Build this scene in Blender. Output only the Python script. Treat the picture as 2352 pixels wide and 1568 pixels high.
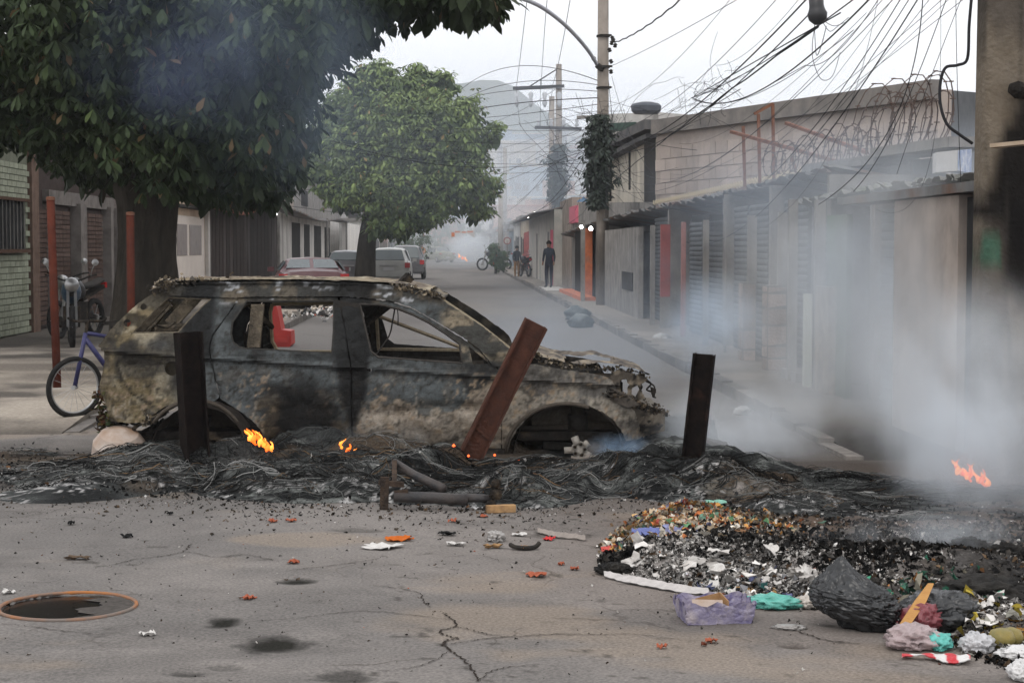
import bpy, math, random
import numpy as np
from mathutils import Vector, Matrix, geometry
for o in list(bpy.data.objects): bpy.data.objects.remove(o)
SC = bpy.context.scene
COL = SC.collection
PI = math.pi
# ------------------------------------------------------------------ camera, world, sun, exposure
FOC, CX, CY, HZ, CAMH = 4110.0, 1176.0, 784.0, 565.0, 1.55     # the photograph measured at 2352 x 1568
PITCH = math.atan((CY - HZ) / FOC)
cam_d = bpy.data.cameras.new('camera'); cam = bpy.data.objects.new('camera', cam_d); COL.objects.link(cam)
cam_d.sensor_width = 36; cam_d.lens = 36 * FOC / 2352; cam_d.clip_start = 0.1; cam_d.clip_end = 4000
cam.location = (0, 0, CAMH); cam.rotation_euler = (PI / 2 - PITCH, 0, 0)
SC.camera = cam
W = bpy.data.worlds.new('World'); SC.world = W; W.use_nodes = True
SUN_EL, SUN_AZ = math.radians(52), math.radians(200)
nt = W.node_tree; nt.nodes.clear()
w_out = nt.nodes.new('ShaderNodeOutputWorld'); w_bg = nt.nodes.new('ShaderNodeBackground')
w_sky = nt.nodes.new('ShaderNodeTexSky'); w_sky.sky_type = 'NISHITA'; w_sky.sun_disc = False
w_sky.sun_elevation = SUN_EL; w_sky.sun_rotation = SUN_AZ; w_sky.air_density = 1.0; w_sky.dust_density = 5.0
w_bg.inputs[1].default_value = 0.06
# overcast: a broken white cloud deck in front of the blue sky
tc = nt.nodes.new('ShaderNodeTexCoord'); mp = nt.nodes.new('ShaderNodeMapping'); mp.inputs['Scale'].default_value = (1.2, 1.2, 4.5)
nz = nt.nodes.new('ShaderNodeTexNoise'); nz.inputs['Scale'].default_value = 2.2; nz.inputs['Detail'].default_value = 5; nz.inputs['Roughness'].default_value = .45
rp = nt.nodes.new('ShaderNodeValToRGB'); e = rp.color_ramp.elements
e[0].position = .36; e[0].color = (14.6, 14.9, 15.6, 1); e[1].position = .66; e[1].color = (16.4, 16.0, 16.0, 1)
mx = nt.nodes.new('ShaderNodeMix'); mx.data_type = 'RGBA'; mx.inputs[0].default_value = .93
L = nt.links.new
L(tc.outputs['Generated'], mp.inputs[0]); L(mp.outputs[0], nz.inputs['Vector']); L(nz.outputs[0], rp.inputs[0])
L(w_sky.outputs[0], mx.inputs[6]); L(rp.outputs[0], mx.inputs[7]); L(mx.outputs[2], w_bg.inputs[0]); L(w_bg.outputs[0], w_out.inputs[0])
sun_d = bpy.data.lights.new('sun', 'SUN'); sun_d.energy = 0.5; sun_d.angle = math.radians(25); sun_d.color = (1, .96, .9)
sun = bpy.data.objects.new('sun', sun_d); COL.objects.link(sun); sun.rotation_euler = (PI / 2 - SUN_EL, 0, PI - SUN_AZ)
vs = SC.view_settings; vs.view_transform = 'Standard'; vs.look = 'None'; vs.exposure = 0.52; vs.gamma = 1; vs.use_curve_mapping = False
SC.render.engine = 'CYCLES'
cy = SC.cycles
cy.max_bounces = 6; cy.diffuse_bounces = 3; cy.glossy_bounces = 2; cy.transmission_bounces = 3; cy.volume_bounces = 2; cy.transparent_max_bounces = 8
cy.volume_step_rate = 1.6; cy.volume_max_steps = 64; cy.use_adaptive_sampling = True; cy.adaptive_threshold = .02
cy.caustics_reflective = False; cy.caustics_refractive = False
try:
    cy.use_denoising = True; cy.denoiser = 'OPENIMAGEDENOISE'
except Exception: pass
# ------------------------------------------------------------------ geometry helpers
cp, sp = math.cos(PITCH), math.sin(PITCH)
def P(px, py, d):
    """the point that the photograph shows at (px, py), d metres down the street"""
    u, v = px - CX, -(py - CY)
    y, z = FOC * cp + v * sp, -FOC * sp + v * cp
    s = d / y
    return Vector((u * s, d, CAMH + z * s))
def G(px, py):
    """the ground point at (px, py)"""
    u, v = px - CX, -(py - CY)
    y, z = FOC * cp + v * sp, -FOC * sp + v * cp
    s = -CAMH / z
    return Vector((u * s, y * s, 0))
_rs = np.random.RandomState(5)
_TB = _rs.rand(64, 64, 64)
def vnoise(x, y, z=0.0):
    x, y, z = np.broadcast_arrays(np.asarray(x, float), np.asarray(y, float), np.asarray(z, float))
    xi, yi, zi = np.floor(x).astype(int), np.floor(y).astype(int), np.floor(z).astype(int)
    fx, fy, fz = x - xi, y - yi, z - zi
    fx, fy, fz = fx*fx*(3-2*fx), fy*fy*(3-2*fy), fz*fz*(3-2*fz)
    r = 0
    for a in (0, 1):
        for b in (0, 1):
            for c in (0, 1):
                r = r + _TB[(xi+a) & 63, (yi+b) & 63, (zi+c) & 63] * (fx if a else 1-fx) * (fy if b else 1-fy) * (fz if c else 1-fz)
    return r
def fbm(x, y, z=0.0, o=4, g=.5):
    r = 0; a = 1; t = 0
    for i in range(o):
        r = r + a * vnoise(np.asarray(x) * 2**i + 17*i, np.asarray(y) * 2**i + 31*i, np.asarray(z) * 2**i + 7*i); t += a; a *= g
    return r / t
def sst(a, b, x): 
    t = np.clip((np.asarray(x, float) - a) / (b - a), 0, 1); return t*t*(3-2*t)
def mixc(a, b, t):
    t = np.asarray(t, float)[..., None]; return np.asarray(a, float) * (1-t) + np.asarray(b, float) * t
# ------------------------------------------------------------------ object helpers
WO = {}
def props(o, label=None, cat=None, group=None, kind=None):
    if label: o['label'] = label
    if cat: o['category'] = cat
    if group: o['group'] = group
    if kind: o['kind'] = kind
    return o
def T(name, label, cat, loc, group=None, kind=None):
    o = bpy.data.objects.new(name, None); COL.objects.link(o); o.location = Vector(loc); o.empty_display_size = .2
    WO[o.name] = Vector(loc); return props(o, label, cat, group, kind)
def link(name, me, m, parent=None, world=None, rot=None, scale=None, **k):
    o = bpy.data.objects.new(name, me); COL.objects.link(o)
    if m is not None and not me.materials: me.materials.append(m)
    w = Vector(world) if world is not None else Vector((0, 0, 0))
    if parent is not None: o.parent = parent; o.location = w - WO[parent.name]
    else: o.location = w
    if rot is not None: o.rotation_euler = rot
    if scale is not None: o.scale = scale
    WO[o.name] = w
    return props(o, **k)
class MB:
    def __init__(s): s.v = []; s.f = []; s.c = []; s.n = 0; s.hc = False
    def add(s, v, f, c=None):
        v = np.asarray(v, float).reshape(-1, 3)
        s.v.append(v); n = s.n
        if isinstance(f, np.ndarray): s.f.extend((f + n).tolist())
        else: s.f.extend([[i + n for i in q] for q in f])
        if c is None: c = (1, 1, 1)
        else: s.hc = True
        c = np.asarray(c, float); s.c.append(np.broadcast_to(c, (len(v), 3)))
        s.n += len(v); return s
    def box(s, c, d, rz=0, c3=None, M=None):
        x, y, z = [q / 2 for q in d]
        v = np.array([[a, b, e] for e in (-z, z) for b in (-y, y) for a in (-x, x)], float)
        if M is not None: v = v @ np.array(M).T
        elif rz:
            ca, sa = math.cos(rz), math.sin(rz); v = v @ np.array([[ca, sa, 0], [-sa, ca, 0], [0, 0, 1]])
        return s.add(v + np.array(c, float), [[0,2,3,1],[4,5,7,6],[0,1,5,4],[2,6,7,3],[0,4,6,2],[1,3,7,5]], c3)
    def bar(s, a, b, w, h, c3=None, up=(0, 0, 1)):
        a, b = Vector(a), Vector(b); d = b - a; l = d.length; y = d.normalized(); z = Vector(up)
        x = y.cross(z)
        if x.length < 1e-4: x = y.cross(Vector((0, 1, 0)))
        x.normalize(); z = x.cross(y)
        return s.box((a + b) / 2, (w, l, h), M=[[x[i], y[i], z[i]] for i in range(3)], c3=c3)
    def tube(s, pts, r, n=6, c3=None, cap=True):
        pts = [Vector(p) for p in pts]; m = len(pts)
        rr = r if hasattr(r, '__len__') else [r] * m
        t0 = (pts[1] - pts[0]).normalized(); u = t0.orthogonal().normalized(); V = []
        for i, p in enumerate(pts):
            t = (pts[min(i+1, m-1)] - pts[max(i-1, 0)])
            t = t.normalized() if t.length > 1e-9 else t0
            u = (u - t * u.dot(t)); u = u.normalized() if u.length > 1e-6 else t.orthogonal().normalized()
            w = t.cross(u)
            for k in range(n):
                a = 2 * PI * k / n; V.append(p + (u * math.cos(a) + w * math.sin(a)) * rr[i])
        Fc = [[i*n + k, i*n + (k+1) % n, (i+1)*n + (k+1) % n, (i+1)*n + k] for i in range(m-1) for k in range(n)]
        if cap: Fc += [list(range(n))[::-1], [(m-1)*n + k for k in range(n)]]
        return s.add([tuple(q) for q in V], Fc, c3)
    def lathe(s, c, prof, n=12, c3=None, ax=None):
        V = []; 
        for r, z in prof:
            for k in range(n): a = 2*PI*k/n; V.append((r*math.cos(a), r*math.sin(a), z))
        V = np.array(V)
        if ax is not None: V = V @ np.array(Vector((0,0,1)).rotation_difference(Vector(ax)).to_matrix()).T
        m = len(prof)
        Fc = [[i*n+k, i*n+(k+1)%n, (i+1)*n+(k+1)%n, (i+1)*n+k] for i in range(m-1) for k in range(n)]
        Fc += [list(range(n))[::-1], [(m-1)*n+k for k in range(n)]]
        return s.add(V + np.array(c), Fc, c3)
    def grid(s, X, c3=None):
        a, b = X.shape[:2]; i = np.arange(a*b).reshape(a, b)
        f = np.stack([i[:-1,:-1], i[1:,:-1], i[1:,1:], i[:-1,1:]], -1).reshape(-1, 4)
        return s.add(X.reshape(-1, 3), f, None if c3 is None else np.asarray(c3).reshape(-1, 3))
    def prism(s, poly, d, c3=None):
        """poly: list of 3D points (planar), d: extrusion vector"""
        n = len(poly); d = Vector(d); A = [Vector(p) for p in poly]
        v = [tuple(p) for p in A] + [tuple(p + d) for p in A]
        f = [list(range(n))[::-1], list(range(n, 2*n))] + [[i, (i+1) % n, n + (i+1) % n, n + i] for i in range(n)]
        return s.add(v, f, c3)
    def mesh(s, name, off=(0, 0, 0), smooth=False):
        me = bpy.data.meshes.new(name); V = np.concatenate(s.v) - np.array(off, float)
        me.from_pydata(V.tolist(), [], s.f)
        if s.hc:
            ca = me.color_attributes.new('Col', 'FLOAT_COLOR', 'POINT')
            C = np.concatenate(s.c); C4 = np.ones((len(C), 4)); C4[:, :3] = C
            ca.data.foreach_set('color', C4.ravel().astype(np.float32))
        if smooth: me.polygons.foreach_set('use_smooth', np.ones(len(me.polygons), bool))
        me.update(); return me
    def obj(s, name, m, parent=None, smooth=False, **k):
        if parent is None:
            V = np.concatenate(s.v); lo, hi = V.min(0), V.max(0); o = ((lo[0]+hi[0])/2, (lo[1]+hi[1])/2, lo[2])
            return link(name, s.mesh(name, o, smooth), m, None, o, **k)
        w = WO[parent.name]
        return link(name, s.mesh(name, w, smooth), m, parent, w, **k)
def catmull(pts, n=6):
    pts = [Vector(p) for p in pts]; out = []
    for i in range(len(pts) - 1):
        p0 = pts[max(i-1, 0)]; p1 = pts[i]; p2 = pts[i+1]; p3 = pts[min(i+2, len(pts)-1)]
        for k in range(n):
            t = k / n
            out.append(.5*((2*p1) + (p2-p0)*t + (2*p0-5*p1+4*p2-p3)*t*t + (3*p1-p0-3*p2+p3)*t**3))
    return out + [pts[-1]]
def inpoly(x, y, poly):
    x = np.asarray(x, float); y = np.asarray(y, float); r = np.zeros(x.shape, bool); n = len(poly)
    for i in range(n):
        x1, y1 = poly[i]; x2, y2 = poly[(i+1) % n]
        c = ((y1 > y) != (y2 > y))
        with np.errstate(divide='ignore', invalid='ignore'): r ^= c & (x < (x2-x1)*(y-y1)/((y2-y1) if y2 != y1 else 1e-9) + x1)
    return r
def resample(poly, step, jit=0, rnd=None):
    out = []; n = len(poly)
    for i in range(n):
        a = Vector(poly[i]); b = Vector(poly[(i+1) % n]); m = max(1, round((b-a).length / step))
        for k in range(m):
            q = a.lerp(b, k / m)
            if jit: q = q + Vector((rnd.uniform(-jit, jit), rnd.uniform(-jit, jit)))
            out.append((q.x, q.y))
    return out
def tri_panel(outer, holes, step, jit=0, seed=1):
    """fine triangulation of a polygon with holes; returns 2D verts (array) and triangles"""
    rnd = random.Random(seed); loops = [resample(outer, step, jit, rnd)] + [resample(h, step, jit*.5, rnd) for h in holes]
    V = []; E = []
    for lp in loops:
        b = len(V); V += lp; E += [(b + i, b + (i+1) % len(lp)) for i in range(len(lp))]
    xs = [p[0] for p in loops[0]]; ys = [p[1] for p in loops[0]]
    gx, gy = np.meshgrid(np.arange(min(xs), max(xs), step), np.arange(min(ys), max(ys), step)); gx = gx.ravel(); gy = gy.ravel()
    m = inpoly(gx, gy, loops[0])
    for h in loops[1:]: m &= ~inpoly(gx, gy, h)
    B = np.array(V); gx, gy = gx[m], gy[m]
    d = np.min((gx[:, None] - B[None, :, 0])**2 + (gy[:, None] - B[None, :, 1])**2, 1) if len(gx) else np.zeros(0)
    k = d > (step*.55)**2
    V += list(zip(gx[k].tolist(), gy[k].tolist()))
    r = geometry.delaunay_2d_cdt([Vector(v) for v in V], E, [], 0, 1e-5)
    v2 = np.array([(a.x, a.y) for a in r[0]]); f = np.array([list(q) for q in r[2]])
    c = v2[f].mean(1); m = inpoly(c[:, 0], c[:, 1], loops[0])
    for h in loops[1:]: m &= ~inpoly(c[:, 0], c[:, 1], h)
    return v2, f[m]
# ------------------------------------------------------------------ materials
MATS = {}
def mat(name, c1, c2=None, scale=6, rough=.85, bump=.15, bscale=None, metal=0, vcol=False, rand=0, spec=None, streak=0, c3=None, s3=.8, t3=.62, emis=None, estr=0, detail=6, stretch=None, two=False, bdist=.02, coat=0, crinkle=0):
    if name in MATS: return MATS[name]
    m = bpy.data.materials.new(name); m.use_nodes = True; n = m.node_tree; N = n.nodes; Lk = n.links.new
    b = N['Principled BSDF']; b.inputs['Roughness'].default_value = rough; b.inputs['Metallic'].default_value = metal
    b.inputs['Specular IOR Level'].default_value = spec if spec is not None else (.05 if rough > .65 else .35)
    if coat: b.inputs['Coat Weight'].default_value = coat
    g = N.new('ShaderNodeNewGeometry'); mpn = N.new('ShaderNodeMapping'); Lk(g.outputs['Position'], mpn.inputs[0])
    if stretch: mpn.inputs['Scale'].default_value = stretch
    t = N.new('ShaderNodeTexNoise'); t.inputs['Scale'].default_value = scale; t.inputs['Detail'].default_value = detail; t.inputs['Roughness'].default_value = .6
    Lk(mpn.outputs[0], t.inputs['Vector'])
    r = N.new('ShaderNodeValToRGB'); r.color_ramp.elements[0].position = .35; r.color_ramp.elements[1].position = .65
    c2 = c2 or tuple(x*.75 for x in c1)
    r.color_ramp.elements[0].color = (*c1, 1); r.color_ramp.elements[1].color = (*c2, 1); Lk(t.outputs[0], r.inputs[0])
    out = r.outputs[0]
    def mixn(fac, a, bb, mode='MIX'):
        x = N.new('ShaderNodeMix'); x.data_type = 'RGBA'; x.blend_type = mode
        if isinstance(fac, float): x.inputs[0].default_value = fac
        else: Lk(fac, x.inputs[0])
        for s_, q in ((x.inputs[6], a), (x.inputs[7], bb)):
            if isinstance(q, tuple): s_.default_value = (*q, 1)
            else: Lk(q, s_)
        return x.outputs[2]
    if vcol:
        a = N.new('ShaderNodeAttribute'); a.attribute_name = 'Col'; out = mixn(1.0, out, a.outputs[0], 'MULTIPLY')
    if c3 is not None:
        t2 = N.new('ShaderNodeTexNoise'); t2.inputs['Scale'].default_value = s3; t2.inputs['Detail'].default_value = 7; t2.inputs['Roughness'].default_value = .65
        mp2 = N.new('ShaderNodeMapping'); Lk(g.outputs['Position'], mp2.inputs[0]); Lk(mp2.outputs[0], t2.inputs['Vector'])
        if streak: mp2.inputs['Scale'].default_value = (1, 1, 1/streak)
        r2 = N.new('ShaderNodeValToRGB'); r2.color_ramp.elements[0].position = t3 - .1; r2.color_ramp.elements[1].position = t3 + .1; Lk(t2.outputs[0], r2.inputs[0])
        out = mixn(r2.outputs[0], out, tuple(c3))
    if rand:
        oi = N.new('ShaderNodeObjectInfo'); mr = N.new('ShaderNodeMapRange'); Lk(oi.outputs['Random'], mr.inputs[0])
        mr.inputs['To Min'].default_value = 1 - rand; mr.inputs['To Max'].default_value = 1 + rand
        hs = N.new('ShaderNodeHueSaturation'); Lk(mr.outputs[0], hs.inputs['Value']); Lk(out, hs.inputs['Color']); out = hs.outputs[0]
    Lk(out, b.inputs['Base Color'])
    if bump:
        t4 = N.new('ShaderNodeTexNoise'); t4.inputs['Scale'].default_value = bscale or scale * 5; t4.inputs['Detail'].default_value = 5
        Lk(mpn.outputs[0], t4.inputs['Vector']); bp = N.new('ShaderNodeBump'); bp.inputs['Strength'].default_value = bump; bp.inputs['Distance'].default_value = bdist
        Lk(t4.outputs[0], bp.inputs['Height']); Lk(bp.outputs[0], b.inputs['Normal'])
    if crinkle:
        vr = N.new('ShaderNodeTexVoronoi'); vr.feature = 'DISTANCE_TO_EDGE'; vr.inputs['Scale'].default_value = crinkle; wv = N.new('ShaderNodeTexNoise'); wv.inputs['Scale'].default_value = crinkle*.5; va = N.new('ShaderNodeVectorMath'); va.operation = 'MULTIPLY_ADD'; va.inputs[1].default_value = (2.2/crinkle,)*3; Lk(g.outputs['Position'], wv.inputs['Vector']); Lk(wv.outputs['Color'], va.inputs[0]); Lk(mpn.outputs[0], va.inputs[2]); Lk(va.outputs[0], vr.inputs['Vector'])
        b2 = N.new('ShaderNodeBump'); b2.inputs['Strength'].default_value = .55; b2.inputs['Distance'].default_value = .35/crinkle; Lk(vr.outputs['Distance'], b2.inputs['Height']); Lk(bp.outputs[0], b2.inputs['Normal']); Lk(b2.outputs[0], b.inputs['Normal'])
    if emis:
        b.inputs['Emission Color'].default_value = (*emis, 1); b.inputs['Emission Strength'].default_value = estr
    MATS[name] = m; return m
# ------------------------------------------------------------------ ground, pavements
SDX = -0.0324                                  # the street runs slightly to the left
def kR(d): return 2.3 + SDX * (d - 16.5)       # right kerb
def kL(d): return -3.6 + SDX * (d - 15)        # left kerb
def fR(d): return 3.69 + SDX * d               # right shop fronts
def fL(d): return -8.1 + SDX * (d - 28)        # left house fronts
def dR(px): return 3.69 / ((px - CX) / FOC - SDX)
def dL(px): return (-8.1 - SDX*28) / ((px - CX) / FOC - SDX)
PITS = [(680,1330,46,8),(512,1424,40,13),(636,1476,84,20),(790,1551,78,16),(1826,1478,34,7),(432,1543,46,6),(520,1529,42,5),(1290,1226,80,7),(820,1215,60,5)]
def gh(x, y):
    x = np.asarray(x, float); y = np.asarray(y, float)
    near = sst(30, 14, y)
    h = near * (.030 * (fbm(x*.5, y*.5, 3) - .5) + .010 * (fbm(x*3, y*3, 9) - .5))
    for px, py, rx, ry in PITS:
        c = G(px, py); a = rx * c.y / FOC * 1.5; b = abs(G(px, py-ry).y - c.y) * 1.4
        r2 = ((x-c.x)/a)**2 + ((y-c.y)/b)**2; h = h - .016 * np.exp(-r2*1.3)
    return h
def gcol(x, y):
    n = fbm(x*1.3, y*1.3, 1.5, 5); n2 = fbm(x*6, y*6, 4.5, 3)
    c = mixc((.218,.202,.188), (.168,.158,.149), sst(.38, .62, n))
    c = c * (0.86 + .28*n2)[..., None]
    n3 = fbm(x*.7+9, y*2.2, 8, 4)
    c = mixc(c, (.13,.122,.115), .55*sst(.56, .70, n3))
    c = mixc(c, (.27,.225,.18), .6*sst(.60, .72, fbm(x*.9+40, y*1.6, 2, 4)))
    # wet, dark pits
    for i, (px, py, rx, ry) in enumerate(PITS):
        q = G(px, py); a = rx * q.y / FOC; b = abs(G(px, py-ry).y - q.y)
        r = np.sqrt(((x-q.x)/a)**2 + ((y-q.y)/b)**2) + .9*(fbm(x*12, y*12, i, 5)-.5)
        c = mixc(c, (.060,.057,.053), (.85 if i < 6 else .5) * sst(1.15, .8, r))
        if i in (0, 1, 2): c = mixc(c, (.018,.018,.015), .95 * sst(.75, .45, r))
    # soot and burnt dirt round the heaps
    s = np.exp(-((y - 12.0 + .10*x)/1.35)**2) * sst(7.5, 3.5, np.abs(x+.3))
    c = mixc(c, (.05,.045,.04), np.clip(1.1*s + .5*(fbm(x*2.4, y*2.4, 6)-.55), 0, .85) * sst(9.9, 11.3, y) * (s > .02))
    g = np.exp(-((x-2.4)/1.7)**2 - ((y-9.3)/2.0)**2)
    c = mixc(c, (.14,.09,.06), np.clip(1.1*g*(.35 + fbm(x*3, y*3, 2)), 0, .8))
    c = mixc(c, (.075,.06,.05), np.clip(1.5*np.exp(-((x-2.9)/1.3)**2 - ((y-11)/2.0)**2)*(.3+fbm(x*2, y*2, 7)), 0, .85))
    # scattered specks of char
    c = mixc(c, (.05,.045,.04), .7*sst(.76, .82, fbm(x*14, y*14, 3, 2))*sst(.4, .6, fbm(x*.8, y*.8, 5)))
    c = mixc(c, (.035,.028,.022), .9*sst(.272,.255,np.hypot(x-G(157,1392).x, y-G(157,1392).y)))
    far = sst(15, 24, y)
    road = mixc((.185,.175,.165), (.15,.142,.135), sst(.4, .6, fbm(x*.5, y*.12, 3)))
    road = mixc(road, (.215,.195,.17), .6*sst(.5,.7,fbm(x*.25+4, y*.09, 8)))
    return mixc(c, road, far)
def axis(spec):
    out = []
    for a, b, n in spec: out += list(np.linspace(a, b, n, endpoint=False))
    out.append(spec[-1][1]); return np.array(out)
gx = axis([(-650,-60,6),(-60,-12,16),(-12,-4.6,60),(-4.6,4.6,330),(4.6,10,50),(10,60,16),(60,650,6)])
gy = axis([(-25,4.5,10),(4.5,13.5,330),(13.5,30,110),(30,80,60),(80,300,50),(300,760,8)])
GX, GY = np.meshgrid(gx, gy, indexing='ij')
m_ground = mat('asphalt', (1.22,1.21,1.20), (.74,.74,.75), scale=70, rough=.92, bump=.55, bscale=160, vcol=True, detail=4, bdist=.006)
n_ = m_ground.node_tree; N_ = n_.nodes
# fine map of cracks
geo = N_.new('ShaderNodeNewGeometry'); wn = N_.new('ShaderNodeTexNoise'); wn.inputs['Scale'].default_value = 2.5; wn.inputs['Detail'].default_value = 5
vm = N_.new('ShaderNodeVectorMath'); vm.operation = 'MULTIPLY_ADD'; vm.inputs[1].default_value = (.55,.55,0)
n_.links.new(geo.outputs['Position'], wn.inputs['Vector']); n_.links.new(wn.outputs['Color'], vm.inputs[0]); n_.links.new(geo.outputs['Position'], vm.inputs[2])
vo = N_.new('ShaderNodeTexVoronoi'); vo.feature = 'DISTANCE_TO_EDGE'; vo.inputs['Scale'].default_value = .85; n_.links.new(vm.outputs[0], vo.inputs['Vector'])
r1 = N_.new('ShaderNodeMapRange'); r1.inputs['From Min'].default_value = .0; r1.inputs['From Max'].default_value = .009; r1.inputs['To Min'].default_value = .55; r1.inputs['To Max'].default_value = 0
n_.links.new(vo.outputs['Distance'], r1.inputs[0])
wn2 = N_.new('ShaderNodeTexNoise'); wn2.inputs['Scale'].default_value = 1.1; n_.links.new(geo.outputs['Position'], wn2.inputs['Vector'])
r2_ = N_.new('ShaderNodeMapRange'); r2_.inputs['From Min'].default_value = .48; r2_.inputs['From Max'].default_value = .62; n_.links.new(wn2.outputs[0], r2_.inputs[0])
ml = N_.new('ShaderNodeMath'); ml.operation = 'MULTIPLY'; n_.links.new(r1.outputs[0], ml.inputs[0]); n_.links.new(r2_.outputs[0], ml.inputs[1])
bs = N_['Principled BSDF']; src = bs.inputs['Base Color'].links[0].from_socket
mxx = N_.new('ShaderNodeMix'); mxx.data_type = 'RGBA'; n_.links.new(ml.outputs[0], mxx.inputs[0]); n_.links.new(src, mxx.inputs[6]); mxx.inputs[7].default_value = (.045,.035,.03,1)
n_.links.new(mxx.outputs[2], bs.inputs['Base Color'])
GZ = gh(GX, GY); MH = G(157, 1392); r_ = np.hypot(GX-MH.x, GY-MH.y)
GZ = np.where(r_ < .27, np.minimum(GZ, GZ - .05*sst(.27, .20, r_ + .12*(GX-MH.x)/.3)), GZ)
b = MB(); b.grid(np.stack([GX, GY, GZ], -1), gcol(GX, GY)); b.f = [q[::-1] for q in b.f]
ground = b.obj('ground', m_ground, smooth=True, kind='structure', label='worn grey asphalt ground with cracks and wet pits running up the street')
WO[ground.name] = ground.location.copy()
def gz(x, y): return float(gh(np.array([x]), np.array([y]))[0])
# cracks that can be followed one by one
m_crack = mat('crack_dirt', (.04,.032,.027), rough=1, bump=0)
def crack(pp, w, seed):
    rnd = random.Random(seed); c = catmull([G(*q) for q in pp], 10); V = []; Fc = []
    for i, p in enumerate(c):
        t = (c[min(i+1, len(c)-1)] - c[max(i-1, 0)]).normalized(); s_ = Vector((-t.y, t.x, 0)); k = w * rnd.uniform(.35, 1.3) * (1 - .8*abs(i/(len(c)-1)-.5)**2*2)
        q = p + s_ * rnd.uniform(-.008, .008) ; z = gz(q.x, q.y) + .004
        V += [(q.x + s_.x*k, q.y + s_.y*k, z), (q.x - s_.x*k, q.y - s_.y*k, z)]
    Fc = [[2*i, 2*i+1, 2*i+3, 2*i+2] for i in range(len(c)-1)]
    MB().add(V, Fc).obj('crack', m_crack, ground)
for i, (pp, w) in enumerate([
    ([(1098,1568),(1083,1535),(1058,1512),(1032,1492),(1020,1480),(1030,1468),(1052,1465),(1022,1458),(1012,1448),(1046,1440),(1040,1425),(1020,1408)], .006),
    ([(1020,1480),(1060,1474),(1100,1468),(1160,1463),(1230,1460),(1300,1458),(1370,1460),(1450,1458),(1560,1470)], .0035),
    ([(1046,1440),(1080,1446),(1110,1455),(1160,1463)], .003),
    ([(1040,1425),(900,1408),(830,1404),(760,1409),(700,1418)], .0028),
    ([(1098,1568),(1130,1545),(1180,1534),(1240,1530)], .003),
    ([(1032,1492),(1000,1520),(930,1537),(870,1540)], .0026),
    ([(660,1312),(700,1306),(760,1300),(850,1287),(870,1283)], .003),
    ([(850,1345),(900,1352),(960,1362),(975,1385),(990,1396)], .0025),
    ([(0,1430),(60,1436),(140,1446),(240,1455)], .003), ([(250,1300),(310,1286),(380,1277),(420,1268),(440,1250)], .004),
    ([(640,1290),(560,1275),(500,1280),(430,1268)], .0025), ([(1380,1404),(1480,1398),(1560,1404),(1620,1410),(1650,1425)], .0028),
    ([(1780,1440),(1840,1452),(1900,1470),(1975,1478)], .005), ([(700,1418),(620,1422),(560,1425)], .002), ([(1150,1290),(1100,1275),(1010,1282)], .002)]): crack(pp, w, i)
# pavements
def strip(name, fa, fb, ds, z, m, kind='structure', label=None, nx=10, colf=None):
    V = np.zeros((len(ds), nx, 3)); 
    for i, d in enumerate(ds):
        V[i, :, 0] = np.linspace(fa(d), fb(d), nx); V[i, :, 1] = d
    V[..., 2] = z*sst(ds[0]-.3, ds[0]+(4.2 if ds[0] < 14 else 1.6), V[...,1]) - .012*(V[...,1] < ds[0]+.05) + .02*(fbm(V[...,0]*1.5, V[...,1]*1.5, 2)-.5)
    b = MB(); b.grid(V, None if colf is None else colf(V[...,0], V[...,1]))
    b.f = [q[::-1] for q in b.f] if fb(ds[0]) > fa(ds[0]) else b.f
    if True:
        # outer skirts down to the ground
        e = np.stack([V[:, 0], V[:, 0] - np.array([0,0,z+.06])], 1); b.grid(e, None if colf is None else colf(e[...,0], e[...,1])*.6)
        e = np.stack([V[0], V[0] - np.array([0,0,z+.06])], 1); b.grid(e, None if colf is None else colf(e[...,0], e[...,1])*.6)
    return b.obj(name, m, kind=kind, label=label)
def pcol(x, y):
    c = mixc((.42,.37,.31), (.27,.235,.20), sst(.35,.65,fbm(x*1.2, y*1.2, 5)))
    c = mixc(c, (.13,.115,.10), sst(.55,.72,fbm(x*.8+3, y*.8, 9)))
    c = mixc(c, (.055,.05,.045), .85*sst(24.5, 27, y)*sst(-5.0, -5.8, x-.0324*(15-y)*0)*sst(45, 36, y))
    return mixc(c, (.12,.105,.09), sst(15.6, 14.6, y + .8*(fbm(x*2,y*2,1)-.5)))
m_pave = mat('pavement_concrete', (1.1,1.1,1.1), (.8,.8,.8), scale=25, rough=.95, bump=.5, vcol=True, bdist=.01)
dsL = list(np.linspace(14.6, 30, 90)) + list(np.linspace(30.5, 240, 80))
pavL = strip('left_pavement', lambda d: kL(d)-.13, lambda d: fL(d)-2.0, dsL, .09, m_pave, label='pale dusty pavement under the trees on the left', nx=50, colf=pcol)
def pcolR(x, y):
    c = mixc((.30,.27,.235), (.20,.18,.16), sst(.35,.65,fbm(x*1.2, y*1.2, 5)))
    return mixc(c, (.07,.065,.06), sst(16.5, 13.5, y))
dsR = list(np.linspace(12.8, 30, 60)) + list(np.linspace(30.5, 240, 60))
strip('right_pavement', lambda d: kR(d)+.13, lambda d: fR(d)+2.5, dsR, .10, m_pave, label='narrow concrete pavement in front of the closed stalls', nx=26, colf=pcolR)
m_kerb = mat('kerb_concrete', (.24,.22,.20), (.15,.14,.13), scale=9, rough=.95, bump=.5, rand=.25)
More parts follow.
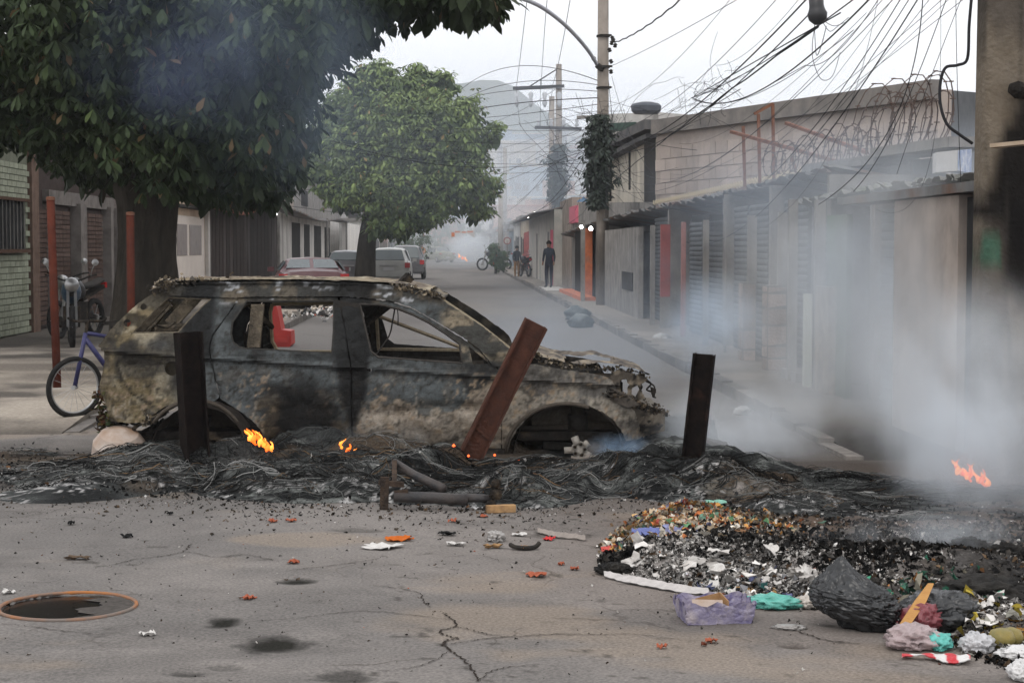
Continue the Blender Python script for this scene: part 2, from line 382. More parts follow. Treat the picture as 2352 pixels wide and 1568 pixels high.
def kerbs(f, d0, d1, label):
    t = T('kerb', label, 'kerb', (f(d0), d0, 0), kind='structure'); me = MB().box((0,0,0), (.13,.97,.15)).mesh('kerb_stone'); me.materials.append(m_kerb)
    d = d0; rnd = random.Random(int(d0*10))
    while d < d1:
        link('kerb_stone', me, m_kerb, t, (f(d+.5) + rnd.uniform(-.012,.012), d+.5, .045 + rnd.uniform(-.012,.012) - .11*(1-float(sst(d0-.2,d0+4.2,d+.5)))), (rnd.uniform(-.02,.02), rnd.uniform(-.04,.04), -SDX*0 + math.atan(-SDX)*1 + rnd.uniform(-.012,.012))); d += 1.0
kerbs(lambda d: kR(d)+.065, 12.9, 100, 'row of grey kerb stones along the right pavement')
kerbs(lambda d: kL(d)-.065, 14.8, 100, 'row of grey kerb stones along the left pavement')
# ------------------------------------------------------------------ building blocks
def slab(b, fx, d0, d1, z0, z1, dep, c3=None):
    """a box whose street face follows the front line fx between depths d0..d1; dep > 0 goes away to the right"""
    x0, x1 = fx(d0), fx(d1)
    v = [(x0,d0,z0),(x1,d1,z0),(x1+dep,d1,z0),(x0+dep,d0,z0)]; v += [(a, c, z1) for a, c, _ in v]
    f = [[0,3,2,1],[4,5,6,7],[0,1,5,4],[1,2,6,5],[2,3,7,6],[3,0,4,7]]
    if dep < 0: f = [q[::-1] for q in f]
    f = [q[::-1] for q in f]
    return b.add(v, f, c3)
def corr_sheet(b, p00, p10, p01, p11, pitch=.12, amp=.025, thick=.006, c3=None, ragged=0, seed=1):
    """corrugated sheet; waves count along p00->p10, ridges run p00->p01"""
    p00, p10, p01, p11 = [Vector(p) for p in (p00, p10, p01, p11)]; n = max(8, int((p10-p00).length / pitch * 6)); rnd = random.Random(seed)
    nrm = (p10-p00).cross(p01-p00).normalized(); nrm = nrm if nrm.z > 0 else -nrm
    U = np.linspace(0, 1, n); rows = []
    for side in (0, 1):
        for v in (0, .5, 1):
            row = []
            for i, u in enumerate(U):
                e = (ragged * fbm(i*.35, seed, 0, 2) if v == 0 else 0) 
                a = p00.lerp(p10, u); c = p01.lerp(p11, u); q = a.lerp(c, v + float(e))
                row.append(tuple(q + nrm * (amp * math.sin(u * (p10-p00).length / pitch * 2*PI) - side*thick)))
            rows.append(row)
    R = np.array(rows); b.grid(R[:3], None if c3 is None else np.broadcast_to(c3, R[:3].shape)); b.grid(R[3:][:, ::-1], None if c3 is None else np.broadcast_to(c3, R[:3].shape))
    e = np.stack([R[0], R[3]]); b.grid(e, None if c3 is None else np.broadcast_to(c3, e.shape))
    return b
m_slat = mat('shutter_metal', (.075,.085,.09), (.04,.045,.05), scale=4, rough=.6, bump=.1, metal=.3, rand=.12)
_slat = {}
def slat_mesh(w):
    k = round(w, 2)
    if k not in _slat:
        b = MB(); pr = [(-.005,-.037),(.012,-.025),(.018,0),(.012,.025),(-.005,.037)]
        V = [(x, s_*w/2, z) for s_ in (-1, 1) for x, z in pr]; n = 5
        b.add(V, [[i, i+1, n+i+1, n+i] for i in range(n-1)] + [[4,0,n,n+4],[0,1,2,3,4][::-1],[5,6,7,8,9]]); _slat[k] = b.mesh('slat')
    return _slat[k]
def shutter(parent, fx, d0, d1, z0, z1, sgn, m=None, inset=.32, name='shutter', slats=True, pitch=.08):
    """roller shutter; sgn=+1 for the right side of the street (faces left)"""
    m = m or m_slat
    b = MB(); slab(b, lambda d: fx(d) + sgn*inset, d0, d1, z0, z1, sgn*.03); sh = b.obj(name, m, parent)
    if slats:
        dm = (d0+d1)/2; me = slat_mesh(math.hypot(d1-d0, fx(d1)-fx(d0)) * .99); a = math.atan(-SDX) + (PI if sgn > 0 else 0); z = z0 + .04
        while z < z1 - .03:
            link('slat', me, m, sh, (fx(dm) + sgn*(inset-.002), dm, z), (0, 0, a)); z += pitch
    return sh
m_cool = mat('concrete_pale', (.30,.285,.265), (.19,.18,.17), scale=3, rough=.9, bump=.3, c3=(.12,.115,.11), s3=1.2, streak=4)
m_plast = mat('plaster_tan', (.38,.32,.275), (.27,.23,.20), scale=2.6, rough=.92, bump=.3, c3=(.17,.15,.135), s3=1.3, streak=3.5, t3=.58)
m_white = mat('plaster_white', (.60,.58,.55), (.46,.44,.42), scale=2, rough=.9, bump=.2, c3=(.22,.21,.20), s3=.7, streak=5, t3=.62)
m_dark = mat('dark_interior', (.035,.035,.035), (.02,.02,.02), scale=3, rough=.9)
m_sheet = mat('corrugated_metal', (.19,.19,.185), (.11,.11,.11), scale=2.5, rough=.75, metal=.2, c3=(.14,.075,.045), s3=1.1, t3=.58, bump=.1)
m_orange = mat('orange_paint', (.62,.20,.09), (.45,.14,.07), scale=5, rough=.7, c3=(.30,.20,.16), s3=2, t3=.66)
m_pink = mat('pink_paint', (.60,.14,.20), (.50,.12,.17), scale=5, rough=.6)
m_red = mat('red_paint', (.33,.07,.06), (.22,.06,.055), scale=5, rough=.6)
m_brick = mat('red_brick', (.40,.17,.11), (.30,.13,.09), scale=8, rough=.95, bump=.5, rand=.2)
m_stone = mat('facing_stone', (.36,.29,.25), (.25,.20,.175), scale=6, rough=.95, bump=.6, rand=.3)
m_mortar = mat('mortar', (.22,.205,.19), (.16,.15,.14), scale=8, rough=1)
m_greenp = mat('green_paint', (.10,.155,.105), (.13,.135,.12), scale=1.2, rough=.8)
m_iron = mat('black_iron', (.025,.024,.023), (.04,.035,.03), scale=10, rough=.7, bump=.3)
m_glow = mat('bulb_light', (1,1,1), rough=.5, bump=0, emis=(1,.97,.93), estr=14)
m_bluetarp = mat('blue_tarp', (.03,.12,.22), (.02,.08,.16), scale=4, rough=.6)
# ---- right-hand row of stalls, from the near pole to the far white wall
def col_(parent, px0, px1, m, z1=2.2, z0=.06, prot=.0, name='pillar', dep=.22):
    a, c = dR(px1), dR(px0); z1 = min(z1, 1.93) if 19 < a < 45 else z1; b = MB()
    if px1-px0 < 27 and name in ('pillar','post','plinth'):      # a square post: its broad face looks down the street
        w = (px1-px0)/FOC*c; b.box((fR(c)-prot+w/2, c, (z0+z1)/2), (w, max(.12, w), z1-z0), rz=0)
    else: slab(b, lambda d: fR(d)-prot, a, c, z0, z1, dep)
    return b.obj(name, m, parent)
def stone_base(parent, px0, px1, z1, prot=.03, seed=1, dep=.3):
    c = dR(px0)+.12; a = c - .26; dep = (px1-px0)/FOC*c; b = MB(); slab(b, lambda d: fR(d)-prot, a, c, .06, z1, dep); base = b.obj('stone_base', m_mortar, parent); rnd = random.Random(seed)
    z = .07
    while z < z1 - .05:
        h = rnd.uniform(.14,.26); h = min(h, z1-z-.01); w = c - a; cut = rnd.uniform(.35,.65) if w > .5 else 1
        parts = [(a+.012, a+w*cut-.01)] + ([(a+w*cut+.01, c-.012)] if cut < 1 else [])
        for q0, q1 in parts:
            s_ = MB(); j = lambda: rnd.uniform(-.03,.03); X = lambda d: fR(d)-prot-.018
            zz = [z+.01+abs(j())*.5, z+.01+abs(j())*.5, z+h-.01+j()*.3, z+h-.01+j()*.3]
            s_.prism([(X(q0), q0, zz[0]), (X(q1), q1, zz[1]), (X(q1), q1, zz[2]), (X(q0), q0, zz[3])], (.03,0,0)); s_.obj('stone', m_stone, base)
        # near-facing side
        s_ = MB(); s_.prism([(fR(a)-prot+.01, a-.02, z+.01),(fR(a)-prot+dep-.01, a-.02, z+.01+.03*rnd.random()),(fR(a)-prot+dep-.01, a-.02, z+h-.012),(fR(a)-prot+.01, a-.02, z+h-.012)], (0,.03,0)); s_.obj('stone', m_stone, base)
        z += h
    return base
def stall(label, px0, px1, z=2.2, wall_m=None, dep=3.0, zt=None):
    a, c = dR(px1), dR(px0); t = T('market_stall', label, 'market stall', (fR((a+c)/2), (a+c)/2, .06)); b = MB()
    # side walls, back wall and roof slab leave the front to shutters, pillars and doors
    X = lambda o: (lambda d: fR(d)+o)
    slab(b, X(.25), a, a+.10, .06, z, dep-.25); slab(b, X(.25), c-.10, c, .06, z, dep-.25); slab(b, X(dep), a, c, .06, z, .1)
    b.obj('wall', wall_m or m_cool, t); return t, a, c
def canopy(parent, pts, over=.55, back=1.6, rise=-.30, seed=1, m=None, ragged=.12, pitch=.13):
    """corrugated canopy with its street edge through the photo points (px, py, d)"""
    for i in range(len(pts)-1):
        A, Bq = P(*pts[i]), P(*pts[i+1]); b = MB(); e = Vector((back, 0, rise))
        corr_sheet(b, A, Bq, A+e, Bq+e, seed=seed+i, ragged=ragged, pitch=pitch); b.obj('canopy', m or m_sheet, parent)
# near stall: long light panel by the burnt pole
t, a, c = stall('nearest stall on the right, wide plain tan wall half lost in the smoke', 1942, 2300, 1.95, m_plast)
col_(t, 2066, 2215, m_plast, 1.92, prot=.05, name='wall_panel', dep=.12)
col_(t, 2219, 2300, m_dark, 1.9, prot=.0, name='burnt_panel', dep=.12)
shutter(t, fR, dR(2062), dR(1946), .08, 1.9, 1, mat('grey_shutter_pale', (.24,.25,.25), (.17,.18,.185), scale=3, rough=.7, c3=(.35,.27,.2), s3=1.5))
b = MB(); slab(b, lambda d: fR(d)-.1, dR(2300), dR(1946), 1.93, 2.0, .3); b.obj('lintel', m_sheet, t)
canopy(t, [(1806,460,20.1),(1960,430,17.2),(2090,412,14.9),(2232,396,12.9)], seed=3, m=mat('roof_fibre_cement', (.27,.265,.25), (.16,.16,.15), scale=4, rough=.95, bump=.4, c3=(.10,.12,.08), s3=2.5))
t, a, c = stall('stall with a green door and flaking plaster between pale posts', 1848, 1941, 2.05)
col_(t, 1893, 1940, m_greenp, 1.85, prot=-.02, name='door', dep=.05)
col_(t, 1884, 1916, mat('flaking_plaster', (.42,.37,.31), (.17,.14,.12), scale=9, rough=1, bump=.7), 1.15, prot=.05, name='plinth', dep=.2)
col_(t, 1867, 1884, mat('pale_post', (.52,.54,.46), (.42,.44,.38), scale=4), 1.06, prot=.09, name='post', dep=.12)
col_(t, 1868, 1891, m_cool, 2.02, prot=-.01, name='pillar', dep=.14)
col_(t, 1829, 1849, m_cool, 2.05, prot=.09, name='pillar', dep=.13)
t, a, c = stall('stall behind stone-faced pillars with a ribbed grey shutter, fourth back from the near pole', 1722, 1848, 2.3)
col_(t, 1792, 1816, m_cool, 2.3, z0=1.1, prot=.03); stone_base(t, 1764, 1808, 1.09, seed=3)
col_(t, 1722, 1742, m_cool, 2.3, z0=1.1, prot=.03); stone_base(t, 1708, 1738, 1.09, seed=4)
shutter(t, fR, dR(1846), dR(1815), .2, 1.95, 1); shutter(t, fR, dR(1792), dR(1742), .1, 2.1, 1)
b = MB(); slab(b, lambda d: fR(d)-.06, dR(1842), dR(1808), .05, .2, .3); b.obj('door_step', m_cool, t)
t, a, c = stall('stall of three grey posts and shutters where the pale smoke drifts', 1622, 1722, 2.3)
col_(t, 1622, 1635, m_cool, 2.3, prot=.05)
shutter(t, fR, dR(1708), dR(1668), .1, 2.1, 1); shutter(t, fR, dR(1664), dR(1636), .1, 2.1, 1); col_(t, 1664, 1668, m_cool, 2.2, name='post')
t, a, c = stall('stall with a faded red pillar and a thin pink post', 1503, 1622, 2.25)
col_(t, 1503, 1514, m_cool, 2.2, prot=.08); col_(t, 1519, 1541, m_red, 2.0, z0=.65, prot=.02); col_(t, 1519, 1541, m_cool, .65, prot=.02, name='plinth'); col_(t, 1570, 1580, mat('faded_pink', (.40,.20,.18), (.3,.17,.16), scale=5), 2.25, prot=.04, name='post')
shutter(t, fR, dR(1568), dR(1542), .1, 2.0, 1); shutter(t, fR, dR(1620), dR(1582), .1, 2.0, 1)
col_(t, 1580, 1621, m_dark, 2.2, z0=2.02, name='panel', prot=-.05)
t, a, c = stall('wide grey rendered stall with a small black hatch, beside the orange shop', 1374, 1503, 2.2)
col_(t, 1376, 1466, m_cool, 2.1, prot=.0, name='wall_panel', dep=.1); col_(t, 1431, 1454, m_iron, 1.0, z0=.62, prot=.03, name='hatch', dep=.03)
col_(t, 1364, 1374, m_cool, 2.22, prot=.35, dep=.2); shutter(t, fR, dR(1502), dR(1468), .1, 2.1, 1)
canopy(t, [(1282,537,60),(1376,503,44),(1452,482,36),(1595,452,29),(1654,437,26),(1720,421,23.5),(1800,400,21.2),(1893,376,19.4)], seed=23, back=2.2, rise=-.42)
t = T('shop', 'small shop with orange door surround and two bright bulbs under its awning', 'shop', (fR(50), 50, .06))
b = MB(); slab(b, lambda d: fR(d)+.3, dR(1364), dR(1294), .06, 2.3, 3); b.obj('wall', m_cool, t)
col_(t, 1343, 1364, m_orange, 2.1, prot=.05); col_(t, 1319, 1343, m_dark, 2.05, name='doorway', prot=-.02); b = MB(); slab(b, lambda d: fR(d)-.35, dR(1364), dR(1310), .05, .2, .4); b.obj('door_step', m_orange, t)
shutter(t, fR, dR(1319), dR(1293), .1, 2.0, 1)
t = T('shop', 'narrow shop front with a tall pink pillar and pink sign panel', 'shop', (fR(62), 60, .06))
b = MB(); slab(b, lambda d: fR(d)+.3, dR(1293), dR(1268), .06, 3.2, 3); b.obj('wall', m_plast, t)
col_(t, 1270, 1291, m_pink, 2.15, prot=.1); b = MB(); slab(b, lambda d: fR(d)+.2, 57.5, 60.5, 2.3, 2.85, .1); b.obj('sign_panel', m_pink, t)
b = MB(); slab(b, lambda d: fR(d)-.7, 57.5, 63, .02, .13, .7); b.obj('door_step', m_white, t)
t = T('house', 'pale rendered house end wall behind the man in dark clothes', 'house', (fR(72), 72, 0))
b = MB(); slab(b, fR, 66, 88, 0, 2.9, 6); b.obj('wall', mat('pale_render', (.56,.53,.48), (.43,.40,.37), scale=1.5, rough=.9, c3=(.30,.33,.30), s3=.6, t3=.6), t)
b = MB(); corr_sheet(b, (fR(66)-.8,66,2.75), (fR(88)-.8,88,2.7), (fR(66)+2,66,3.3), (fR(88)+2,88,3.3), pitch=.3, amp=.04); b.obj('awning', m_sheet, t)
for d in (69.5, 79):
    b = MB(); slab(b, lambda q: fR(q)-.01, d, d+1.1, .05, 2.1, .05); b.obj('door', m_cool, t)
# roofs and walls above the stalls
def fwall(t, name, m, A, Bq, z0, th=.25):
    """free wall from the photo point A to B (top edge), down to z0"""
    A, Bq = P(*A), P(*Bq); b = MB(); d = (Bq-A); n = Vector((-d.y, d.x, 0)).normalized() * th; n = n if n.y > 0 else -n
    b.prism([A, Bq, Vector((Bq.x,Bq.y,z0)), Vector((A.x,A.y,z0))], n); return b.obj(name, m, t), A, Bq, n
m_block = mat('block_wall', (.50,.425,.375), (.40,.34,.30), scale=1.4, rough=.95, bump=.35, rand=.10, c3=(.27,.235,.21), s3=.5, streak=3, t3=.64)
m_blockm = mat('block_joint', (.44,.375,.33), (.36,.31,.275), scale=3, rough=1)
t = T('warehouse', 'large pale blockwork warehouse wall rising behind the stalls on the right', 'warehouse', P(1840,480,39)*1)
wl, A, Bq, n = fwall(t, 'wall', m_blockm, (1508,293,45.5), (2155,205,34), 1.0, .3)
d = (Bq-A); Lw = Vector((d.x,d.y,0)).length; dirw = Vector((d.x,d.y,0)).normalized(); rot = math.atan2(dirw.y, dirw.x); nn = -n.normalized()
mb = MB().box((0,0,0), (.575,.05,.275)).mesh('block'); mb.materials.append(m_block); k = 0; z = 2.1
ztop = min(A.z, Bq.z) - .35
while z < ztop and k < 299:
    x = .3 + (.3 if int(z/.29) % 2 else 0)
    while x < Lw - .25 and k < 299:
        q = A + dirw*x; link('block', mb, m_block, wl, (q.x + nn.x*.012, q.y + nn.y*.012, z), (0,0,rot)); x += .60; k += 1
    z += .295
b = MB(); b.bar(A + Vector((0,0,.0)) + nn*.06, Bq + nn*.06, .2, .36); b.obj('parapet', mat('sooty_concrete', (.16,.15,.145), (.25,.23,.21), scale=2, rough=.95, bump=.3), t)
Cq = P(2260,214,37); b = MB(); b.prism([Bq, Cq, Vector((Cq.x,Cq.y,1)), Vector((Bq.x,Bq.y,1))], (0,.3,0)); b.obj('end_wall', mat('dark_render', (.15,.155,.16), (.10,.105,.11), scale=2, rough=.95), t)
# steel frame in front of it
m_rusty = mat('rusty_steel', (.24,.12,.08), (.16,.075,.05), scale=8, rough=.9, bump=.4)
t = T('trellis', 'thin rusty steel frame of posts and slanting bars before the warehouse wall', 'trellis', P(1790,480,30))
for a_, b_ in [((1707,290,30),(1712,470,30)),((1775,238,30),(1778,460,30)),((1742,262,30),(1746,465,30)),((1830,400,30),(1818,360,30))]:
    b = MB(); b.bar(P(*a_), P(*b_), .05, .05); b.obj('post', m_rusty, t)
for a_, b_ in [((1680,303,30),(1918,370,26)),((1806,283,30),(1990,350,26)),((1732,262,30),(1776,238,30))]:
    b = MB(); b.bar(P(*a_), P(*b_), .06, .05); b.obj('rail', m_rusty, t)
# brick lean-to on the roof
t = T('rooftop_room', 'low red brick room with a concrete roof slab above the near canopy', 'rooftop room', P(2000,430,22))
bw, A, Bq, n = fwall(t, 'wall', m_mortar, (1905,385,23), (2092,368,19.5), 2.0, .2)
dv = Bq-A; Lw = Vector((dv.x,dv.y,0)).length; dirw = Vector((dv.x,dv.y,0)).normalized(); rot = math.atan2(dirw.y, dirw.x); nn = -n.normalized(); mb2 = MB().box((0,0,0), (.285,.04,.135)).mesh('brick'); mb2.materials.append(m_brick)
z = 2.1; r = 0
while z < min(A.z, Bq.z) - .08:
    x = .15 + .15*(r % 2)
    while x < Lw - .14: q = A + dirw*x; link('brick', mb2, m_brick, bw, (q.x+nn.x*.008, q.y+nn.y*.008, z), (0,0,rot)); x += .30
    z += .15; r += 1
for a_, b_, w_ in [((1885,388,23.2),(2060,366,19.6),.5),((2060,352,19.6),(2250,326,17.2),.6)]:
    b = MB(); b.bar(P(*a_), P(*b_), w_, .10); b.obj('roof_slab', m_cool, t)
wl2, *_ = fwall(t, 'side_wall', mat('dark_render', (.15,.155,.16)), (2092,368,19.6), (2152,362,18.5), 2.05, .1)
t = T('roof_cabinet', 'white box cabinet with a blue printed side on the near roof', 'cabinet', P(2188,395,17)); A_, B_, C_ = P(2150,350,17), P(2200,345,16.6), P(2232,342,17.2)
b = MB(); z_ = P(2150,396,17).z; b.prism([A_, B_, Vector((B_.x,B_.y,z_)), Vector((A_.x,A_.y,z_))], (.05,.35,0)); b.obj('body', mat('white_sheet', (.62,.61,.60), (.52,.51,.5), rough=.5), t)
b = MB(); b.prism([B_+Vector((.005,0,0)), C_, Vector((C_.x,C_.y,z_)), Vector((B_.x+.005,B_.y,z_))], (.01,.3,0)); b.obj('printed_side', mat('blue_print', (.10,.20,.45), (.6,.62,.68), scale=9, rough=.5), t)
# razor wire coils
m_wire = mat('razor_wire_steel', (.10,.085,.08), (.16,.11,.09), scale=20, rough=.7)
def coil(label, A, Bq, r, turns, seed):
    A, Bq = P(*A), P(*Bq); d = (Bq-A); rnd = random.Random(seed); u = d.normalized(); s1 = Vector((0,0,1)); s2 = u.cross(s1).normalized(); b = MB(); pts = []
    N = turns*14
    for i in range(N+1):
        t_ = i/N; a = 2*PI*turns*t_; rr = r*(1+.25*math.sin(t_*23+seed)); q = A + d*t_ + u*(r*.5*math.sin(a*1.0)) + (s1*(math.sin(a)+.7) + s2*math.cos(a)*.5)*rr
        pts.append(q)
        if i % 2: b.box(q, (.045,.045,.012), rz=rnd.random()*3)
    b.tube(pts, .007, 4, cap=False); b.obj('razor_wire', m_wire, label=label, cat='razor wire', group='coils of razor wire on the roofs')
coil('tall coil of razor wire above the near roof slab', (2000,345,21), (2165,320,19), .36, 14, 1)
coil('flattened coil of razor wire along the brick room roof', (1890,375,23.2), (2010,352,21.5), .22, 9, 2)
coil('small coil of razor wire at the end of the corrugated canopy', (1760,395,26), (1890,378,23), .2, 9, 5)
# house with the dark sloping eaves, then roofs further up the street
t = T('house', 'cream two-storey house with a dark sloping roof edge behind the tall pole', 'house', P(1450,480,50))
A, Bq, C_, D_ = P(1382,352,54), P(1502,296,47), P(1502,470,47), P(1382,470,54)
b = MB(); b.prism([A, Bq, C_, D_], (2,.8,0)); hw = b.obj('wall', mat('cream_render', (.60,.55,.46), (.47,.43,.36), scale=1.5, rough=.9, c3=(.22,.2,.17), s3=.9, streak=3, t3=.6), t)
b = MB(); b.bar(P(1372,350,54), P(1512,286,46.5), .7, .25); b.obj('roof', mat('dark_tar', (.09,.09,.095), (.14,.135,.13), scale=3), t)
b = MB(); b.bar(P(1372,378,54), P(1505,312,46.8), .5, .12); b.obj('eaves', MATS['dark_tar'], t)
for x0, x1, y0, y1, d_ in [(1444,1456,340,436,50),(1480,1506,318,470,47),(1400,1404,372,462,52.6),(1432,1436,350,462,51)]:
    b = MB(); b.prism([P(x0,y0,d_-.12), P(x1,y0,d_-.12), P(x1,y1,d_-.12), P(x0,y1,d_-.12)], (0,.1,0)); b.obj('window' if x1-x0 > 8 else 'pipe', m_iron, t)
t = T('house', 'white topped concrete house with a blue water tank on its roof', 'house', P(1430,300,66))
b = MB(); q0, q1 = P(1398,268,66), P(1508,262,64); b.prism([P(1398,262,66), P(1512,258,64), P(1512,470,64), P(1398,470,66)], (3,3,0)); b.obj('wall', m_white, t)
b = MB(); b.bar(P(1325,270,66), P(1398,268,66), .4, .1); b.obj('roof_slab', m_cool, t)
b = MB(); b.lathe(P(1484,262,63.5), [(.42,0),(.52,.1),(.54,.28),(.46,.36),(.2,.42)], 16); b.obj('water_tank', mat('blue_tank', (.08,.09,.11), rough=.6), t)
b = MB(); b.prism([P(1392,285,65.5), P(1460,282,64.6), P(1460,300,64.6), P(1392,303,65.5)], (0,-.4,0)); b.obj('balcony', mat('dark_green', (.06,.10,.08)), t)
t = T('flat_roof_wall', 'long low concrete parapet above the corrugated canopy with a blue tarpaulin', 'parapet wall', P(1420,490,46))
fwall(t, 'wall', m_cool, (1330,466,56), (1482,464,42), 1.9, .3)
b = MB(); corr_sheet(b, P(1500,470,41), P(1905,386,27), P(1500,462,43), P(1905,372,29), pitch=.2); b.obj('roof_sheet', mat('yellowed_sheet', (.50,.43,.30), (.36,.31,.23), scale=2), t)
b = MB(); rr = random.Random(4)
V = [[P(1325+i*5.2, 464-(8*math.sin(i*.5)**2+rr.random()*5)*(j/3.), 50+j*.5) for j in range(4)] for i in range(14)]; b.grid(np.array([[tuple(q) for q in r] for r in V])); b.obj('tarpaulin', m_bluetarp, t)
# ---- far rows of houses on both sides
hr = random.Random(11)
far_m = [mat('far_wall_%s' % n, c, tuple(x*.75 for x in c), scale=.8, rough=.95, c3=tuple(x*.5 for x in c), s3=.5, streak=3) for n, c in
         [('grey', (.40,.39,.38)), ('cream', (.55,.48,.38)), ('brick', (.42,.25,.18)), ('white', (.62,.61,.58)), ('blue', (.28,.36,.42))]]
DESC = ['grey rendered', 'cream coloured', 'bare brick', 'white washed', 'pale blue']
FH = T  # alias
def far_house(x0, d0, d1, h, side, mi, name, lab, group):
    t = T(name, lab, 'house', (x0, (d0+d1)/2, 0), group); b = MB(); f = lambda d: x0 + SDX*(d-d0); slab(b, f, d0, d1, 0, h, side*7); b.obj('wall', far_m[mi], t)
    b = MB(); slab(b, lambda d: f(d)-side*.3, d0-.2, d1+.2, h, h+.18, side*7.6); b.obj('roof', m_cool if mi != 2 else m_brick, t)
    z = 1.0; 
    while z + 1.2 < h:
        d = d0 + .8
        while d + 1.2 < d1:
            b = MB(); slab(b, lambda q: f(q)-side*.03, d, d+1.1, z, z+1.2 if z > 2 else z+.9+hr.random()*.4, side*.06); b.obj('window', m_iron, t); d += 2.4
        z += 2.8
    # the end wall that faces the viewer
    for k in range(2):
        for zz in ([3.6] if h > 4.8 else []):
            xx = x0 + side*(1.5+2.4*k); b = MB(); b.box((xx, d0-.03, zz+.5), (1.0,.06,1.1)); b.obj('window', m_iron, t)
    return t
d = 92; i = 0
while d < 238:
    w = hr.uniform(7, 12); h = hr.choice([2.8,3.2,5.6,6.0]) if d > 135 else hr.choice([2.6,2.9,3.1]) ; far_house(fR(d)+hr.uniform(0,.8), d, d+w-.3, h, 1, i % 5, 'house', '%s flat roofed house on the far right side, %s' % (DESC[i%5], ['next to the pale end wall','second after the pale end wall','third after the pale end wall','fourth along','fifth along','sixth along','seventh along','eighth along','ninth along','tenth along','eleventh along','twelfth along','thirteenth along','fourteenth along','fifteenth along','sixteenth along','seventeenth along'][i]), 'houses far along the right side'); d += w; i += 1
d = 118; i = 0
while d < 238:
    w = hr.uniform(7, 12); h = hr.choice([3.0,3.2,5.8,6.2]); far_house(fL(d)+1.0, d, d+w-.3, h, -1, (i+3) % 5, 'house', '%s flat roofed house, %s' % (DESC[(i+3)%5], ['nearest of the far left row','second of the far left row','third of the far left row','fourth of the far left row','fifth of the far left row','sixth of the far left row','seventh of the far left row','eighth of the far left row','ninth of the far left row','tenth of the far left row','eleventh of the far left row','twelfth of the far left row','thirteenth of the far left row','fourteenth of the far left row','fifteenth of the far left row'][i]), 'houses far along the left side'); d += w; i += 1
# hills at the end of the street
def hill_h(x, y):
    u = 1176 + FOC * x / np.maximum(y, 1)                 # bearing only, used to place the two summits
    s = sst(215, 420, y)
    a = 16*np.exp(-((x-(-2))/26)**2)*0 + 27*np.exp(-((x+12)/34)**2 - ((y-430)/120)**2) + 22*np.exp(-((x-25)/60)**2-((y-520)/140)**2) + 33*np.exp(-((x+48)/30)**2-((y-560)/120)**2) + 38*np.exp(-((x+5)/26)**2-((y-620)/90)**2) + 30*np.exp(-((x-190)/90)**2-((y-640)/90)**2)
    return s*(a + 5*(fbm(x*.03, y*.03, 2)-.5)) - .3
hx = np.linspace(-260, 320, 110); hy = np.linspace(215, 740, 90); HX, HY = np.meshgrid(hx, hy, indexing='ij')
b = MB(); b.grid(np.stack([HX, HY, hill_h(HX, HY)], -1)); b.f = [q[::-1] for q in b.f]
b.obj('hills', mat('hill_scrub', (.06,.085,.05), (.10,.10,.07), scale=.15, rough=1, bump=0), smooth=True, kind='structure', label='hazy green hills behind the end of the street')
hn = 0; ordw = ['low on the slope', 'half way up the slope', 'high on the slope']
for i in range(150):
    y = hr.uniform(240, 430); x = hr.uniform(-.055, .075)*y
    z = float(hill_h(np.array([x]), np.array([y]))[0]); s_ = hr.uniform(4, 8); h = hr.choice([3, 5.5, 8]); mi = hr.randrange(5)
    if (z+h-CAMH)/y*FOC > 275: continue
    lab = '%s hillside house %s, %s of the street end' % (DESC[mi], ordw[0 if y < 300 else 1 if y < 370 else 2], 'left' if x < -4 else 'right' if x > 6 else 'straight beyond')
    t = T('hillside_house', lab, 'house', (x, y, z), 'houses stacked on the far hillside')
    b = MB(); b.box((x, y, z+h/2-.6), (s_, s_, h+1.2), rz=hr.uniform(-.5,.5)); b.obj('wall', far_m[mi], t)
    b = MB(); b.box((x, y, z+h+.1), (s_+.8, s_+.8, .2)); b.obj('roof', far_m[(mi+2)%5], t)
    b = MB()
    for kx in range(int(s_/2)):
        for kz in range(int(h/2.7)): b.box((x - s_/2 + 1 + kx*2, y - s_/2*1.12 , z + 1.4 + kz*2.7), (.9,.3,1.1))
    b.obj('window', m_iron, t)
# ------------------------------------------------------------------ left side buildings
def lpart(t, name, m, px0, px1, z0, z1, off=0, dep=-.2):
    a, c = sorted((dL(px0), dL(px1))); b = MB(); slab(b, lambda d: fL(d)+off, a, c, z0, z1, dep); return b.obj(name, m, t)
m_tile = mat('green_brick_paint', (.31,.33,.25), (.25,.265,.20), scale=5, rough=.75, bump=.3, rand=.10, c3=(.13,.14,.09), s3=2, t3=.66)
t = T('house', 'house front of pale green painted brick with a barred window at the left edge', 'house', (fL(28), 28, 0))
a, c = dL(-110), dL(66); wl = lpart(t, 'wall', mat('green_joint', (.17,.18,.135), rough=1), -110, 66, 0, 4.6, 0, -.3)
mb = MB().box((0,0,0), (.05,.285,.085)).mesh('brick'); mb.materials.append(m_tile); z = .16; r = 0; w0, w1 = dL(-20), dL(52); k = 0
ang = math.atan(-SDX)
while z < 2.95:
    d = dL(-12) + .15*(r % 2)
    while d < c - .12:
        if not (w0-.1 < d < w1+.15 and 1.43 < z < 2.35): link('brick', mb, m_tile, wl, (fL(d)+.012, d, z), (0,0,ang)); k += 1
        d += .30
    z += .10; r += 1
b = MB(); slab(b, lambda d: fL(d)+.004, w0, w1, 1.5, 2.28, .03); wn_ = b.obj('window', m_dark, t)
for q in np.linspace(w0+.05, w1-.05, 9):
    b = MB(); b.tube([(fL(q)+.06, q, 1.5), (fL(q)+.06, q, 2.28)], .009, 5); b.obj('bar', m_cool, wn_)
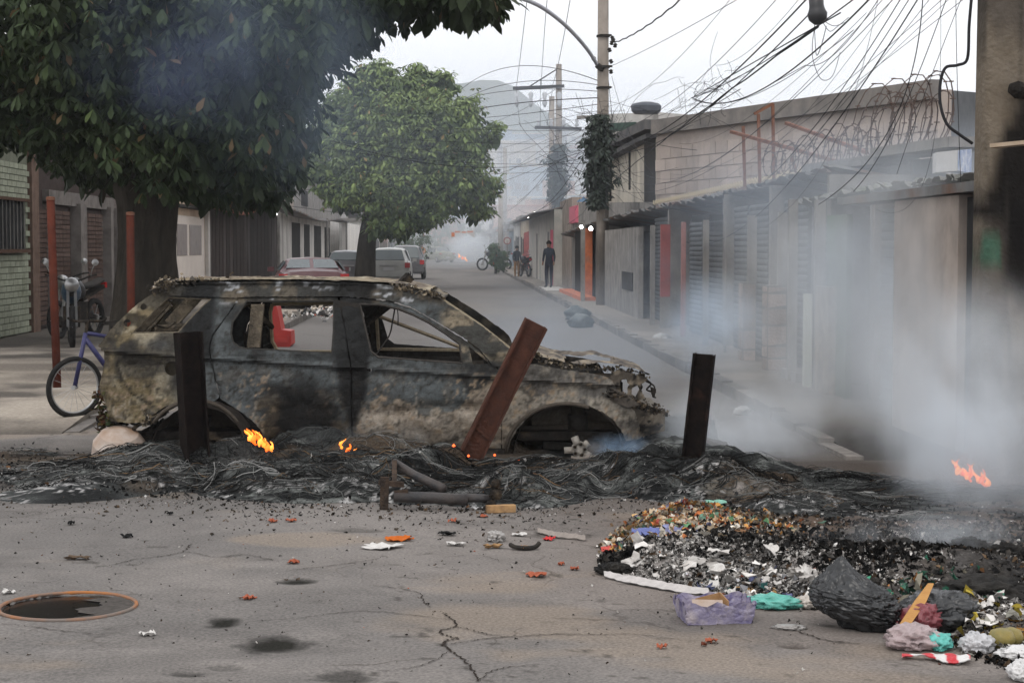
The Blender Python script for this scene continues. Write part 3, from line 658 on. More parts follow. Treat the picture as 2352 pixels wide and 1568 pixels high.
b = MB(); slab(b, lambda d: fL(d)+.04, w0-.05, w1+.05, 1.44, 1.5, .1); slab(b, lambda d: fL(d)+.04, w0-.05, w1+.05, 2.28, 2.33, .1); b.obj('frame', mat('brown_wood', (.10,.06,.04), (.07,.04,.03), scale=12), wn_)
lpart(t, 'pilaster', mat('brown_tile', (.17,.115,.09), (.12,.08,.06), scale=6), 66, 82, 0, 4.6, .08, -.3)
t = T('house', 'dark house front of brown brick with two shuttered doorways under the tree', 'house', (fL(34), 34, 0)); m_bb = mat('brown_brick', (.11,.075,.06), (.075,.05,.042), scale=7, rough=.95, bump=.4, rand=.2)
lpart(t, 'wall', mat('brown_joint', (.06,.045,.04)), 82, 282, 0, 4.8, -.1, -.3)
for q0, q1 in ((82,113),(132,165),(190,240)):
    a, c = dL(q0), dL(q1); pn = lpart(t, 'brick_panel', MATS['brown_joint'], q0, q1, .1, 2.25, -.06, -.04); z = .2
    n = max(1, int((c-a)/.6)); w_ = (c-a)/n; me = MB().box((0,0,0), (.03,w_-.02,.07)).mesh('brick'); me.materials.append(m_bb)
    while z < 2.2:
        for j in range(n): link('brick', me, m_bb, pn, (fL(a+w_*(j+.5))-.035, a+w_*(j+.5), z), (0,0,ang))
        z += .085
m_grn = mat('grey_tile', (.20,.18,.165), (.14,.125,.115), scale=5, c3=(.09,.08,.07), s3=2)
for q0, q1, o_ in ((113,122,.06),(176,190,.1),(246,252,.1),(262,268,.12)): lpart(t, 'pilaster', m_grn, q0, q1, 0, 2.35, o_, -.3)
lpart(t, 'lintel', m_grn, 113, 262, 2.3, 2.55, .02, -.3)
t = T('house', 'mottled plaster house end seen past the tree trunk', 'house', (fL(40), 40, 0)); lpart(t, 'wall', mat('mottled_plaster', (.36,.31,.29), (.2,.17,.16), scale=11, bump=.5), 268, 330, 0, 4.2, .14, -3)
t = T('house', 'beige house with a white door of two glass panes beside the trunk', 'house', (fL(50), 50, 0)); m_bg = mat('beige_plaster', (.60,.47,.35), (.50,.39,.29), scale=1, rough=.9, c3=(.4,.3,.22), s3=.7)
lpart(t, 'wall', m_bg, 382, 477, 0, 4.8, 0, -4); dr = lpart(t, 'door', mat('door_cream', (.66,.60,.54), (.60,.54,.49), scale=2), 394, 466, .1, 2.35, .06, -.05)
for q0, q1 in ((402,425),(431,458)):
    lpart(dr, 'pane', mat('door_glass', (.20,.17,.16), (.26,.22,.2), scale=3, rough=.25), q0, q1, 1.30, 2.12, .075, -.02)
lpart(t, 'ledge', m_iron, 388, 474, 2.55, 2.62, .25, -.3); lpart(t, 'pipe', m_white, 468, 472, 0, 4.8, .15, -.1)
t = T('shed', 'dark brown board front with closed shutters under the rusty awning', 'shed', (fL(60), 60, 0)); m_board = mat('dark_boards', (.055,.042,.038), (.035,.028,.027), scale=6, rough=.8, rand=.3, c3=(.13,.12,.115), s3=1.2, streak=6, t3=.64)
lpart(t, 'wall', m_dark, 480, 642, 0, 3.3, -.1, -3)
px = 481
while px < 640:
    a, c = dL(px), dL(px+7.4); a2, c2 = min(a,c), max(a,c); b = MB(); slab(b, lambda d: fL(d), a2+.02, c2-.02, .05, 3.2, -.08); b.obj('board', m_board, t); px += 8
m_rustsheet = mat('rust_sheet', (.30,.10,.06), (.16,.08,.06), scale=2, rough=.85, bump=.3, c3=(.07,.06,.06), s3=.8)
b = MB(); aw = []
for (x0,y0,d0),(x1,y1,d1) in [((498,452,48),(620,498,70)),]:
    A_, B_ = P(x0,y0,d0), P(x1,y1,d1); n = 14; R = []
    for i in range(n):
        u = i/(n-1); q = A_.lerp(B_, u); R.append([tuple(q + Vector((-v*2.6, v*.6, v*.28 - .25*math.sin(u*PI*1.6)*(1-v) ))) for v in (0,.5,1)])
    R = np.array(R); b.grid(R); b.grid(R[:, ::-1] - np.array([0,0,.05])); b.tube([tuple(q) for q in R[:,0]], .05, 5)
b.obj('awning', m_rustsheet, t)
t = T('house', 'white house with dark door bays and a long sagging awning', 'house', (fL(85), 85, 0)); lpart(t, 'wall', m_white, 640, 780, 0, 3.0, 0, -4); lpart(t, 'upper_wall', m_plast, 640, 700, 3.0, 6.0, -.5, -4); lpart(t, 'upper_wall', m_cool, 700, 800, 3.0, 5.4, -.5, -4)
for q0, q1 in ((671,689),(699,711),(722,737),(746,757)): lpart(t, 'doorway', m_dark, q0, q1, .05, 2.6, .03, -.1)
lpart(t, 'window', m_dark, 716, 728, 3.6, 4.4, -.45, -.1); lpart(t, 'window', m_dark, 650, 660, 3.7, 4.5, -.45, -.1)
b = MB(); R = []
for i in range(18):
    u = i/17; q = P(618,478,62).lerp(P(800,512,104), u); R.append([tuple(q + Vector((-v*3.0, 0, v*.35 + .12*math.sin(u*9)*(1-v)))) for v in (0,.5,1)])
R = np.array(R); b.grid(R); b.grid(R[:, ::-1] - np.array([0,0,.06])); b.tube([tuple(q) for q in R[:,0]], .05, 5); b.obj('awning', m_sheet, t)
for px_, d_ in ((640,64),(752,88),(796,103)):
    q = P(px_, 520, d_); b = MB(); b.tube([(q.x,q.y,0),(q.x,q.y,2.9)], .06, 6); b.obj('post', m_cool, t)
t = T('boundary_wall', 'plain white wall between the sagging awning and the far tree', 'wall', (fL(112), 112, 0)); b = MB(); slab(b, lambda d: fL(d)+1, 104, 128, 0, 2.9, -.3); b.obj('wall', mat('bright_white', (.74,.72,.68), (.62,.60,.57), scale=.6), t)
m_bulbs = m_glow
for i, (x, y, d, r, lab) in enumerate([(1335,521,45.5,.075,'left of two bright bulbs under the shop awning'),(1357,525,43.6,.085,'right of two bright bulbs under the shop awning'),(1228,489,70,.07,'largest of three bulbs under the far awning'),(1221,494,72,.05,'middle of three bulbs under the far awning'),(1213,499,74,.05,'lowest of three bulbs under the far awning'),(617,483,60,.06,'twin bulb hanging at the start of the sagging awning'),(636,491,66,.06,'single bulb further along the sagging awning'),(996,517,90,.05,'small bulb on the post beside the far tree')]):
    t = T('light_bulb', lab, 'light bulb', P(x,y,d), 'lit bulbs under awnings'); b = MB(); r *= .6; b.lathe(P(x,y,d)-Vector((0,0,r)), [(r*.3,0),(r*.85,r*.4),(r,r),(r*.8,r*1.5),(r*.4,r*2)], 8); b.obj('glass', m_glow, t, True)
    b = MB(); b.lathe(P(x,y,d)+Vector((0,0,r)), [(r*.4,0),(r*.4,r*.8)], 6); b.obj('socket', m_iron, t)
# ------------------------------------------------------------------ trees
def leaf_tmpl(L_=1., Wd=.38):
    """obovate leaf, folded along the midrib, tip drooping"""
    s_ = [(0,0,0),(.3,.24,-.01),(.62,.5,-.05),(.86,.30,-.12),(1,.0,-.18)]
    V = []; 
    for x, w, z in s_: V += [(x*L_, -w*Wd, z*L_+.12*w*Wd), (x*L_, 0, z*L_), (x*L_, w*Wd, z*L_+.12*w*Wd)]
    V = np.array(V); F_ = []
    for i in range(4):
        F_ += [[3*i, 3*i+1, 3*i+4, 3*i+3], [3*i+1, 3*i+2, 3*i+5, 3*i+4]]
    return V, np.array(F_)
LV, LF = leaf_tmpl()
def leaves_batch(cen, az, pitch, roll, ln, colr):
    n = len(cen); ca, sa, cb, sb, cr, sr = np.cos(az), np.sin(az), np.cos(pitch), np.sin(pitch), np.cos(roll), np.sin(roll)
    X = np.stack([ca*cb, sa*cb, -sb], 1); Y0 = np.stack([-sa, ca, 0*sa], 1); Z0 = np.cross(X, Y0)
    Y = Y0*cr[:, None] + Z0*sr[:, None]; Z = np.cross(X, Y)
    V = LV[None]; P_ = (X[:, None]*V[..., 0:1] + Y[:, None]*V[..., 1:2] + Z[:, None]*V[..., 2:3]) * ln[:, None, None] + cen[:, None]
    F_ = LF[None] + (np.arange(n)*len(LV))[:, None, None]
    return P_.reshape(-1, 3), F_.reshape(-1, 4), np.repeat(colr, len(LV), 0)
def leafmat(name):
    m = mat(name, (1,1,1), (.8,.8,.8), scale=3, rough=.55, bump=0, vcol=True, spec=.12)
    b = m.node_tree.nodes['Principled BSDF']; return m
m_leaf = leafmat('leaf')
m_bark = mat('bark', (.055,.047,.038), (.03,.027,.022), scale=7, rough=1, bump=1, bscale=18, stretch=(1,1,.35), bdist=.04)
def blob_points(rs, blobs, n, shell=.55, clip=None, w=None, wob=.22):
    vol = np.array([b_[1][0]*b_[1][1]*b_[1][2] for b_ in blobs])**.67
    if w is not None: vol = vol*np.array(w)
    ids = rs.choice(len(blobs), n, p=vol/vol.sum()); d = rs.normal(size=(n,3)); d /= np.linalg.norm(d, axis=1)[:, None]
    r = shell + (1-shell)*rs.rand(n)**.6; r *= 1 + wob*(fbm(d[:,0]*3+ids, d[:,1]*3, d[:,2]*3, 3)-.5)*2
    C = np.array([tuple(b_[0]) for b_ in blobs])[ids]; R = np.array([b_[1] for b_ in blobs])[ids]
    return C + d*R*r[:, None], d
def tree_leaves(rs, blobs, ncl, per, ln, cols, droop=(.3, 1.1), shell=.55, w=None, wob=.22):
    C, D = blob_points(rs, blobs, ncl, shell, w=w, wob=wob); n = ncl*per; cen = np.repeat(C, per, 0)
    az0 = np.repeat(rs.rand(ncl)*6.28, per); az = az0 + np.tile(np.arange(per)*2*PI/per, ncl) + rs.normal(size=n)*.25
    tilt = np.repeat(rs.uniform(droop[0], droop[1], ncl), per); pitch = tilt + rs.normal(size=n)*.25
    roll = rs.normal(size=n)*.35; l = ln*np.repeat(rs.uniform(.8,1.15,ncl), per)*rs.uniform(.75,1.1,n)
    base = np.repeat(np.clip(.5*rs.rand(ncl) + sst(.38,.62,fbm(C[:,0]*1.3, C[:,1]*1.3, C[:,2]*1.3, 3))*.75, 0, 1), per); c = mixc(cols[0], cols[1], np.clip(base*.7 + rs.rand(n)*.3, 0, 1))
    y = rs.rand(n) < .02; c[y] = cols[2]
    cen = cen + np.stack([np.cos(az)*np.cos(pitch), np.sin(az)*np.cos(pitch), -np.sin(pitch)], 1)*l[:, None]*.15
    return cen, az, pitch, roll, l, c
def limb(b, pts, r0, r1, n=8):
    c = catmull(pts, 5); rr = [r0 + (r1-r0)*i/(len(c)-1) for i in range(len(c))]; b.tube(c, rr, n)
def B3(px, py, d, rx, ry, rz): return (P(px,py,d), (rx,ry,rz))
# big almond tree in front on the left
rs = np.random.RandomState(3)
blobs = [B3(60,150,22,1.6,2.6,1.1), B3(250,225,21.5,1.3,2.2,.85), B3(420,300,21,.95,1.9,.72), B3(600,225,20.5,.75,1.6,.78), B3(670,80,20,.75,1.6,.6), B3(330,40,21,2.2,2.8,1.1),
         B3(560,60,20.5,1.0,2,.9), B3(-150,190,22.5,1.4,2.4,.75), B3(60,240,24,1.2,2.2,.42), B3(500,385,22,.6,1.2,.32), B3(610,370,23.5,.5,1.3,.42), B3(790,5,20,.5,1.5,.42), B3(560,-350,21.5,3.2,3.6,1.6), B3(0,-400,22.5,3.6,4,1.7), B3(940,-30,20,.6,1.3,.33), B3(1080,-25,20,.5,1.2,.25), B3(270,370,23,.8,1.2,.35), B3(880,-120,20.5,1.6,2,.6), B3(590,400,24,.55,.9,.42), B3(505,425,23,.32,.6,.18), B3(640,330,23.5,.45,.9,.5)]
tree1 = T('almond_tree', 'large dark broad-leaved tree hanging over the pavement on the left, nearest tree', 'tree', (G(330,880).x, 21.8, .05))
cols = [(.026,.042,.020), (.060,.085,.038), (.17,.12,.06)]
wts = [1]*12 + [.35,.35,1,1,1,.5,1,1,1]
w_l = [1.25 if i not in (12,13) else .3 for i in range(21)]
L_ = tree_leaves(rs, blobs, 7600, 7, .175, cols, droop=(.35,1.15), w=w_l, wob=.36); V, F_, Cc = leaves_batch(*L_)
b = MB(); b.add(V, F_, Cc); b.obj('crown', m_leaf, tree1, kind='stuff')
# dense inner mass of twigs and shaded leaves
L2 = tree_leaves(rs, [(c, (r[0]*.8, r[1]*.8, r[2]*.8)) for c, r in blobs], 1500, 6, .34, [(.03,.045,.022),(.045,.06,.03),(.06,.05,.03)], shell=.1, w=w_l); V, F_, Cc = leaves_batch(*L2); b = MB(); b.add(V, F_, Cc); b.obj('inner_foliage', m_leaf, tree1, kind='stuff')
# the leaves that hang nearest to the viewer, one by one
lm = []
for k in range(6):
    c = [(.045,.065,.03),(.055,.08,.035),(.035,.055,.025),(.07,.10,.04),(.11,.15,.055),(.15,.10,.05)][k]; b = MB(); b.add(LV, LF, np.tile(c, (len(LV),1))); me = b.mesh('leaf'); me.materials.append(m_leaf); lm.append(me)
nl = 0; C_, D_ = blob_points(rs, blobs[:8]+blobs[9:12], 1500, .97, wob=.36)
for q in C_[C_[:,1] < 21.0]:
    if nl >= 294: break
    px_ = CX + FOC*q[0]/q[1]
    if px_ < 0: continue
    a0 = rs.rand()*6.28
    for k in range(7):
        p_ = rs.uniform(.5,1.2); l_ = .22*rs.uniform(.8,1.15); link('leaf', lm[rs.choice(6, p=[.3,.25,.2,.15,.07,.03])], m_leaf, tree1, (q[0], q[1]-.12, q[2]), (rs.normal()*.3, p_, a0+k*.9), (l_,)*3); nl += 1
b = MB(); base = G(330, 870); base = Vector((-4.45, 21.8, 0)); 
def tr(px, py, d=21.8): return tuple(P(px, py, d))
rp_ = [(326,900),(325,840),(326,760),(328,690),(330,600),(332,540),(333,480),(330,430),(328,380)]; rr_ = [.52,.44,.40,.37,.34,.33,.35,.38,.34]
c = catmull([tr(*q) for q in rp_], 6); n = 28; m_ = len(c); R = np.zeros((m_, n+1, 3))
for i, p in enumerate(c):
    r0 = np.interp(i/6, range(len(rr_)), rr_)
    for k in range(n+1):
        a = 2*PI*k/n; r = r0*(1 + .16*math.sin(3*a+.6) + .10*math.sin(7*a+i*.05) + .14*(float(fbm(math.cos(a)*2+5, math.sin(a)*2+5, i*.12, 3))-.5)); R[i,k] = (p.x+r*math.cos(a), p.y+r*math.sin(a), p.z)
b.grid(R); b.obj('trunk', m_bark, tree1, True)
b = MB()
for pts, r0, r1 in [([tr(330,430),tr(420,330,21.5),tr(560,200,21),tr(700,60,20.5)],.2,.04),([tr(326,430),tr(230,330,22),tr(90,240,22),tr(-40,160,22)],.2,.04),([tr(330,400),tr(350,250,21),tr(400,60,20.5),tr(480,-200,20.5)],.22,.05),([tr(335,440),tr(440,430,22),tr(520,390,22.3),tr(600,350,22.5)],.12,.03),([tr(480,-200,20.5),tr(700,-90,20.3),tr(900,-40,20.2),tr(1100,-25,20)],.1,.015)]: limb(b, pts, r0, r1)
b.obj('limb', m_bark, tree1, True)
# second tree, lighter green, down the street
rs = np.random.RandomState(8)
blobs = [B3(900,235,65,1.9,2.2,1.2), B3(980,300,64,2.2,2.4,1.5), B3(850,330,65,1.7,2.2,1.5), B3(1040,400,64,1.5,2,1.2), B3(920,430,64,2.2,2.2,1.1), B3(1090,440,65,.75,1.3,.7), B3(800,420,66,1.3,1.8,1.0), B3(1000,200,66,.8,1,.45), B3(870,165,65,.8,1,.5), B3(900,510,64,1.0,1.5,.45), B3(1125,300,64,.42,.6,.22), B3(1095,330,64,.5,.7,.35), B3(1010,185,66,.5,.8,.45), B3(960,480,64,1.5,1.6,.6), B3(780,250,66,.9,1.2,.8), B3(1105,480,65,.5,.8,.25), B3(1140,285,64,.28,.4,.14), B3(1020,175,65,.35,.5,.2), B3(750,300,66,.7,1,.8), B3(730,380,66,.7,1,.6), B3(830,190,65,.6,.8,.5), B3(960,165,65,.45,.6,.35), B3(1130,420,65,.35,.5,.3), B3(1065,250,64.5,.6,.8,.5)]
tree2 = T('almond_tree', 'light green bushy tree standing over the silver parked car', 'tree', (P(838,640,66).x, 66, .05))
V, F_, Cc = leaves_batch(*tree_leaves(rs, blobs, 7000, 6, .25, [(.07,.11,.04),(.23,.30,.10),(.28,.20,.08)], droop=(.1,.9), shell=.5, wob=.62)); b = MB(); b.add(V, F_, Cc); b.obj('crown', m_leaf, tree2, kind='stuff')
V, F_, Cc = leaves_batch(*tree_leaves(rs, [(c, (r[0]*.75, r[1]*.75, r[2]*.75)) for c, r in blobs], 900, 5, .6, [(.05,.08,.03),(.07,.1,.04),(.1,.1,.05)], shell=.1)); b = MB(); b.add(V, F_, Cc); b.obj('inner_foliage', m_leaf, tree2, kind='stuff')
b = MB(); limb(b, [P(838,655,66),P(840,600,66),P(845,540,66),P(860,460,66)], .42, .28, 12); limb(b, [P(850,500,66),P(930,420,65),P(1010,330,65),P(1060,300,64)], .22, .05); limb(b, [P(850,500,66),P(840,400,66),P(870,260,65)], .22, .05); b.obj('trunk', m_bark, tree2, True)
# small trees further on
for i, (x, y, d, r, lab) in enumerate([(1138,588,100,.55,'small bushy plant by the right pavement far down the street'),(935,560,120,1.2,'reddish young tree behind the dark parked car'),(1010,545,215,4,'hazy tree behind the far smoke, left of the banner')]):
    t = T('small_tree', lab, 'tree', P(x,y,d)); g = (.05,.09,.04)
    V, F_, Cc = leaves_batch(*tree_leaves(rs, [(P(x,y,d),(r*.8,r,r*.9)),(P(x,y,d)+Vector((r*.6,0,-r*.7)),(r*.7,r*.7,r*.8)),(P(x,y,d)+Vector((-r*.2,0,r*.9)),(r*.5,r*.7,r*.6)),(P(x,y,d)+Vector((r*.9,0,r*.3)),(r*.4,r*.5,r*.5))], 300, 6, .22*max(1,r*.6), [g,(.09,.14,.06),(.3,.1,.05)], shell=.2, wob=.8)); b = MB(); b.add(V, F_, Cc); b.obj('crown', m_leaf, t, kind='stuff')
    b = MB(); q = P(x,y,d); b.tube([(q.x,q.y,0),(q.x+.1,q.y,q.z)], .08, 6); b.obj('trunk', m_bark, t)
# ------------------------------------------------------------------ burnt-out car
YC = 13.0; kk = YC/FOC
car = T('burnt_car', 'burnt-out wheel-less car shell, grey and tan from the fire, standing across the street', 'car', (P(867,1000,YC).x, YC+.9, 0))
def XZ(px, py): q = P(px, py, YC); return q.x, q.z
def side_off(px, py):
    px = np.asarray(px, float); py = np.asarray(py, float)
    o = .0012*np.maximum(0, 812-py) + .10*sst(930, 1060, py)**2
    o = o + .20*np.clip((px-1380)/150, 0, 1.2)**2 + .14*np.clip((330-px)/120, 0, 1)**2
    belt = 806 + (px-212)*.066                                      # crease under the windows
    o = o - .018*np.exp(-((py-belt)/6)**2) + .014*sst(belt-2, belt+3, py)*sst(60, 0, py-belt)
    for cx_, cy_, ru, w in ((1310,1050,135,1),(452,1045,140,1)):       # flares round the arches
        r = np.hypot((px-cx_), (py-cy_)); o = o - .05*w*np.exp(-((r-ru*.92)/20)**2)*(py < 1040)
    for cx_, cy_ in ((574,833),(870,857)): o = o + .03*np.exp(-(np.hypot(px-cx_, py-cy_)/13)**4)
    o = o + .034*(fbm(px*.012, py*.016, 3, 3)-.5) + .014*(1-np.abs(2*fbm(px*.03, py*.035, 8, 3)-1)*2)*.6 + .006*(fbm(px*.11, py*.11, 8, 2)-.5)
    # buckled lower door skins
    o = o + .03*np.exp(-((py-935-.14*(px-1000)*np.sin(px*.012))/14)**2)*sst(820,900,px)*sst(1150,1080,px)
    return o
OL, BG, BK, TN, ASH, DG = (.175,.14,.08), (.095,.108,.112), (.006,.006,.006), (.150,.122,.094), (.36,.34,.31), (.030,.032,.032)
def car_col(px, py):
    px = np.asarray(px, float); py = np.asarray(py, float)
    w1 = fbm(px*.011, py*.014, 1, 5); w2 = fbm(px*.035, py*.04, 5, 4); w3 = fbm(px*.12, py*.12, 9, 3)
    c = mixc(DG, BG, sst(.35, .62, w1))
    c = mixc(c, (.10,.098,.09), .7*sst(.52,.66,w2)*sst(820,860,py))
    # heat-bleached lower doors
    lim = 930 + 55*(w1-.5)*2 + 26*(w2-.5)*2 - .03*(px-900)
    low = sst(lim-6, lim+8, py)*sst(790, 850, px)
    c = mixc(c, mixc((.24,.20,.155), (.33,.29,.24), sst(.35,.65,w2)), low*.95); c = mixc(c, (.28,.23,.17), .8*np.exp(-((py-lim)/3.5)**2)*sst(820,860,px)*sst(1180,1130,px))
    c = mixc(c, (.11,.085,.055), sst(880,950,py)*sst(560,600,px)*sst(830,780,px)*sst(.4,.6,w2)*.9)
    # tail
    t = sst(470, 330, px + 60*(w1-.5)); c = mixc(c, mixc(OL, (.31,.27,.19), sst(.45,.62,w2)), t*sst(.3,.5,w1+.12))
    c = mixc(c, BK, .75*t*sst(.55,.66,fbm(px*.02, py*.03, 14, 4))); c = mixc(c, (.09,.105,.12), .8*np.exp(-((px-365)/30)**2-((py-792)/16)**2))
    # fender
    f = sst(1140, 1190, px); c = mixc(c, mixc((.12,.11,.098), (.25,.225,.185), sst(.4,.6,w2)), f*.85)
    # roof side rail: ash and scale
    r = sst(706, 690, py) * sst(470,520,px); c = mixc(c, mixc((.05,.048,.042), (.15,.125,.09), sst(.45,.6,w2)), r*.8); c = mixc(c, (.42,.44,.46), r*sst(.62,.68,fbm(px*.03+3, py*.09, 2, 3)))
    ap = sst(1000, 1030, px)*sst(838, 815, py); c = mixc(c, mixc((.045,.044,.038), (.24,.20,.14), sst(.5,.62,fbm(px*.02, py*.05, 21, 4))), ap*.9)
    # flaking specks
    c = mixc(c, (.30,.23,.16), .9*sst(.62,.70,w3)*sst(.46,.6,fbm(px*.02+7, py*.02, 4, 3))*sst(840,880,py)); c = mixc(c, (.03,.025,.02), .7*sst(.34,.28,w3))
    rdg = 1-np.abs(2*fbm(px*.022+4, py*.03, 33, 4)-1)*6; c = mixc(c, (.03,.027,.024), .55*sst(.4,.95,rdg)*sst(820,850,py)); rd2 = 1-np.abs(2*fbm(px*.03+9, py*.02, 44, 4)-1)*9; c = mixc(c, (.38,.34,.28), .5*sst(.5,.95,rd2)*sst(850,900,py)*sst(.45,.6,w1))  # dark ridge lines: creases of buckled metal shaded in by colour
    c = mixc(c, (.02,.019,.018), .75*sst(.50,.62,fbm(px*.016+2, py*.012, 51, 5))*sst(480,400,px))
    # soot: behind the post, B pillar wedge, round patch behind the flame
    half = np.interp(py, [690,820,900,985], [46,40,30,3]); c = mixc(c, BK, .96*sst(half+14, half-6, np.abs(px-806+(py-690)*-.01+12*(w2-.5)))*sst(1000,980,py))
    c = mixc(c, BK, .96*sst(1.25, .6, np.hypot((px-700)/88, (py-965)/92) + .5*(w2-.5))); c = mixc(c, BK, .9*sst(500, 478, px)*sst(396, 420, px)*sst(860, 815, py))
    c = mixc(c, DG, .5*np.exp(-((px-740)/80)**2)*(py < 830)); c = mixc(c, BK, .55*sst(1010,1045,py)*sst(.4,.55,w1))
    # tail: lamp recess, seam and folds
    seg = lambda x0,y0,x1,y1,w: np.exp(-((np.abs((px-x0)*(y1-y0)-(py-y0)*(x1-x0))/math.hypot(x1-x0,y1-y0))/w)**2)*(np.clip(((px-x0)*(x1-x0)+(py-y0)*(y1-y0))/((x1-x0)**2+(y1-y0)**2),0,1)*1.0 == ((px-x0)*(x1-x0)+(py-y0)*(y1-y0))/((x1-x0)**2+(y1-y0)**2))
    for q in ((262,835,275,870,3),(275,870,300,905,3),(300,905,345,930,3),(345,930,392,950,2.5),(262,835,290,812,3),(212,800,400,819,2.2),(806,850,806,1030,1.8),(482,830,508,914,2)): c = mixc(c, BK, .85*seg(*q))
    c = mixc(c, (.20,.18,.14), .6*seg(268,838,285,872,2)); c = mixc(c, (.07,.05,.03), .6*sst(.5,.6,w2)*sst(975,900,py)*sst(270,225,px))
    return c
m_burnt = mat('burnt_steel', (1.05,1.05,1.05), (.72,.70,.68), scale=38, rough=.74, bump=.55, bscale=80, vcol=True, spec=.22, metal=.1, detail=8, bdist=.008)
m_char = mat('charred_metal', (.014,.013,.012), (.035,.03,.026), scale=14, rough=.9, bump=.6, c3=(.12,.09,.06), s3=5, t3=.62)
m_scale = mat('scaled_metal', (.20,.165,.12), (.10,.085,.065), scale=12, rough=.92, bump=.9, c3=(.04,.035,.03), s3=4, t3=.56, bdist=.02)
def side_panel(name, outer, holes=(), far=False, step=5.0, th=.012, jit=1.0, extra=0, colf=car_col, parent=None, m=None, seed=1):
    v, f = tri_panel(outer, holes, step if not far else step*2, jit, seed); off = side_off(v[:,0], v[:,1]) + extra
    q0 = P(0,0,YC); X = (v[:,0]-CX)*kk; Z = np.array([P(0, y_, YC).z for y_ in v[:,1]])
    Y = YC + off if not far else YC + 1.86 - off; s_ = -1 if far else 1
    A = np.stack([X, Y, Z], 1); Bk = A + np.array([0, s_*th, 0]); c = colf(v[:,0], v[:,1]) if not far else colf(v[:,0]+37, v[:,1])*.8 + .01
    n = len(A); fr = f if not far else f[:, ::-1]
    # image y runs down: flip so that normals face out
    ff = fr[:, ::-1].tolist(); fb = (fr + n).tolist(); E_ = {}
    for a_, b_, c_ in ff:
        for e0, e1 in ((a_,b_),(b_,c_),(c_,a_)):
            if (e1,e0) in E_: del E_[(e1,e0)]
            else: E_[(e0,e1)] = 1
    sd = [[e1, e0, e0+n, e1+n] for e0, e1 in E_]
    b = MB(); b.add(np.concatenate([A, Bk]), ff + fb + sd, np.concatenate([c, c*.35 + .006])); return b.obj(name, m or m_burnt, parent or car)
def circ(x, y, r, n=14, ry=None): return [(x + r*math.cos(2*PI*i/n), y + (ry or r)*math.sin(2*PI*i/n)) for i in range(n)]
quarter = [(212,797),(225,782),(237,766),(275,727),(309,696),(340,676),(352,660),(372,652),(450,648),(562,650),(554,684),(540,686),(524,712),(503,742),(483,770),(477,800),(482,831),(492,875),(503,912),(490,922),(450,916),(408,920),(375,934),(350,952),(338,948),(330,970),(290,972),(243,969),(236,940),(224,912),(215,894),(224,860),(231,830),(229,806)]
qwin = [(297,767),(318,744),(346,714),(376,684),(478,687),(440,724),(405,765)]
rdoor = [(541,686),(525,714),(505,742),(485,772),(479,800),(484,831),(494,874),(505,914),(530,930),(559,950),(580,968),(597,990),(610,1030),(700,1034),(804,1032),(804,850),(790,760),(772,690),(770,684),(650,684)]
rwin = [(560,693),(548,712),(529,742),(527,768),(533,787),(546,797),(562,801),(660,806),(762,811),(764,760),(762,693)]
rail = [(345,672),(352,658),(372,650),(600,647),(800,649),(911,656),(980,672),(1008,687),(1060,720),(1100,746),(1140,775),(1168,799),(1182,836),(1136,842),(1100,800),(1063,775),(1019,750),(985,730),(945,708),(905,694),(870,688),(780,682),(552,683),(540,685),(380,680)]
fdoor = [(775,684),(792,760),(808,850),(808,1033),(900,1035),(1000,1036),(1150,1037),(1152,946),(1158,880),(1140,842),(1128,838),(1100,806),(1062,778),(1019,753),(985,733),(945,711),(905,697),(870,691),(815,686)]
fwin = [(822,700),(870,701),(912,710),(948,724),(985,742),(1022,766),(1056,790),(1062,835),(960,828),(868,821),(851,808),(838,760)]
fq = [(1076,795),(1104,818),(1124,836),(1086,837)]
fender = [(1142,842),(1160,880),(1154,946),(1152,1037),(1166,1040),(1174,1012),(1188,985),(1208,961),(1235,943),(1270,932),(1312,927),(1352,931),(1385,945),(1410,964),(1428,988),(1440,1014),(1470,1012),(1474,985),(1462,950),(1440,922),(1418,898),(1408,876),(1392,864),(1362,858),(1320,852),(1297,850),(1262,842),(1223,836),(1180,832)]
holes_d = [circ(320,706,7.5,10), circ(285,743,9,12)]
side_panel('quarter_panel', quarter, [qwin, circ(392,846,17), *holes_d], seed=2)
side_panel('rear_door', rdoor, [rwin, circ(549,834,6,8,3.5)], seed=3, extra=.004); side_panel('roof_rail', rail, seed=4, extra=-.016, th=.05)
side_panel('front_door', fdoor, [fwin, fq, circ(848,850,6,8,4)], seed=5, extra=.002); side_panel('front_fender', fender, seed=6, extra=-.006)
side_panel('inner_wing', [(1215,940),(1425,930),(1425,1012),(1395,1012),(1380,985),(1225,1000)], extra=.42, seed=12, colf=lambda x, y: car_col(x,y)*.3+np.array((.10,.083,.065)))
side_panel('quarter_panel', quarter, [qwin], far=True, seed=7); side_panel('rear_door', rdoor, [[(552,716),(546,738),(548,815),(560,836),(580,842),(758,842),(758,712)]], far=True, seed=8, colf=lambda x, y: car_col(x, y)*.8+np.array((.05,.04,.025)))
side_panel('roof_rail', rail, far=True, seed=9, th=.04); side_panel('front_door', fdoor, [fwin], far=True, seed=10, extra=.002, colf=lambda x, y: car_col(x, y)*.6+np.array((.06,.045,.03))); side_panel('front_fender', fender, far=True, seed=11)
def cpt(px, py, y): q = P(px, py, YC); return Vector((q.x, y, q.z))
def cin(px, py, y): return P(px, py, y)
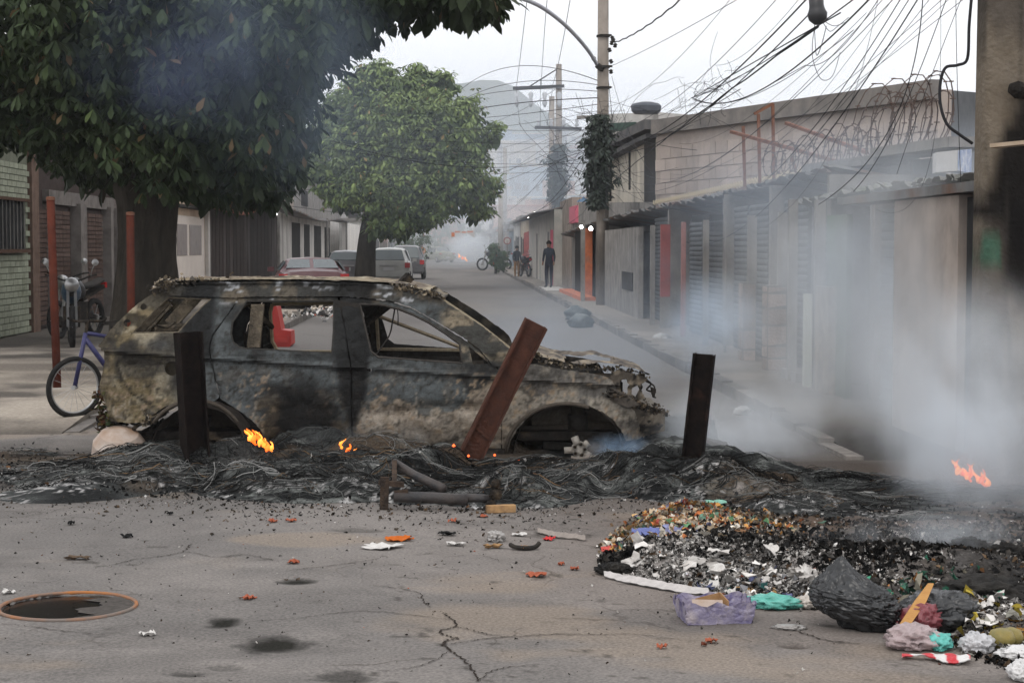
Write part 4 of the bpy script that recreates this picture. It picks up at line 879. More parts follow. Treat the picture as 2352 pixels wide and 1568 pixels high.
# arch lips
for nm, cx_, cy_, rx_, ry_, a0, a1 in (('wheel_arch',1300,1048,140,122,178,292),('wheel_arch',452,1040,118,122,215,325)):
    b = MB(); pts = []
    for i in range(26):
        a = math.radians(a0 + (a1-a0)*i/25); x_, y_ = cx_+rx_*math.cos(a), cy_+ry_*math.sin(a); pts.append(cpt(x_, y_, YC + float(side_off(x_, y_)) - .005))
    b.tube(pts, .016, 6, (.09,.075,.06)); b.obj(nm, m_burnt, car, True)
# window frames turned inwards (ash covered)
def lip(px, y, r, c, nm='window_frame', closed=True, far=False):
    b = MB(); pp = px + [px[0]] if closed else px; pts = [cpt(x_, y_, (YC+1.86-float(side_off(x_, y_))-.02) if far else (YC+float(side_off(x_, y_))+y)) for x_, y_ in resample(pp[:-1] if closed else pp, 9)] ; pts = pts + ([pts[0]] if closed else []); b.tube(pts, r, 5, c); b.obj(nm, m_burnt, car)
lip([(552,716),(546,738),(548,815),(560,836),(580,842),(758,842),(758,712)], 0, .016, (.42,.34,.22), far=True); lip([(822,745),(826,835),(1062,838)], 0, .016, (.36,.30,.21), far=True, closed=False); lip(fwin, .01, .011, (.05,.045,.04)); lip(rwin, .01, .009, (.04,.038,.034)); lip(qwin, .012, .011, (.13,.11,.08))
# roof skin, sagging and scorched, ash on it
nx_, ny_ = 150, 36; U, Vv = np.meshgrid(np.linspace(0,1,nx_), np.linspace(0,1,ny_), indexing='ij'); PX = 350 + U*(985-350); pyr = np.interp(PX, [350,372,450,600,800,911,985],[668,652,648,646,648,656,675])
Zr = np.array([P(0,y_,YC).z for y_ in pyr.ravel()]).reshape(pyr.shape); wob = (fbm(PX*.03, Vv*5, 3, 4)-.5)
Zr = Zr + .012 + .02*np.sin(Vv*PI) - .03*np.sin(Vv*PI)*np.sin(U*PI) + .018*wob + .02*np.maximum(0, fbm(PX*.09, Vv*9, 8, 3)-.6)*sst(.8, 0, np.abs(U-.1)*4)
Yr = YC + .16 + Vv*(1.86-.32); Xr = (PX-CX)*kk
cr = mixc((.30,.25,.17), (.16,.125,.09), sst(.4,.6,fbm(PX*.02, Vv*4, 2, 4))); cr = mixc(cr, (.045,.04,.035), sst(.6,.7,fbm(PX*.04, Vv*7, 6, 4))); cr = mixc(cr, (.45,.40,.30), sst(.6,.7,fbm(PX*.09, Vv*14, 12, 3)))
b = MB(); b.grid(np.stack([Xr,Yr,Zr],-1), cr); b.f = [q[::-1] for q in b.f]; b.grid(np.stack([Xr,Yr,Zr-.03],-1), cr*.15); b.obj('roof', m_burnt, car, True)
# torn windscreen header, curling over at the front of the roof
rn = random.Random(4)
def flakes(name, pts, n, size, m, cf, parent=None, spread=.03, seed=1):
    r = random.Random(seed); b = MB()
    for i in range(n):
        t_ = r.random()*(len(pts)-1); k = int(t_); q = pts[k].lerp(pts[min(k+1,len(pts)-1)], t_-k) + Vector((r.gauss(0,spread), r.gauss(0,spread), r.gauss(0,spread*.6)))
        s_ = size*r.uniform(.4,1.4); M = Matrix.Rotation(r.random()*6.28, 3, 'Z') @ Matrix.Rotation(r.gauss(0,.7), 3, 'X') @ Matrix.Rotation(r.gauss(0,.7), 3, 'Y'); c = cf(r)
        V = [M @ Vector((u*s_*r.uniform(.6,1.2), v_*s_*r.uniform(.6,1.2), s_*r.uniform(-.25,.25))) + q for v_ in (-1,0,1) for u in (-1,0,1)]
        b.add([tuple(x) for x in V], [[0,1,4,3],[1,2,5,4],[3,4,7,6],[4,5,8,7]], c)
    return b.obj(name, m, parent if parent is not None else car, kind='stuff')
m_flake = mat('ash_flake', (1,1,1), (.8,.8,.8), scale=30, rough=1, bump=.3, vcol=True)
tan_ = lambda r: [(.30,.25,.18),(.20,.16,.11),(.08,.07,.06),(.42,.38,.32),(.05,.045,.04)][r.choices(range(5),[3,4,3,1,2])[0]]
flakes('roof_scale', [cpt(345,668,YC+.12), cpt(372,650,YC+.14), cpt(430,646,YC+.2), cpt(520,647,YC+.25)], 260, .012, m_flake, tan_, spread=.03, seed=2)
flakes('roof_scale', [cpt(900,655,YC+.15), cpt(985,674,YC+.15), cpt(1010,690,YC+.2)], 200, .012, m_flake, tan_, spread=.018, seed=3)
b = MB(); V = np.zeros((14,12,3)); C = np.zeros((14,12,3))
for i in range(14):
    for j in range(12):
        x_ = 968 + i*3.3 + 3*float(fbm(i*.4,j*.5,2)); y_ = 668 + i*1.6 - 2*math.sin(i*.7+j*.4) ; V[i,j] = cpt(x_, y_, YC+.1+j*.14); V[i,j,2] += .02*(float(fbm(i*.5,j*.6,5))-.5)
        C[i,j] = mixc((.24,.2,.14),(.06,.055,.05), float(sst(.4,.6,fbm(i*.4,j*.7,7))))
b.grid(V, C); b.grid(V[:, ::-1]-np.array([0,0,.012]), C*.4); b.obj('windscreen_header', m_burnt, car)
# windscreen pillars' inner faces and the far pillar, cowl, dash tubes, strut leaning through the window
b = MB(); b.tube([cpt(1012,694,YC+.2), cpt(1100,752,YC+.14), cpt(1165,802,YC+.08), cpt(1190,832,YC+.06)], .028, 6, (.26,.22,.15)); b.obj('pillar_flange', m_burnt, car, True)
b = MB(); b.bar(cin(818,756,YC+.35), cin(890,700,YC+.5), .05, .06); b.bar(cin(890,700,YC+.5), cin(932,646,YC+.62), .045, .045); b.bar(cin(922,654,YC+.6), cin(942,634,YC+.64), .05, .07); b.obj('loose_strut', m_char, car)
b = MB(); b.tube(catmull([cin(908,700,YC+.2), cin(902,735,YC+.22), cin(893,772,YC+.22), cin(862,816,YC+.1)], 5), .006, 5); b.tube(catmull([cin(910,700,YC+.2), cin(914,720,YC+.2), cin(914,748,YC+.2)], 4), .004, 5); b.obj('dangling_wire', m_iron, car)
b = MB(); b.prism([cpt(762,690,YC+.14), cpt(820,698,YC+.13), cpt(852,815,YC+.05), cpt(808,1030,YC+.05), cpt(762,815,YC+.05)], (0,.09,0)); b.obj('centre_pillar', m_iron, car)
# inner rear pillars, wheel houses, floor, seat frames, springs, bulkhead
b = MB(); b.prism([cpt(500,690,YC+.2), cpt(540,690,YC+.2), cpt(500,775,YC+.15), cpt(440,840,YC+.15), cpt(396,800,YC+.15), cpt(405,765,YC+.18)], (0,.06,0)); b.obj('rear_pillar', mat('soot_panel', (.022,.024,.026), (.04,.042,.045), scale=5, rough=.6, bump=.2), car)
b = MB(); b.box(cpt(860,1005,YC+.93), (3.5,1.6,.06)); b.obj('floor', m_char, car)
b = MB(); b.prism([cpt(1110,830,YC+.12), cpt(1190,835,YC+.12), cpt(1180,1010,YC+.12), cpt(1120,1010,YC+.12)], (0,1.6,0)); b.obj('bulkhead', m_char, car)
for nm, cx_, y0 in (('wheel_housing',1308,YC+.06),('wheel_housing',452,YC+.06),('wheel_housing',1308,YC+1.35),('wheel_housing',452,YC+1.35)):
    b = MB(); n = 20; V = np.zeros((n, 6, 3)); C = np.zeros((n,6,3))
    for i in range(n):
        a = PI + PI*i/(n-1)
        for j in range(6):
            q = cpt(cx_+(128 if cx_ > 900 else 112)*math.cos(a), 1046+(116 if cx_ > 900 else 112)*math.sin(a), y0+j*.09); q.z += .006*math.sin(i*2.1+j); V[i,j] = q; C[i,j] = (.15,.122,.095) if (i+j) % 3 else (.11,.09,.07)
    b.grid(V, C); q = [tuple(V[i,5]) for i in range(n)]; b.add(q, [list(range(n))], (.07,.058,.045)); b.obj(nm, m_burnt, car, True)
b = MB(); b.tube([cpt(1330,940,YC+.3), cpt(1332,1010,YC+.3)], .05, 10, (.08,.07,.055)); b.tube([cpt(1330,960,YC+.3), cpt(1332,1000,YC+.3)], .075, 10, (.05,.045,.04)); b.bar(cpt(1180,1005,YC+.34), cpt(1440,990,YC+.34), .04, .09, (.09,.075,.06)); b.bar(cpt(1250,1030,YC+.25), cpt(1400,1036,YC+.3), .05, .06, (.05,.045,.04)); b.obj('suspension', m_burnt, car, True)
b = MB(); V=[]; b.prism([cpt(1290,880,YC+.5), cpt(1440,890,YC+.5), cpt(1440,1010,YC+.5), cpt(1200,1010,YC+.5)], (0,.9,0)); b.obj('engine_block', m_char, car)
for y_ in (.35, 1.15):
    for x_ in (640, 900):
        t_ = MB(); t_.tube([cpt(x_-70,960,YC+y_), cpt(x_-95,770,YC+y_), cpt(x_-95,770,YC+y_+.42), cpt(x_-70,960,YC+y_+.42)], .014, 6); t_.tube([cpt(x_-70,955,YC+y_), cpt(x_+70,945,YC+y_), cpt(x_+70,945,YC+y_+.42), cpt(x_-70,955,YC+y_+.42)], .014, 6)
        for k in range(7): t_.tube([cpt(x_-72-k*3.2, 940-k*25, YC+y_), cpt(x_-72-k*3.2, 940-k*25, YC+y_+.42)], .004, 4)
        t_.obj('seat_frame', m_char, car)
b = MB(); b.prism([cpt(560,800,YC+.15), cpt(590,800,YC+.15), cpt(600,700,YC+.15), cpt(570,700,YC+.15)], (0,.05,0)); b.tube([cpt(520,720,YC+.3), cpt(555,700,YC+.3), cpt(600,760,YC+.6)], .02, 6)
b.bar(cin(300,768,YC+.5), cin(362,692,YC+.5), .05, .05); b.bar(cin(330,768,YC+1.0), cin(392,700,YC+1.0), .09, .04); b.tube(catmull([cin(330,766,YC+.4), cin(352,748,YC+.4), cin(380,752,YC+.5), cin(402,740,YC+.5)], 4), .01, 5)
b.obj('inner_frame', m_scale, car, kind='stuff')
b = MB(); b.tube([cpt(386,762,YC+.9), cpt(300,768,YC+.9)], .03, 6); b.bar(cpt(300,766,YC+.25), cpt(370,690,YC+.25), .05, .07); b.bar(cpt(300,766,YC+1.5), cpt(370,690,YC+1.5), .06, .10); b.bar(cpt(232,800,YC+.2), cpt(232,800,YC+1.7), .09, .06); b.bar(cpt(345,672,YC+.2), cpt(345,672,YC+1.7), .05, .05); b.obj('tailgate_frame', m_scale, car)
# sill hanging pieces, rear cross member and underbody rags
b = MB(); b.box(cpt(283,953,YC+.9), (.26,1.5,.10)); b.box(cpt(300,945,YC+.2), (.30,.05,.14)); b.obj('rear_beam', m_scale, car)
b = MB()
for i in range(26):
    x_ = 215 + i*10 + rn.uniform(-5,5); y0_ = 968 + rn.uniform(-6,8); l_ = rn.uniform(12,60); b.tube(catmull([cpt(x_,y0_,YC+rn.uniform(.05,.9)), cpt(x_+rn.uniform(-12,12),y0_+l_*.5,YC+rn.uniform(.05,.9)), cpt(x_+rn.uniform(-18,18),y0_+l_,YC+rn.uniform(.0,.9))], 4), rn.uniform(.005,.02), 5)
b.obj('underbody_wiring', m_char, car)
b = MB(); b.tube([cpt(230,1000,YC+.1), cpt(420,1004,YC+.2), cpt(700,1012,YC+.3)], .03, 6); b.bar(cpt(600,1034,YC+.1), cpt(1160,1040,YC+.1), .12, .05); b.bar(cpt(700,1012,YC+.3), cpt(700,1034,YC+.1), .05, .05); b.obj('sill', m_char, car)
flakes('hanging_scale', [cpt(215,900,YC+.15), cpt(228,960,YC+.1), cpt(240,1010,YC+.1)], 120, .022, m_flake, lambda r: (.05+.08*r.random(),.045+.05*r.random(),.035), spread=.03, seed=6)
flakes('hanging_scale', [cpt(330,940,YC), cpt(350,958,YC), cpt(328,975,YC)], 90, .013, m_flake, tan_, spread=.015, seed=7)
# front end: crumpled bonnet edge, lamp support, bumper beam
V = np.zeros((60, 22, 3)); C = np.zeros((60,22,3))
for i in range(60):
    for j in range(22):
        u = i/59; x_ = 1160 + u*335; n_1 = float(fbm(u*9, j*.35, 3, 4)); top = np.interp(x_, [1160,1215,1240,1300,1370,1430,1480,1500],[832,806,822,838,838,842,852,868])
        q = cpt(x_, top, YC+.06+j*.078); q.z += .05*(n_1-.5) + .05*math.sin(j/21*PI)*0 - .03*sst(.6,1,u)*(j/21); q.x += .03*(float(fbm(u*7+9, j*.6, 9, 3))-.5); V[i,j] = q
        C[i,j] = mixc(mixc((.30,.25,.18),(.12,.10,.08), float(sst(.4,.6,fbm(u*14,j*.5,5,4)))), (.035,.03,.028), float(sst(.56,.66,fbm(u*20,j*.8,8,3))))
hole = lambda i, j: 24 < i < 47 and 5 < j < 15 and fbm(i*.2, j*.3, 4) > .3
b = MB(); b.grid(V, C); idx = [k for k, q in enumerate(b.f)]; b.f = [q for q in b.f if not hole(q[0]//22, q[0]%22)]; b.obj('bonnet', m_burnt, car)
flakes('bonnet_scale', [cpt(1200,806,YC+.1), cpt(1230,824,YC+.1), cpt(1300,842,YC+.08), cpt(1400,848,YC+.1), cpt(1490,868,YC+.15)], 460, .012, m_flake, tan_, spread=.022, seed=8)
b = MB(); b.bar(cpt(1422,868,YC+.35), cpt(1422,930,YC+.35), .06, .05, (.12,.10,.08)); b.obj('lamp_support', m_burnt, car)
fcol = lambda x, y: mixc(mixc((.22,.185,.14),(.10,.085,.068), sst(.4,.6,fbm(x*.06,y*.06,3,4))), (.02,.018,.016), sst(.55,.66,fbm(x*.05+5,y*.07,8,4)))
side_panel('nose_panel', [(1402,860),(1425,850),(1450,857),(1470,862),(1492,868),(1487,878),(1478,884),(1480,905),(1484,918),(1470,926),(1462,940),(1480,946),(1502,950),(1520,958),(1534,960),(1535,990),(1526,1000),(1500,1004),(1476,1011),(1440,1014),(1428,985),(1440,955),(1426,925),(1412,900)], [[(1424,876),(1440,872),(1447,884),(1443,906),(1430,910)],[(1455,892),(1468,886),(1472,898),(1462,914),(1454,908)],[(1448,940),(1456,945),(1452,960),(1446,955)],circ(1496,972,4,8),circ(1516,980,3,8)], extra=.02, jit=3.2, step=4.5, seed=22, colf=fcol, th=.02)
b = MB(); b.prism([cpt(1490,950,YC+.2), cpt(1534,958,YC+.25), cpt(1534,997,YC+.25), cpt(1478,1009,YC+.2)], (0,1.4,0), (.15,.13,.10)); bb = b.obj('bumper_beam', m_burnt, car)
b = MB(); b.prism([cpt(1405,892,YC+.0), cpt(1440,905,YC-.02), cpt(1470,930,YC), cpt(1440,935,YC-.01), cpt(1400,918,YC)], (0,.03,0), (.11,.095,.08)); b.obj('crumpled_plate', m_burnt, car)
flakes('front_scale', [cpt(1400,900,YC), cpt(1450,920,YC+.05), cpt(1500,945,YC+.2), cpt(1532,955,YC+.3)], 420, .012, m_flake, lambda r: [(.10,.08,.06),(.05,.042,.035),(.17,.13,.09),(.03,.028,.025)][r.randrange(4)], spread=.028, seed=9)
b = MB(); b.tube(catmull([cpt(1478,872,YC+.2), cpt(1500,885,YC+.2), cpt(1490,900,YC+.2), cpt(1512,906,YC+.2)], 5), .007, 5); b.tube(catmull([cpt(1485,878,YC+.2), cpt(1508,892,YC+.2), cpt(1504,914,YC+.2), cpt(1512,918,YC+.2)], 5), .006, 5); b.prism([cpt(1498,892,YC+.18), cpt(1512,898,YC+.18), cpt(1508,918,YC+.18), cpt(1501,910,YC+.18)], (0,.02,0)); b.obj('dangling_bracket', m_char, car)
# melted alloy hub
b = MB(); c0 = cin(1331,1032,YC-.06); b.lathe(c0+Vector((0,.06,0)), [(.055,0),(.06,.03),(.035,.07)], 14, (.55,.52,.48), ax=(0,-1,0))
for i in range(5):
    a = 2*PI*i/5 + 1.35; q = c0 + Vector((math.cos(a)*.040, -.005, math.sin(a)*.040)); b.tube([q+Vector((0,.03,0)), q+Vector((0,-.025,0))], .017, 10, (.55,.52,.47), cap=False); b.tube([q+Vector((0,-.02,0)), q+Vector((0,-.021,0))], .011, 8, (.05,.04,.03))
    l_ = [.05,.06,.04,.045,.03][i]; b.bar(c0+Vector((math.cos(a+.6)*.04,0,math.sin(a+.6)*.04)), c0+Vector((math.cos(a+.6)*(.05+l_),.01,math.sin(a+.6)*(.05+l_))), .038, .045, (.42,.39,.35))
b.tube(catmull([c0+Vector((-.06,0,-.06)), c0+Vector((.0,-.01,-.065)), c0+Vector((.07,0,-.05)), c0+Vector((.14,0,-.05))], 4), [.018]*4+[.02]*5+[.008]*4, 6, (.36,.32,.28)); b.obj('melted_hub', mat('melted_alloy', (1,1,1), (.75,.73,.7), scale=25, rough=.7, vcol=True, bump=.6), car, True)
b = MB(); b.lathe(cpt(1365,1038,YC+.2), [(.02,0),(.10,.0),(.10,.03),(.03,.05)], 20, (.16,.14,.12), ax=(0,-1,.3)); b.obj('brake_disc', m_burnt, car, True)
b = MB(); b.lathe(cpt(270,1040,YC+.05), [(.05,.18),(.14,.15),(.19,.08),(.2,0)][::-1], 18, (.5,.45,.4), ax=(.1,-.4,1)); b.obj('bulged_tank', mat('scorched_white', (.55,.50,.46), (.30,.19,.12), scale=2.5, rough=.5), label='dented white and rust-brown steel dome lying under the tail of the burnt car', cat='metal drum')
# ------------------------------------------------------------------ steel posts
m_rail = mat('rusty_rail', (.10,.044,.030), (.055,.028,.022), scale=9, rough=.85, bump=.35, c3=(.06,.035,.028), s3=3, streak=4, t3=.58)
m_railb = mat('sooty_rail', (.006,.005,.005), (.017,.012,.010), scale=9, rough=.85, bump=.35, c3=(.07,.035,.025), s3=2.5, t3=.64)
def hpost(label, top, bot, w, dep, d, m, yaw=0):
    """rolled steel I-section: two flanges and a web, set in the ground"""
    A, Bq = P(*top, d), P(*bot, d); up = (A-Bq).normalized(); x = Vector((math.cos(yaw), math.sin(yaw), 0)); x = (x - up*x.dot(up)).normalized(); y = up.cross(x)
    t = T('steel_post', label, 'post', Bq, 'rusty steel posts planted across the street'); Bq = Bq - up*.12; H_ = (A-Bq)
    f = .014
    for nm, cx_, w_, cy_, d_ in (('flange',-w/2+f/2,f,0,dep),('flange',w/2-f/2,f,0,dep),('web',0,w-2*f,.0,.014)):
        q = Bq + x*cx_ + y*cy_; pr = [q + x*(-w_/2) + y*(-d_/2), q + x*(w_/2) + y*(-d_/2), q + x*(w_/2) + y*(d_/2), q + x*(-w_/2) + y*(d_/2)]
        nz_ = 12; R = np.zeros((nz_, 5, 3)); rn_ = random.Random(int(top[0]))
        for i in range(nz_):
            for k in range(5): R[i,k] = pr[k%4] + H_*(i/(nz_-1)) + Vector((rn_.gauss(0,.0008), rn_.gauss(0,.0008), rn_.gauss(0,.003) if i == nz_-1 else 0))
        b = MB(); b.grid(R); b.add([tuple(R[-1,k]) for k in range(4)], [[0,1,2,3]]); b.obj(nm, m, t)
    return t, A, Bq, x, y, up
hpost('upright soot-black steel post in front of the car tail', (432,762), (449,1046), .165, .17, 12.55, m_railb, yaw=.45)
t, A, Bq, x, y, up = hpost('leaning rusty steel post resting against the front door of the burnt car', (1232,742), (1078,1052), .165, .10, 12.45, m_rail, yaw=.12)
b = MB(); q = Bq + up*.30; b.box(q - y*-.0, (.15,.02,.02), M=[[x[i],y[i],up[i]] for i in range(3)]); 
for k in (.26,.40,.46,.62): 
    q = Bq + up*k - Vector((0,.02,0)) + x*rn.uniform(-.04,.04); b.lathe(q, [(.009,0),(.009,.012)], 7, ax=(0,-1,0))
b.obj('bolt', m_rail, t); 
b = MB(); b.bar(Bq + up*.34 - x*.07 - Vector((0,.016,0)), Bq + up*.30 + x*.075 - Vector((0,.016,0)), .012, .02); b.obj('weld', m_rail, t)
hpost('upright rusty steel post standing alone right of the burnt car', (1618,814), (1587,1092), .145, .12, 12.1, m_railb, yaw=-.2)
for top, bot, d, lab in (((116,453),(132,912),18.5,'taller-looking rusty red round post, by the bicycle at the far left'),((299,488),(303,905),19.3,'rusty red round post just in front of the tree trunk')):
    A, Bq = P(*top, d), P(*bot, d); Bq.z = .05; b = MB(); b.tube([Bq, A], .042 if d < 20 else .045, 12, cap=True); t = T('pipe_post', lab, 'post', Bq, 'rusty pipe posts on the left pavement'); b.obj('pipe', mat('red_rust_pipe', (.11,.032,.02), (.075,.025,.018), scale=6, rough=.8, bump=.3), t, True); b = MB(); b.lathe(A, [(.047,-.03),(.047,.0),(.02,.008)], 12); b.obj('cap', m_rusty, t)
# ------------------------------------------------------------------ burnt heap of tyre wire, ash and cable across the street
rs = np.random.RandomState(21)
low_px = [(-120,1095),(45,1128),(200,1136),(400,1139),(560,1148),(620,1163),(760,1163),(900,1160),(1000,1166),(1100,1168),(1250,1172),(1330,1162),(1400,1146),(1500,1158),(1600,1168),(1700,1180),(1800,1192),(1900,1205),(1960,1205),(2060,1215),(2200,1215),(2400,1215)]
lx = np.array([G(*p).x for p in low_px]); ly = np.array([G(*p).y for p in low_px])
def heap(x, y):
    yl = np.interp(x, lx, ly); n1 = fbm(x*2.0, y*3.2, 2, 5); n2 = fbm(x*6, y*9, 5, 3); e0 = yl + .25*(fbm(x*3, 1.0, 4, 3)-.5)
    yb = np.where(x < -3.0, 13.6, np.where(x < 1.6, 14.9, np.interp(x, [1.6,2.2,3.0,6],[13.4,12.2,11.8,11.6])))
    e = sst(0, .55, y - e0) * sst(0, .6, yb - y); e = e * sst(-4.1, -2.9, x + .4*(y-12))* sst(4.6, 2.2, x)
    rid = 1 - np.abs(2*fbm(x*1.6+.6*n1, y*3.8, 11, 4) - 1)*2.2
    h = e*(.035 + .11*np.maximum(0, n1-.30)*1.6 + .07*np.maximum(rid, -.3) + .045*(n2-.5))
    h = h * np.interp(x, [-4,-3.2,-2.4,-1.5,1.6,2.0,2.6,4.5],[.3,.5,.8,1,1,.5,.28,.2])*(.42 + .80*sst(.36,.58,fbm(x*1.1+5, y*1.7, 17, 3)))
    for px, py, r, a in ((740,1030,.20,.10),(540,1040,.25,.10),(1000,1055,.30,.09),(1225,1075,.28,.08),(1480,1090,.32,.04),(1680,1110,.24,.07),(1560,1110,.3,.02),(880,1050,.22,.06),(1380,1085,.35,.07),(1780,1150,.2,.05),(640,1110,.3,.06),(160,1110,.35,.07)):
        c = G(px, py+22); h = h + a*np.exp(-(((x-c.x)/r)**2 + ((y-c.y)/(r*.9))**2))
    h = h*(1 - .62*sst(-.05,.15,x)*sst(.98,.78,x)*sst(12.2,12.6,y))
    return h*1.0 - .012, e
hx = np.linspace(-4.2, 4.7, 640); hy = np.linspace(10.0, 15.0, 290); HX, HY = np.meshgrid(hx, hy, indexing='ij'); HH, EE = heap(HX, HY)
n1 = fbm(HX*3, HY*6, 3, 5); n2 = fbm(HX*9, HY*16, 6, 4); n3 = fbm(HX*30, HY*34, 9, 2)
C = mixc((.008,.009,.009), (.04,.043,.042), sst(.4,.65,n1)); C = mixc(C, (.17,.18,.17), .85*sst(.52,.66,n2)*sst(.42,.6,fbm(HX*1.5,HY*2.6,8,3)))
C = mixc(C, (.45,.44,.43), .95*sst(.58,.70,n3)*sst(.46,.60,fbm(HX*2.2,HY*3.6,15,4))*sst(1.1,.4,HY-np.interp(HX,lx,ly)-.1)); C = mixc(C, (.10,.07,.045), .6*sst(.6,.7,fbm(HX*1.3,HY*1.3,31,3)))
def cut_grid(X, Y, Z, C, keep, name, m, **k):
    idx = np.arange(X.size).reshape(X.shape); kq = keep[:-1,:-1] & keep[1:,:-1] & keep[1:,1:] & keep[:-1,1:]; f = np.stack([idx[:-1,:-1], idx[1:,:-1], idx[1:,1:], idx[:-1,1:]], -1)[kq]
    used = np.unique(f); mp_ = -np.ones(X.size, int); mp_[used] = np.arange(len(used)); b = MB(); b.add(np.stack([X.ravel()[used], Y.ravel()[used], Z.ravel()[used]], 1), mp_[f], C.reshape(-1,3)[used]); return b.obj(name, m, smooth=True, **k)
m_heap = mat('burnt_debris', (1.2,1.2,1.2), (.6,.6,.6), scale=60, rough=.95, bump=1, bscale=55, vcol=True, detail=8, bdist=.02, spec=.2)
GH = gh(HX, HY)
cut_grid(HX, HY, GH + HH, C, HH > -.004, 'debris_heap', m_heap, kind='stuff', label='long low heap of burnt tyre wire, ash and black rubble under the car', cat='debris')
# wire strands of the burnt tyres
def strands(n, seed, xr, cols, rad, lnr, lift):
    r = np.random.RandomState(seed); S = 9; x = r.uniform(*xr, n); yl = np.interp(x, lx, ly); y = yl + .1 + r.beta(1.3,1.6,n)*2.1
    th = fbm(x*1.2, y*1.8, 5, 2)*9.0 - 4.5 + r.normal(size=n)*.30; ln = r.uniform(*lnr, n); cur = r.normal(size=n)*1.5; P_ = np.zeros((n, S, 3)); lf = r.rand(n)**2*lift
    for k in range(S):
        h, e = heap(x, y); P_[:,k,0] = x; P_[:,k,1] = y; P_[:,k,2] = gh(x, y) + np.maximum(h,0) + .004 + lf*np.sin(k/(S-1)*PI) + .004*r.rand(n)
        st = ln/(S-1); x = x + np.cos(th)*st; y = y + np.sin(th)*st*.6; th = th + cur*.22 + (fbm(x*3,y*4,9,2)-.5)*1.0
    h, e = heap(P_[:,0,0], P_[:,0,1]); h2, e2 = heap(P_[:,-1,0], P_[:,-1,1]); ok = (h > .01) & (h2 > -.005); P_ = P_[ok]; n = len(P_)
    T_ = np.gradient(P_, axis=1); T_ /= np.linalg.norm(T_, axis=2, keepdims=True)+1e-9; up = np.array([0,0,1.]); A = np.cross(T_, up); A /= np.linalg.norm(A, axis=2, keepdims=True)+1e-9; Bv = np.cross(A, T_)
    rr = r.uniform(*rad, n)[:,None,None]; V = np.stack([P_ + rr*(A*math.cos(a)+Bv*math.sin(a)) for a in (PI/2, PI/2+2.09, PI/2+4.19)], 2)
    i = np.arange(n*S*3).reshape(n, S, 3); F_ = []
    for k in range(3): k2 = (k+1) % 3; F_.append(np.stack([i[:,:-1,k], i[:,:-1,k2], i[:,1:,k2], i[:,1:,k]], -1).reshape(-1,4))
    cc = np.array(cols)[r.choice(len(cols), n, p=[.34,.26,.2,.14,.06])]; q_ = P_[:,S//2]; cc = cc*(.15 + 1.7*sst(.40,.60,fbm(q_[:,0]*3.2, q_[:,1]*6, 23, 4)))[:,None]; return V.reshape(-1,3), np.concatenate(F_), np.repeat(cc, S*3, 0)
m_strand = mat('burnt_wire', (1,1,1), (.7,.7,.7), scale=20, rough=.8, bump=0, vcol=True)
b = MB(); cs = [(.012,.012,.012),(.035,.036,.035),(.075,.078,.075),(.15,.15,.145),(.09,.06,.035)]
b.add(*strands(8000, 5, (-3.7,3.4), cs, (.0007,.0018), (.1,.45), .03)); b.add(*strands(900, 6, (-3.4,3.0), cs, (.002,.004), (.2,.6), .04)); b.obj('wire_tangle', m_strand, kind='stuff', label='tangled strands of burnt tyre wire lying over the black heap', cat='debris')
def scraps(n, fn, size, cols, w, seed, flat=.5, name='scraps', label=None, hfn=None):
    r = np.random.RandomState(seed); x, y, z = fn(r, n); s_ = size*.72*np.minimum(2.6, np.exp(r.normal(size=n)*.6)); az = r.rand(n)*6.28; px_ = r.normal(size=n)*flat; py_ = r.normal(size=n)*flat
    g = np.array([(u, v) for v in (-1,0,1) for u in (-1,0,1)], float); V = np.zeros((n, 9, 3)); asp = r.uniform(.35,1,n)
    lx_ = g[None,:,0]*(1+.35*r.normal(size=(n,9)))*s_[:,None]; ly_ = g[None,:,1]*(1+.35*r.normal(size=(n,9)))*(s_*asp)[:,None]; lz = r.normal(size=(n,9))*.42*s_[:,None]
    z1 = lz*np.cos(px_)[:,None] + ly_*np.sin(px_)[:,None]; y1 = ly_*np.cos(px_)[:,None] - lz*np.sin(px_)[:,None]; x1 = lx_*np.cos(py_)[:,None] + z1*np.sin(py_)[:,None]; z2 = z1*np.cos(py_)[:,None] - lx_*np.sin(py_)[:,None]
    V[...,0] = x[:,None] + x1*np.cos(az)[:,None] - y1*np.sin(az)[:,None]; V[...,1] = y[:,None] + x1*np.sin(az)[:,None] + y1*np.cos(az)[:,None]; V[...,2] = z[:,None] + z2 - z2.min(1)[:,None]*.55 + .001
    q = np.array([[0,1,4,3],[1,2,5,4],[3,4,7,6],[4,5,8,7]]); F_ = (q[None] + (np.arange(n)*9)[:,None,None]).reshape(-1,4); c = np.array(cols)[r.choice(len(cols), n, p=np.array(w)/sum(w))]; c = c*r.uniform(.7,1.25,(n,1))*(.35 + 1.0*sst(.38,.60,fbm(x*4.5, y*6, seed*.37, 4)))[:,None]
    return V.reshape(-1,3), F_, np.repeat(c, 9, 0)
def on_heap(xr, pw=1.0):
    def f(r, n):
        x = r.uniform(*xr, n); y = np.interp(x, lx, ly) - .05 + r.beta(1.1,2.2,n)*2.2; h, e = heap(x, y); return x, y, gh(x,y) + np.maximum(h, 0)
    return f
b = MB(); b.add(*scraps(9000, on_heap((-3.9,4.2)), .0065, [(.012,.012,.012),(.03,.03,.03),(.06,.06,.058),(.5,.49,.47),(.22,.21,.2),(.16,.09,.05)], [5,5,3,1.1,1.2,.7], 4)); b.obj('ash_scraps', m_flake, kind='stuff', label='small flakes of char and white ash over the long burnt heap', cat='debris')
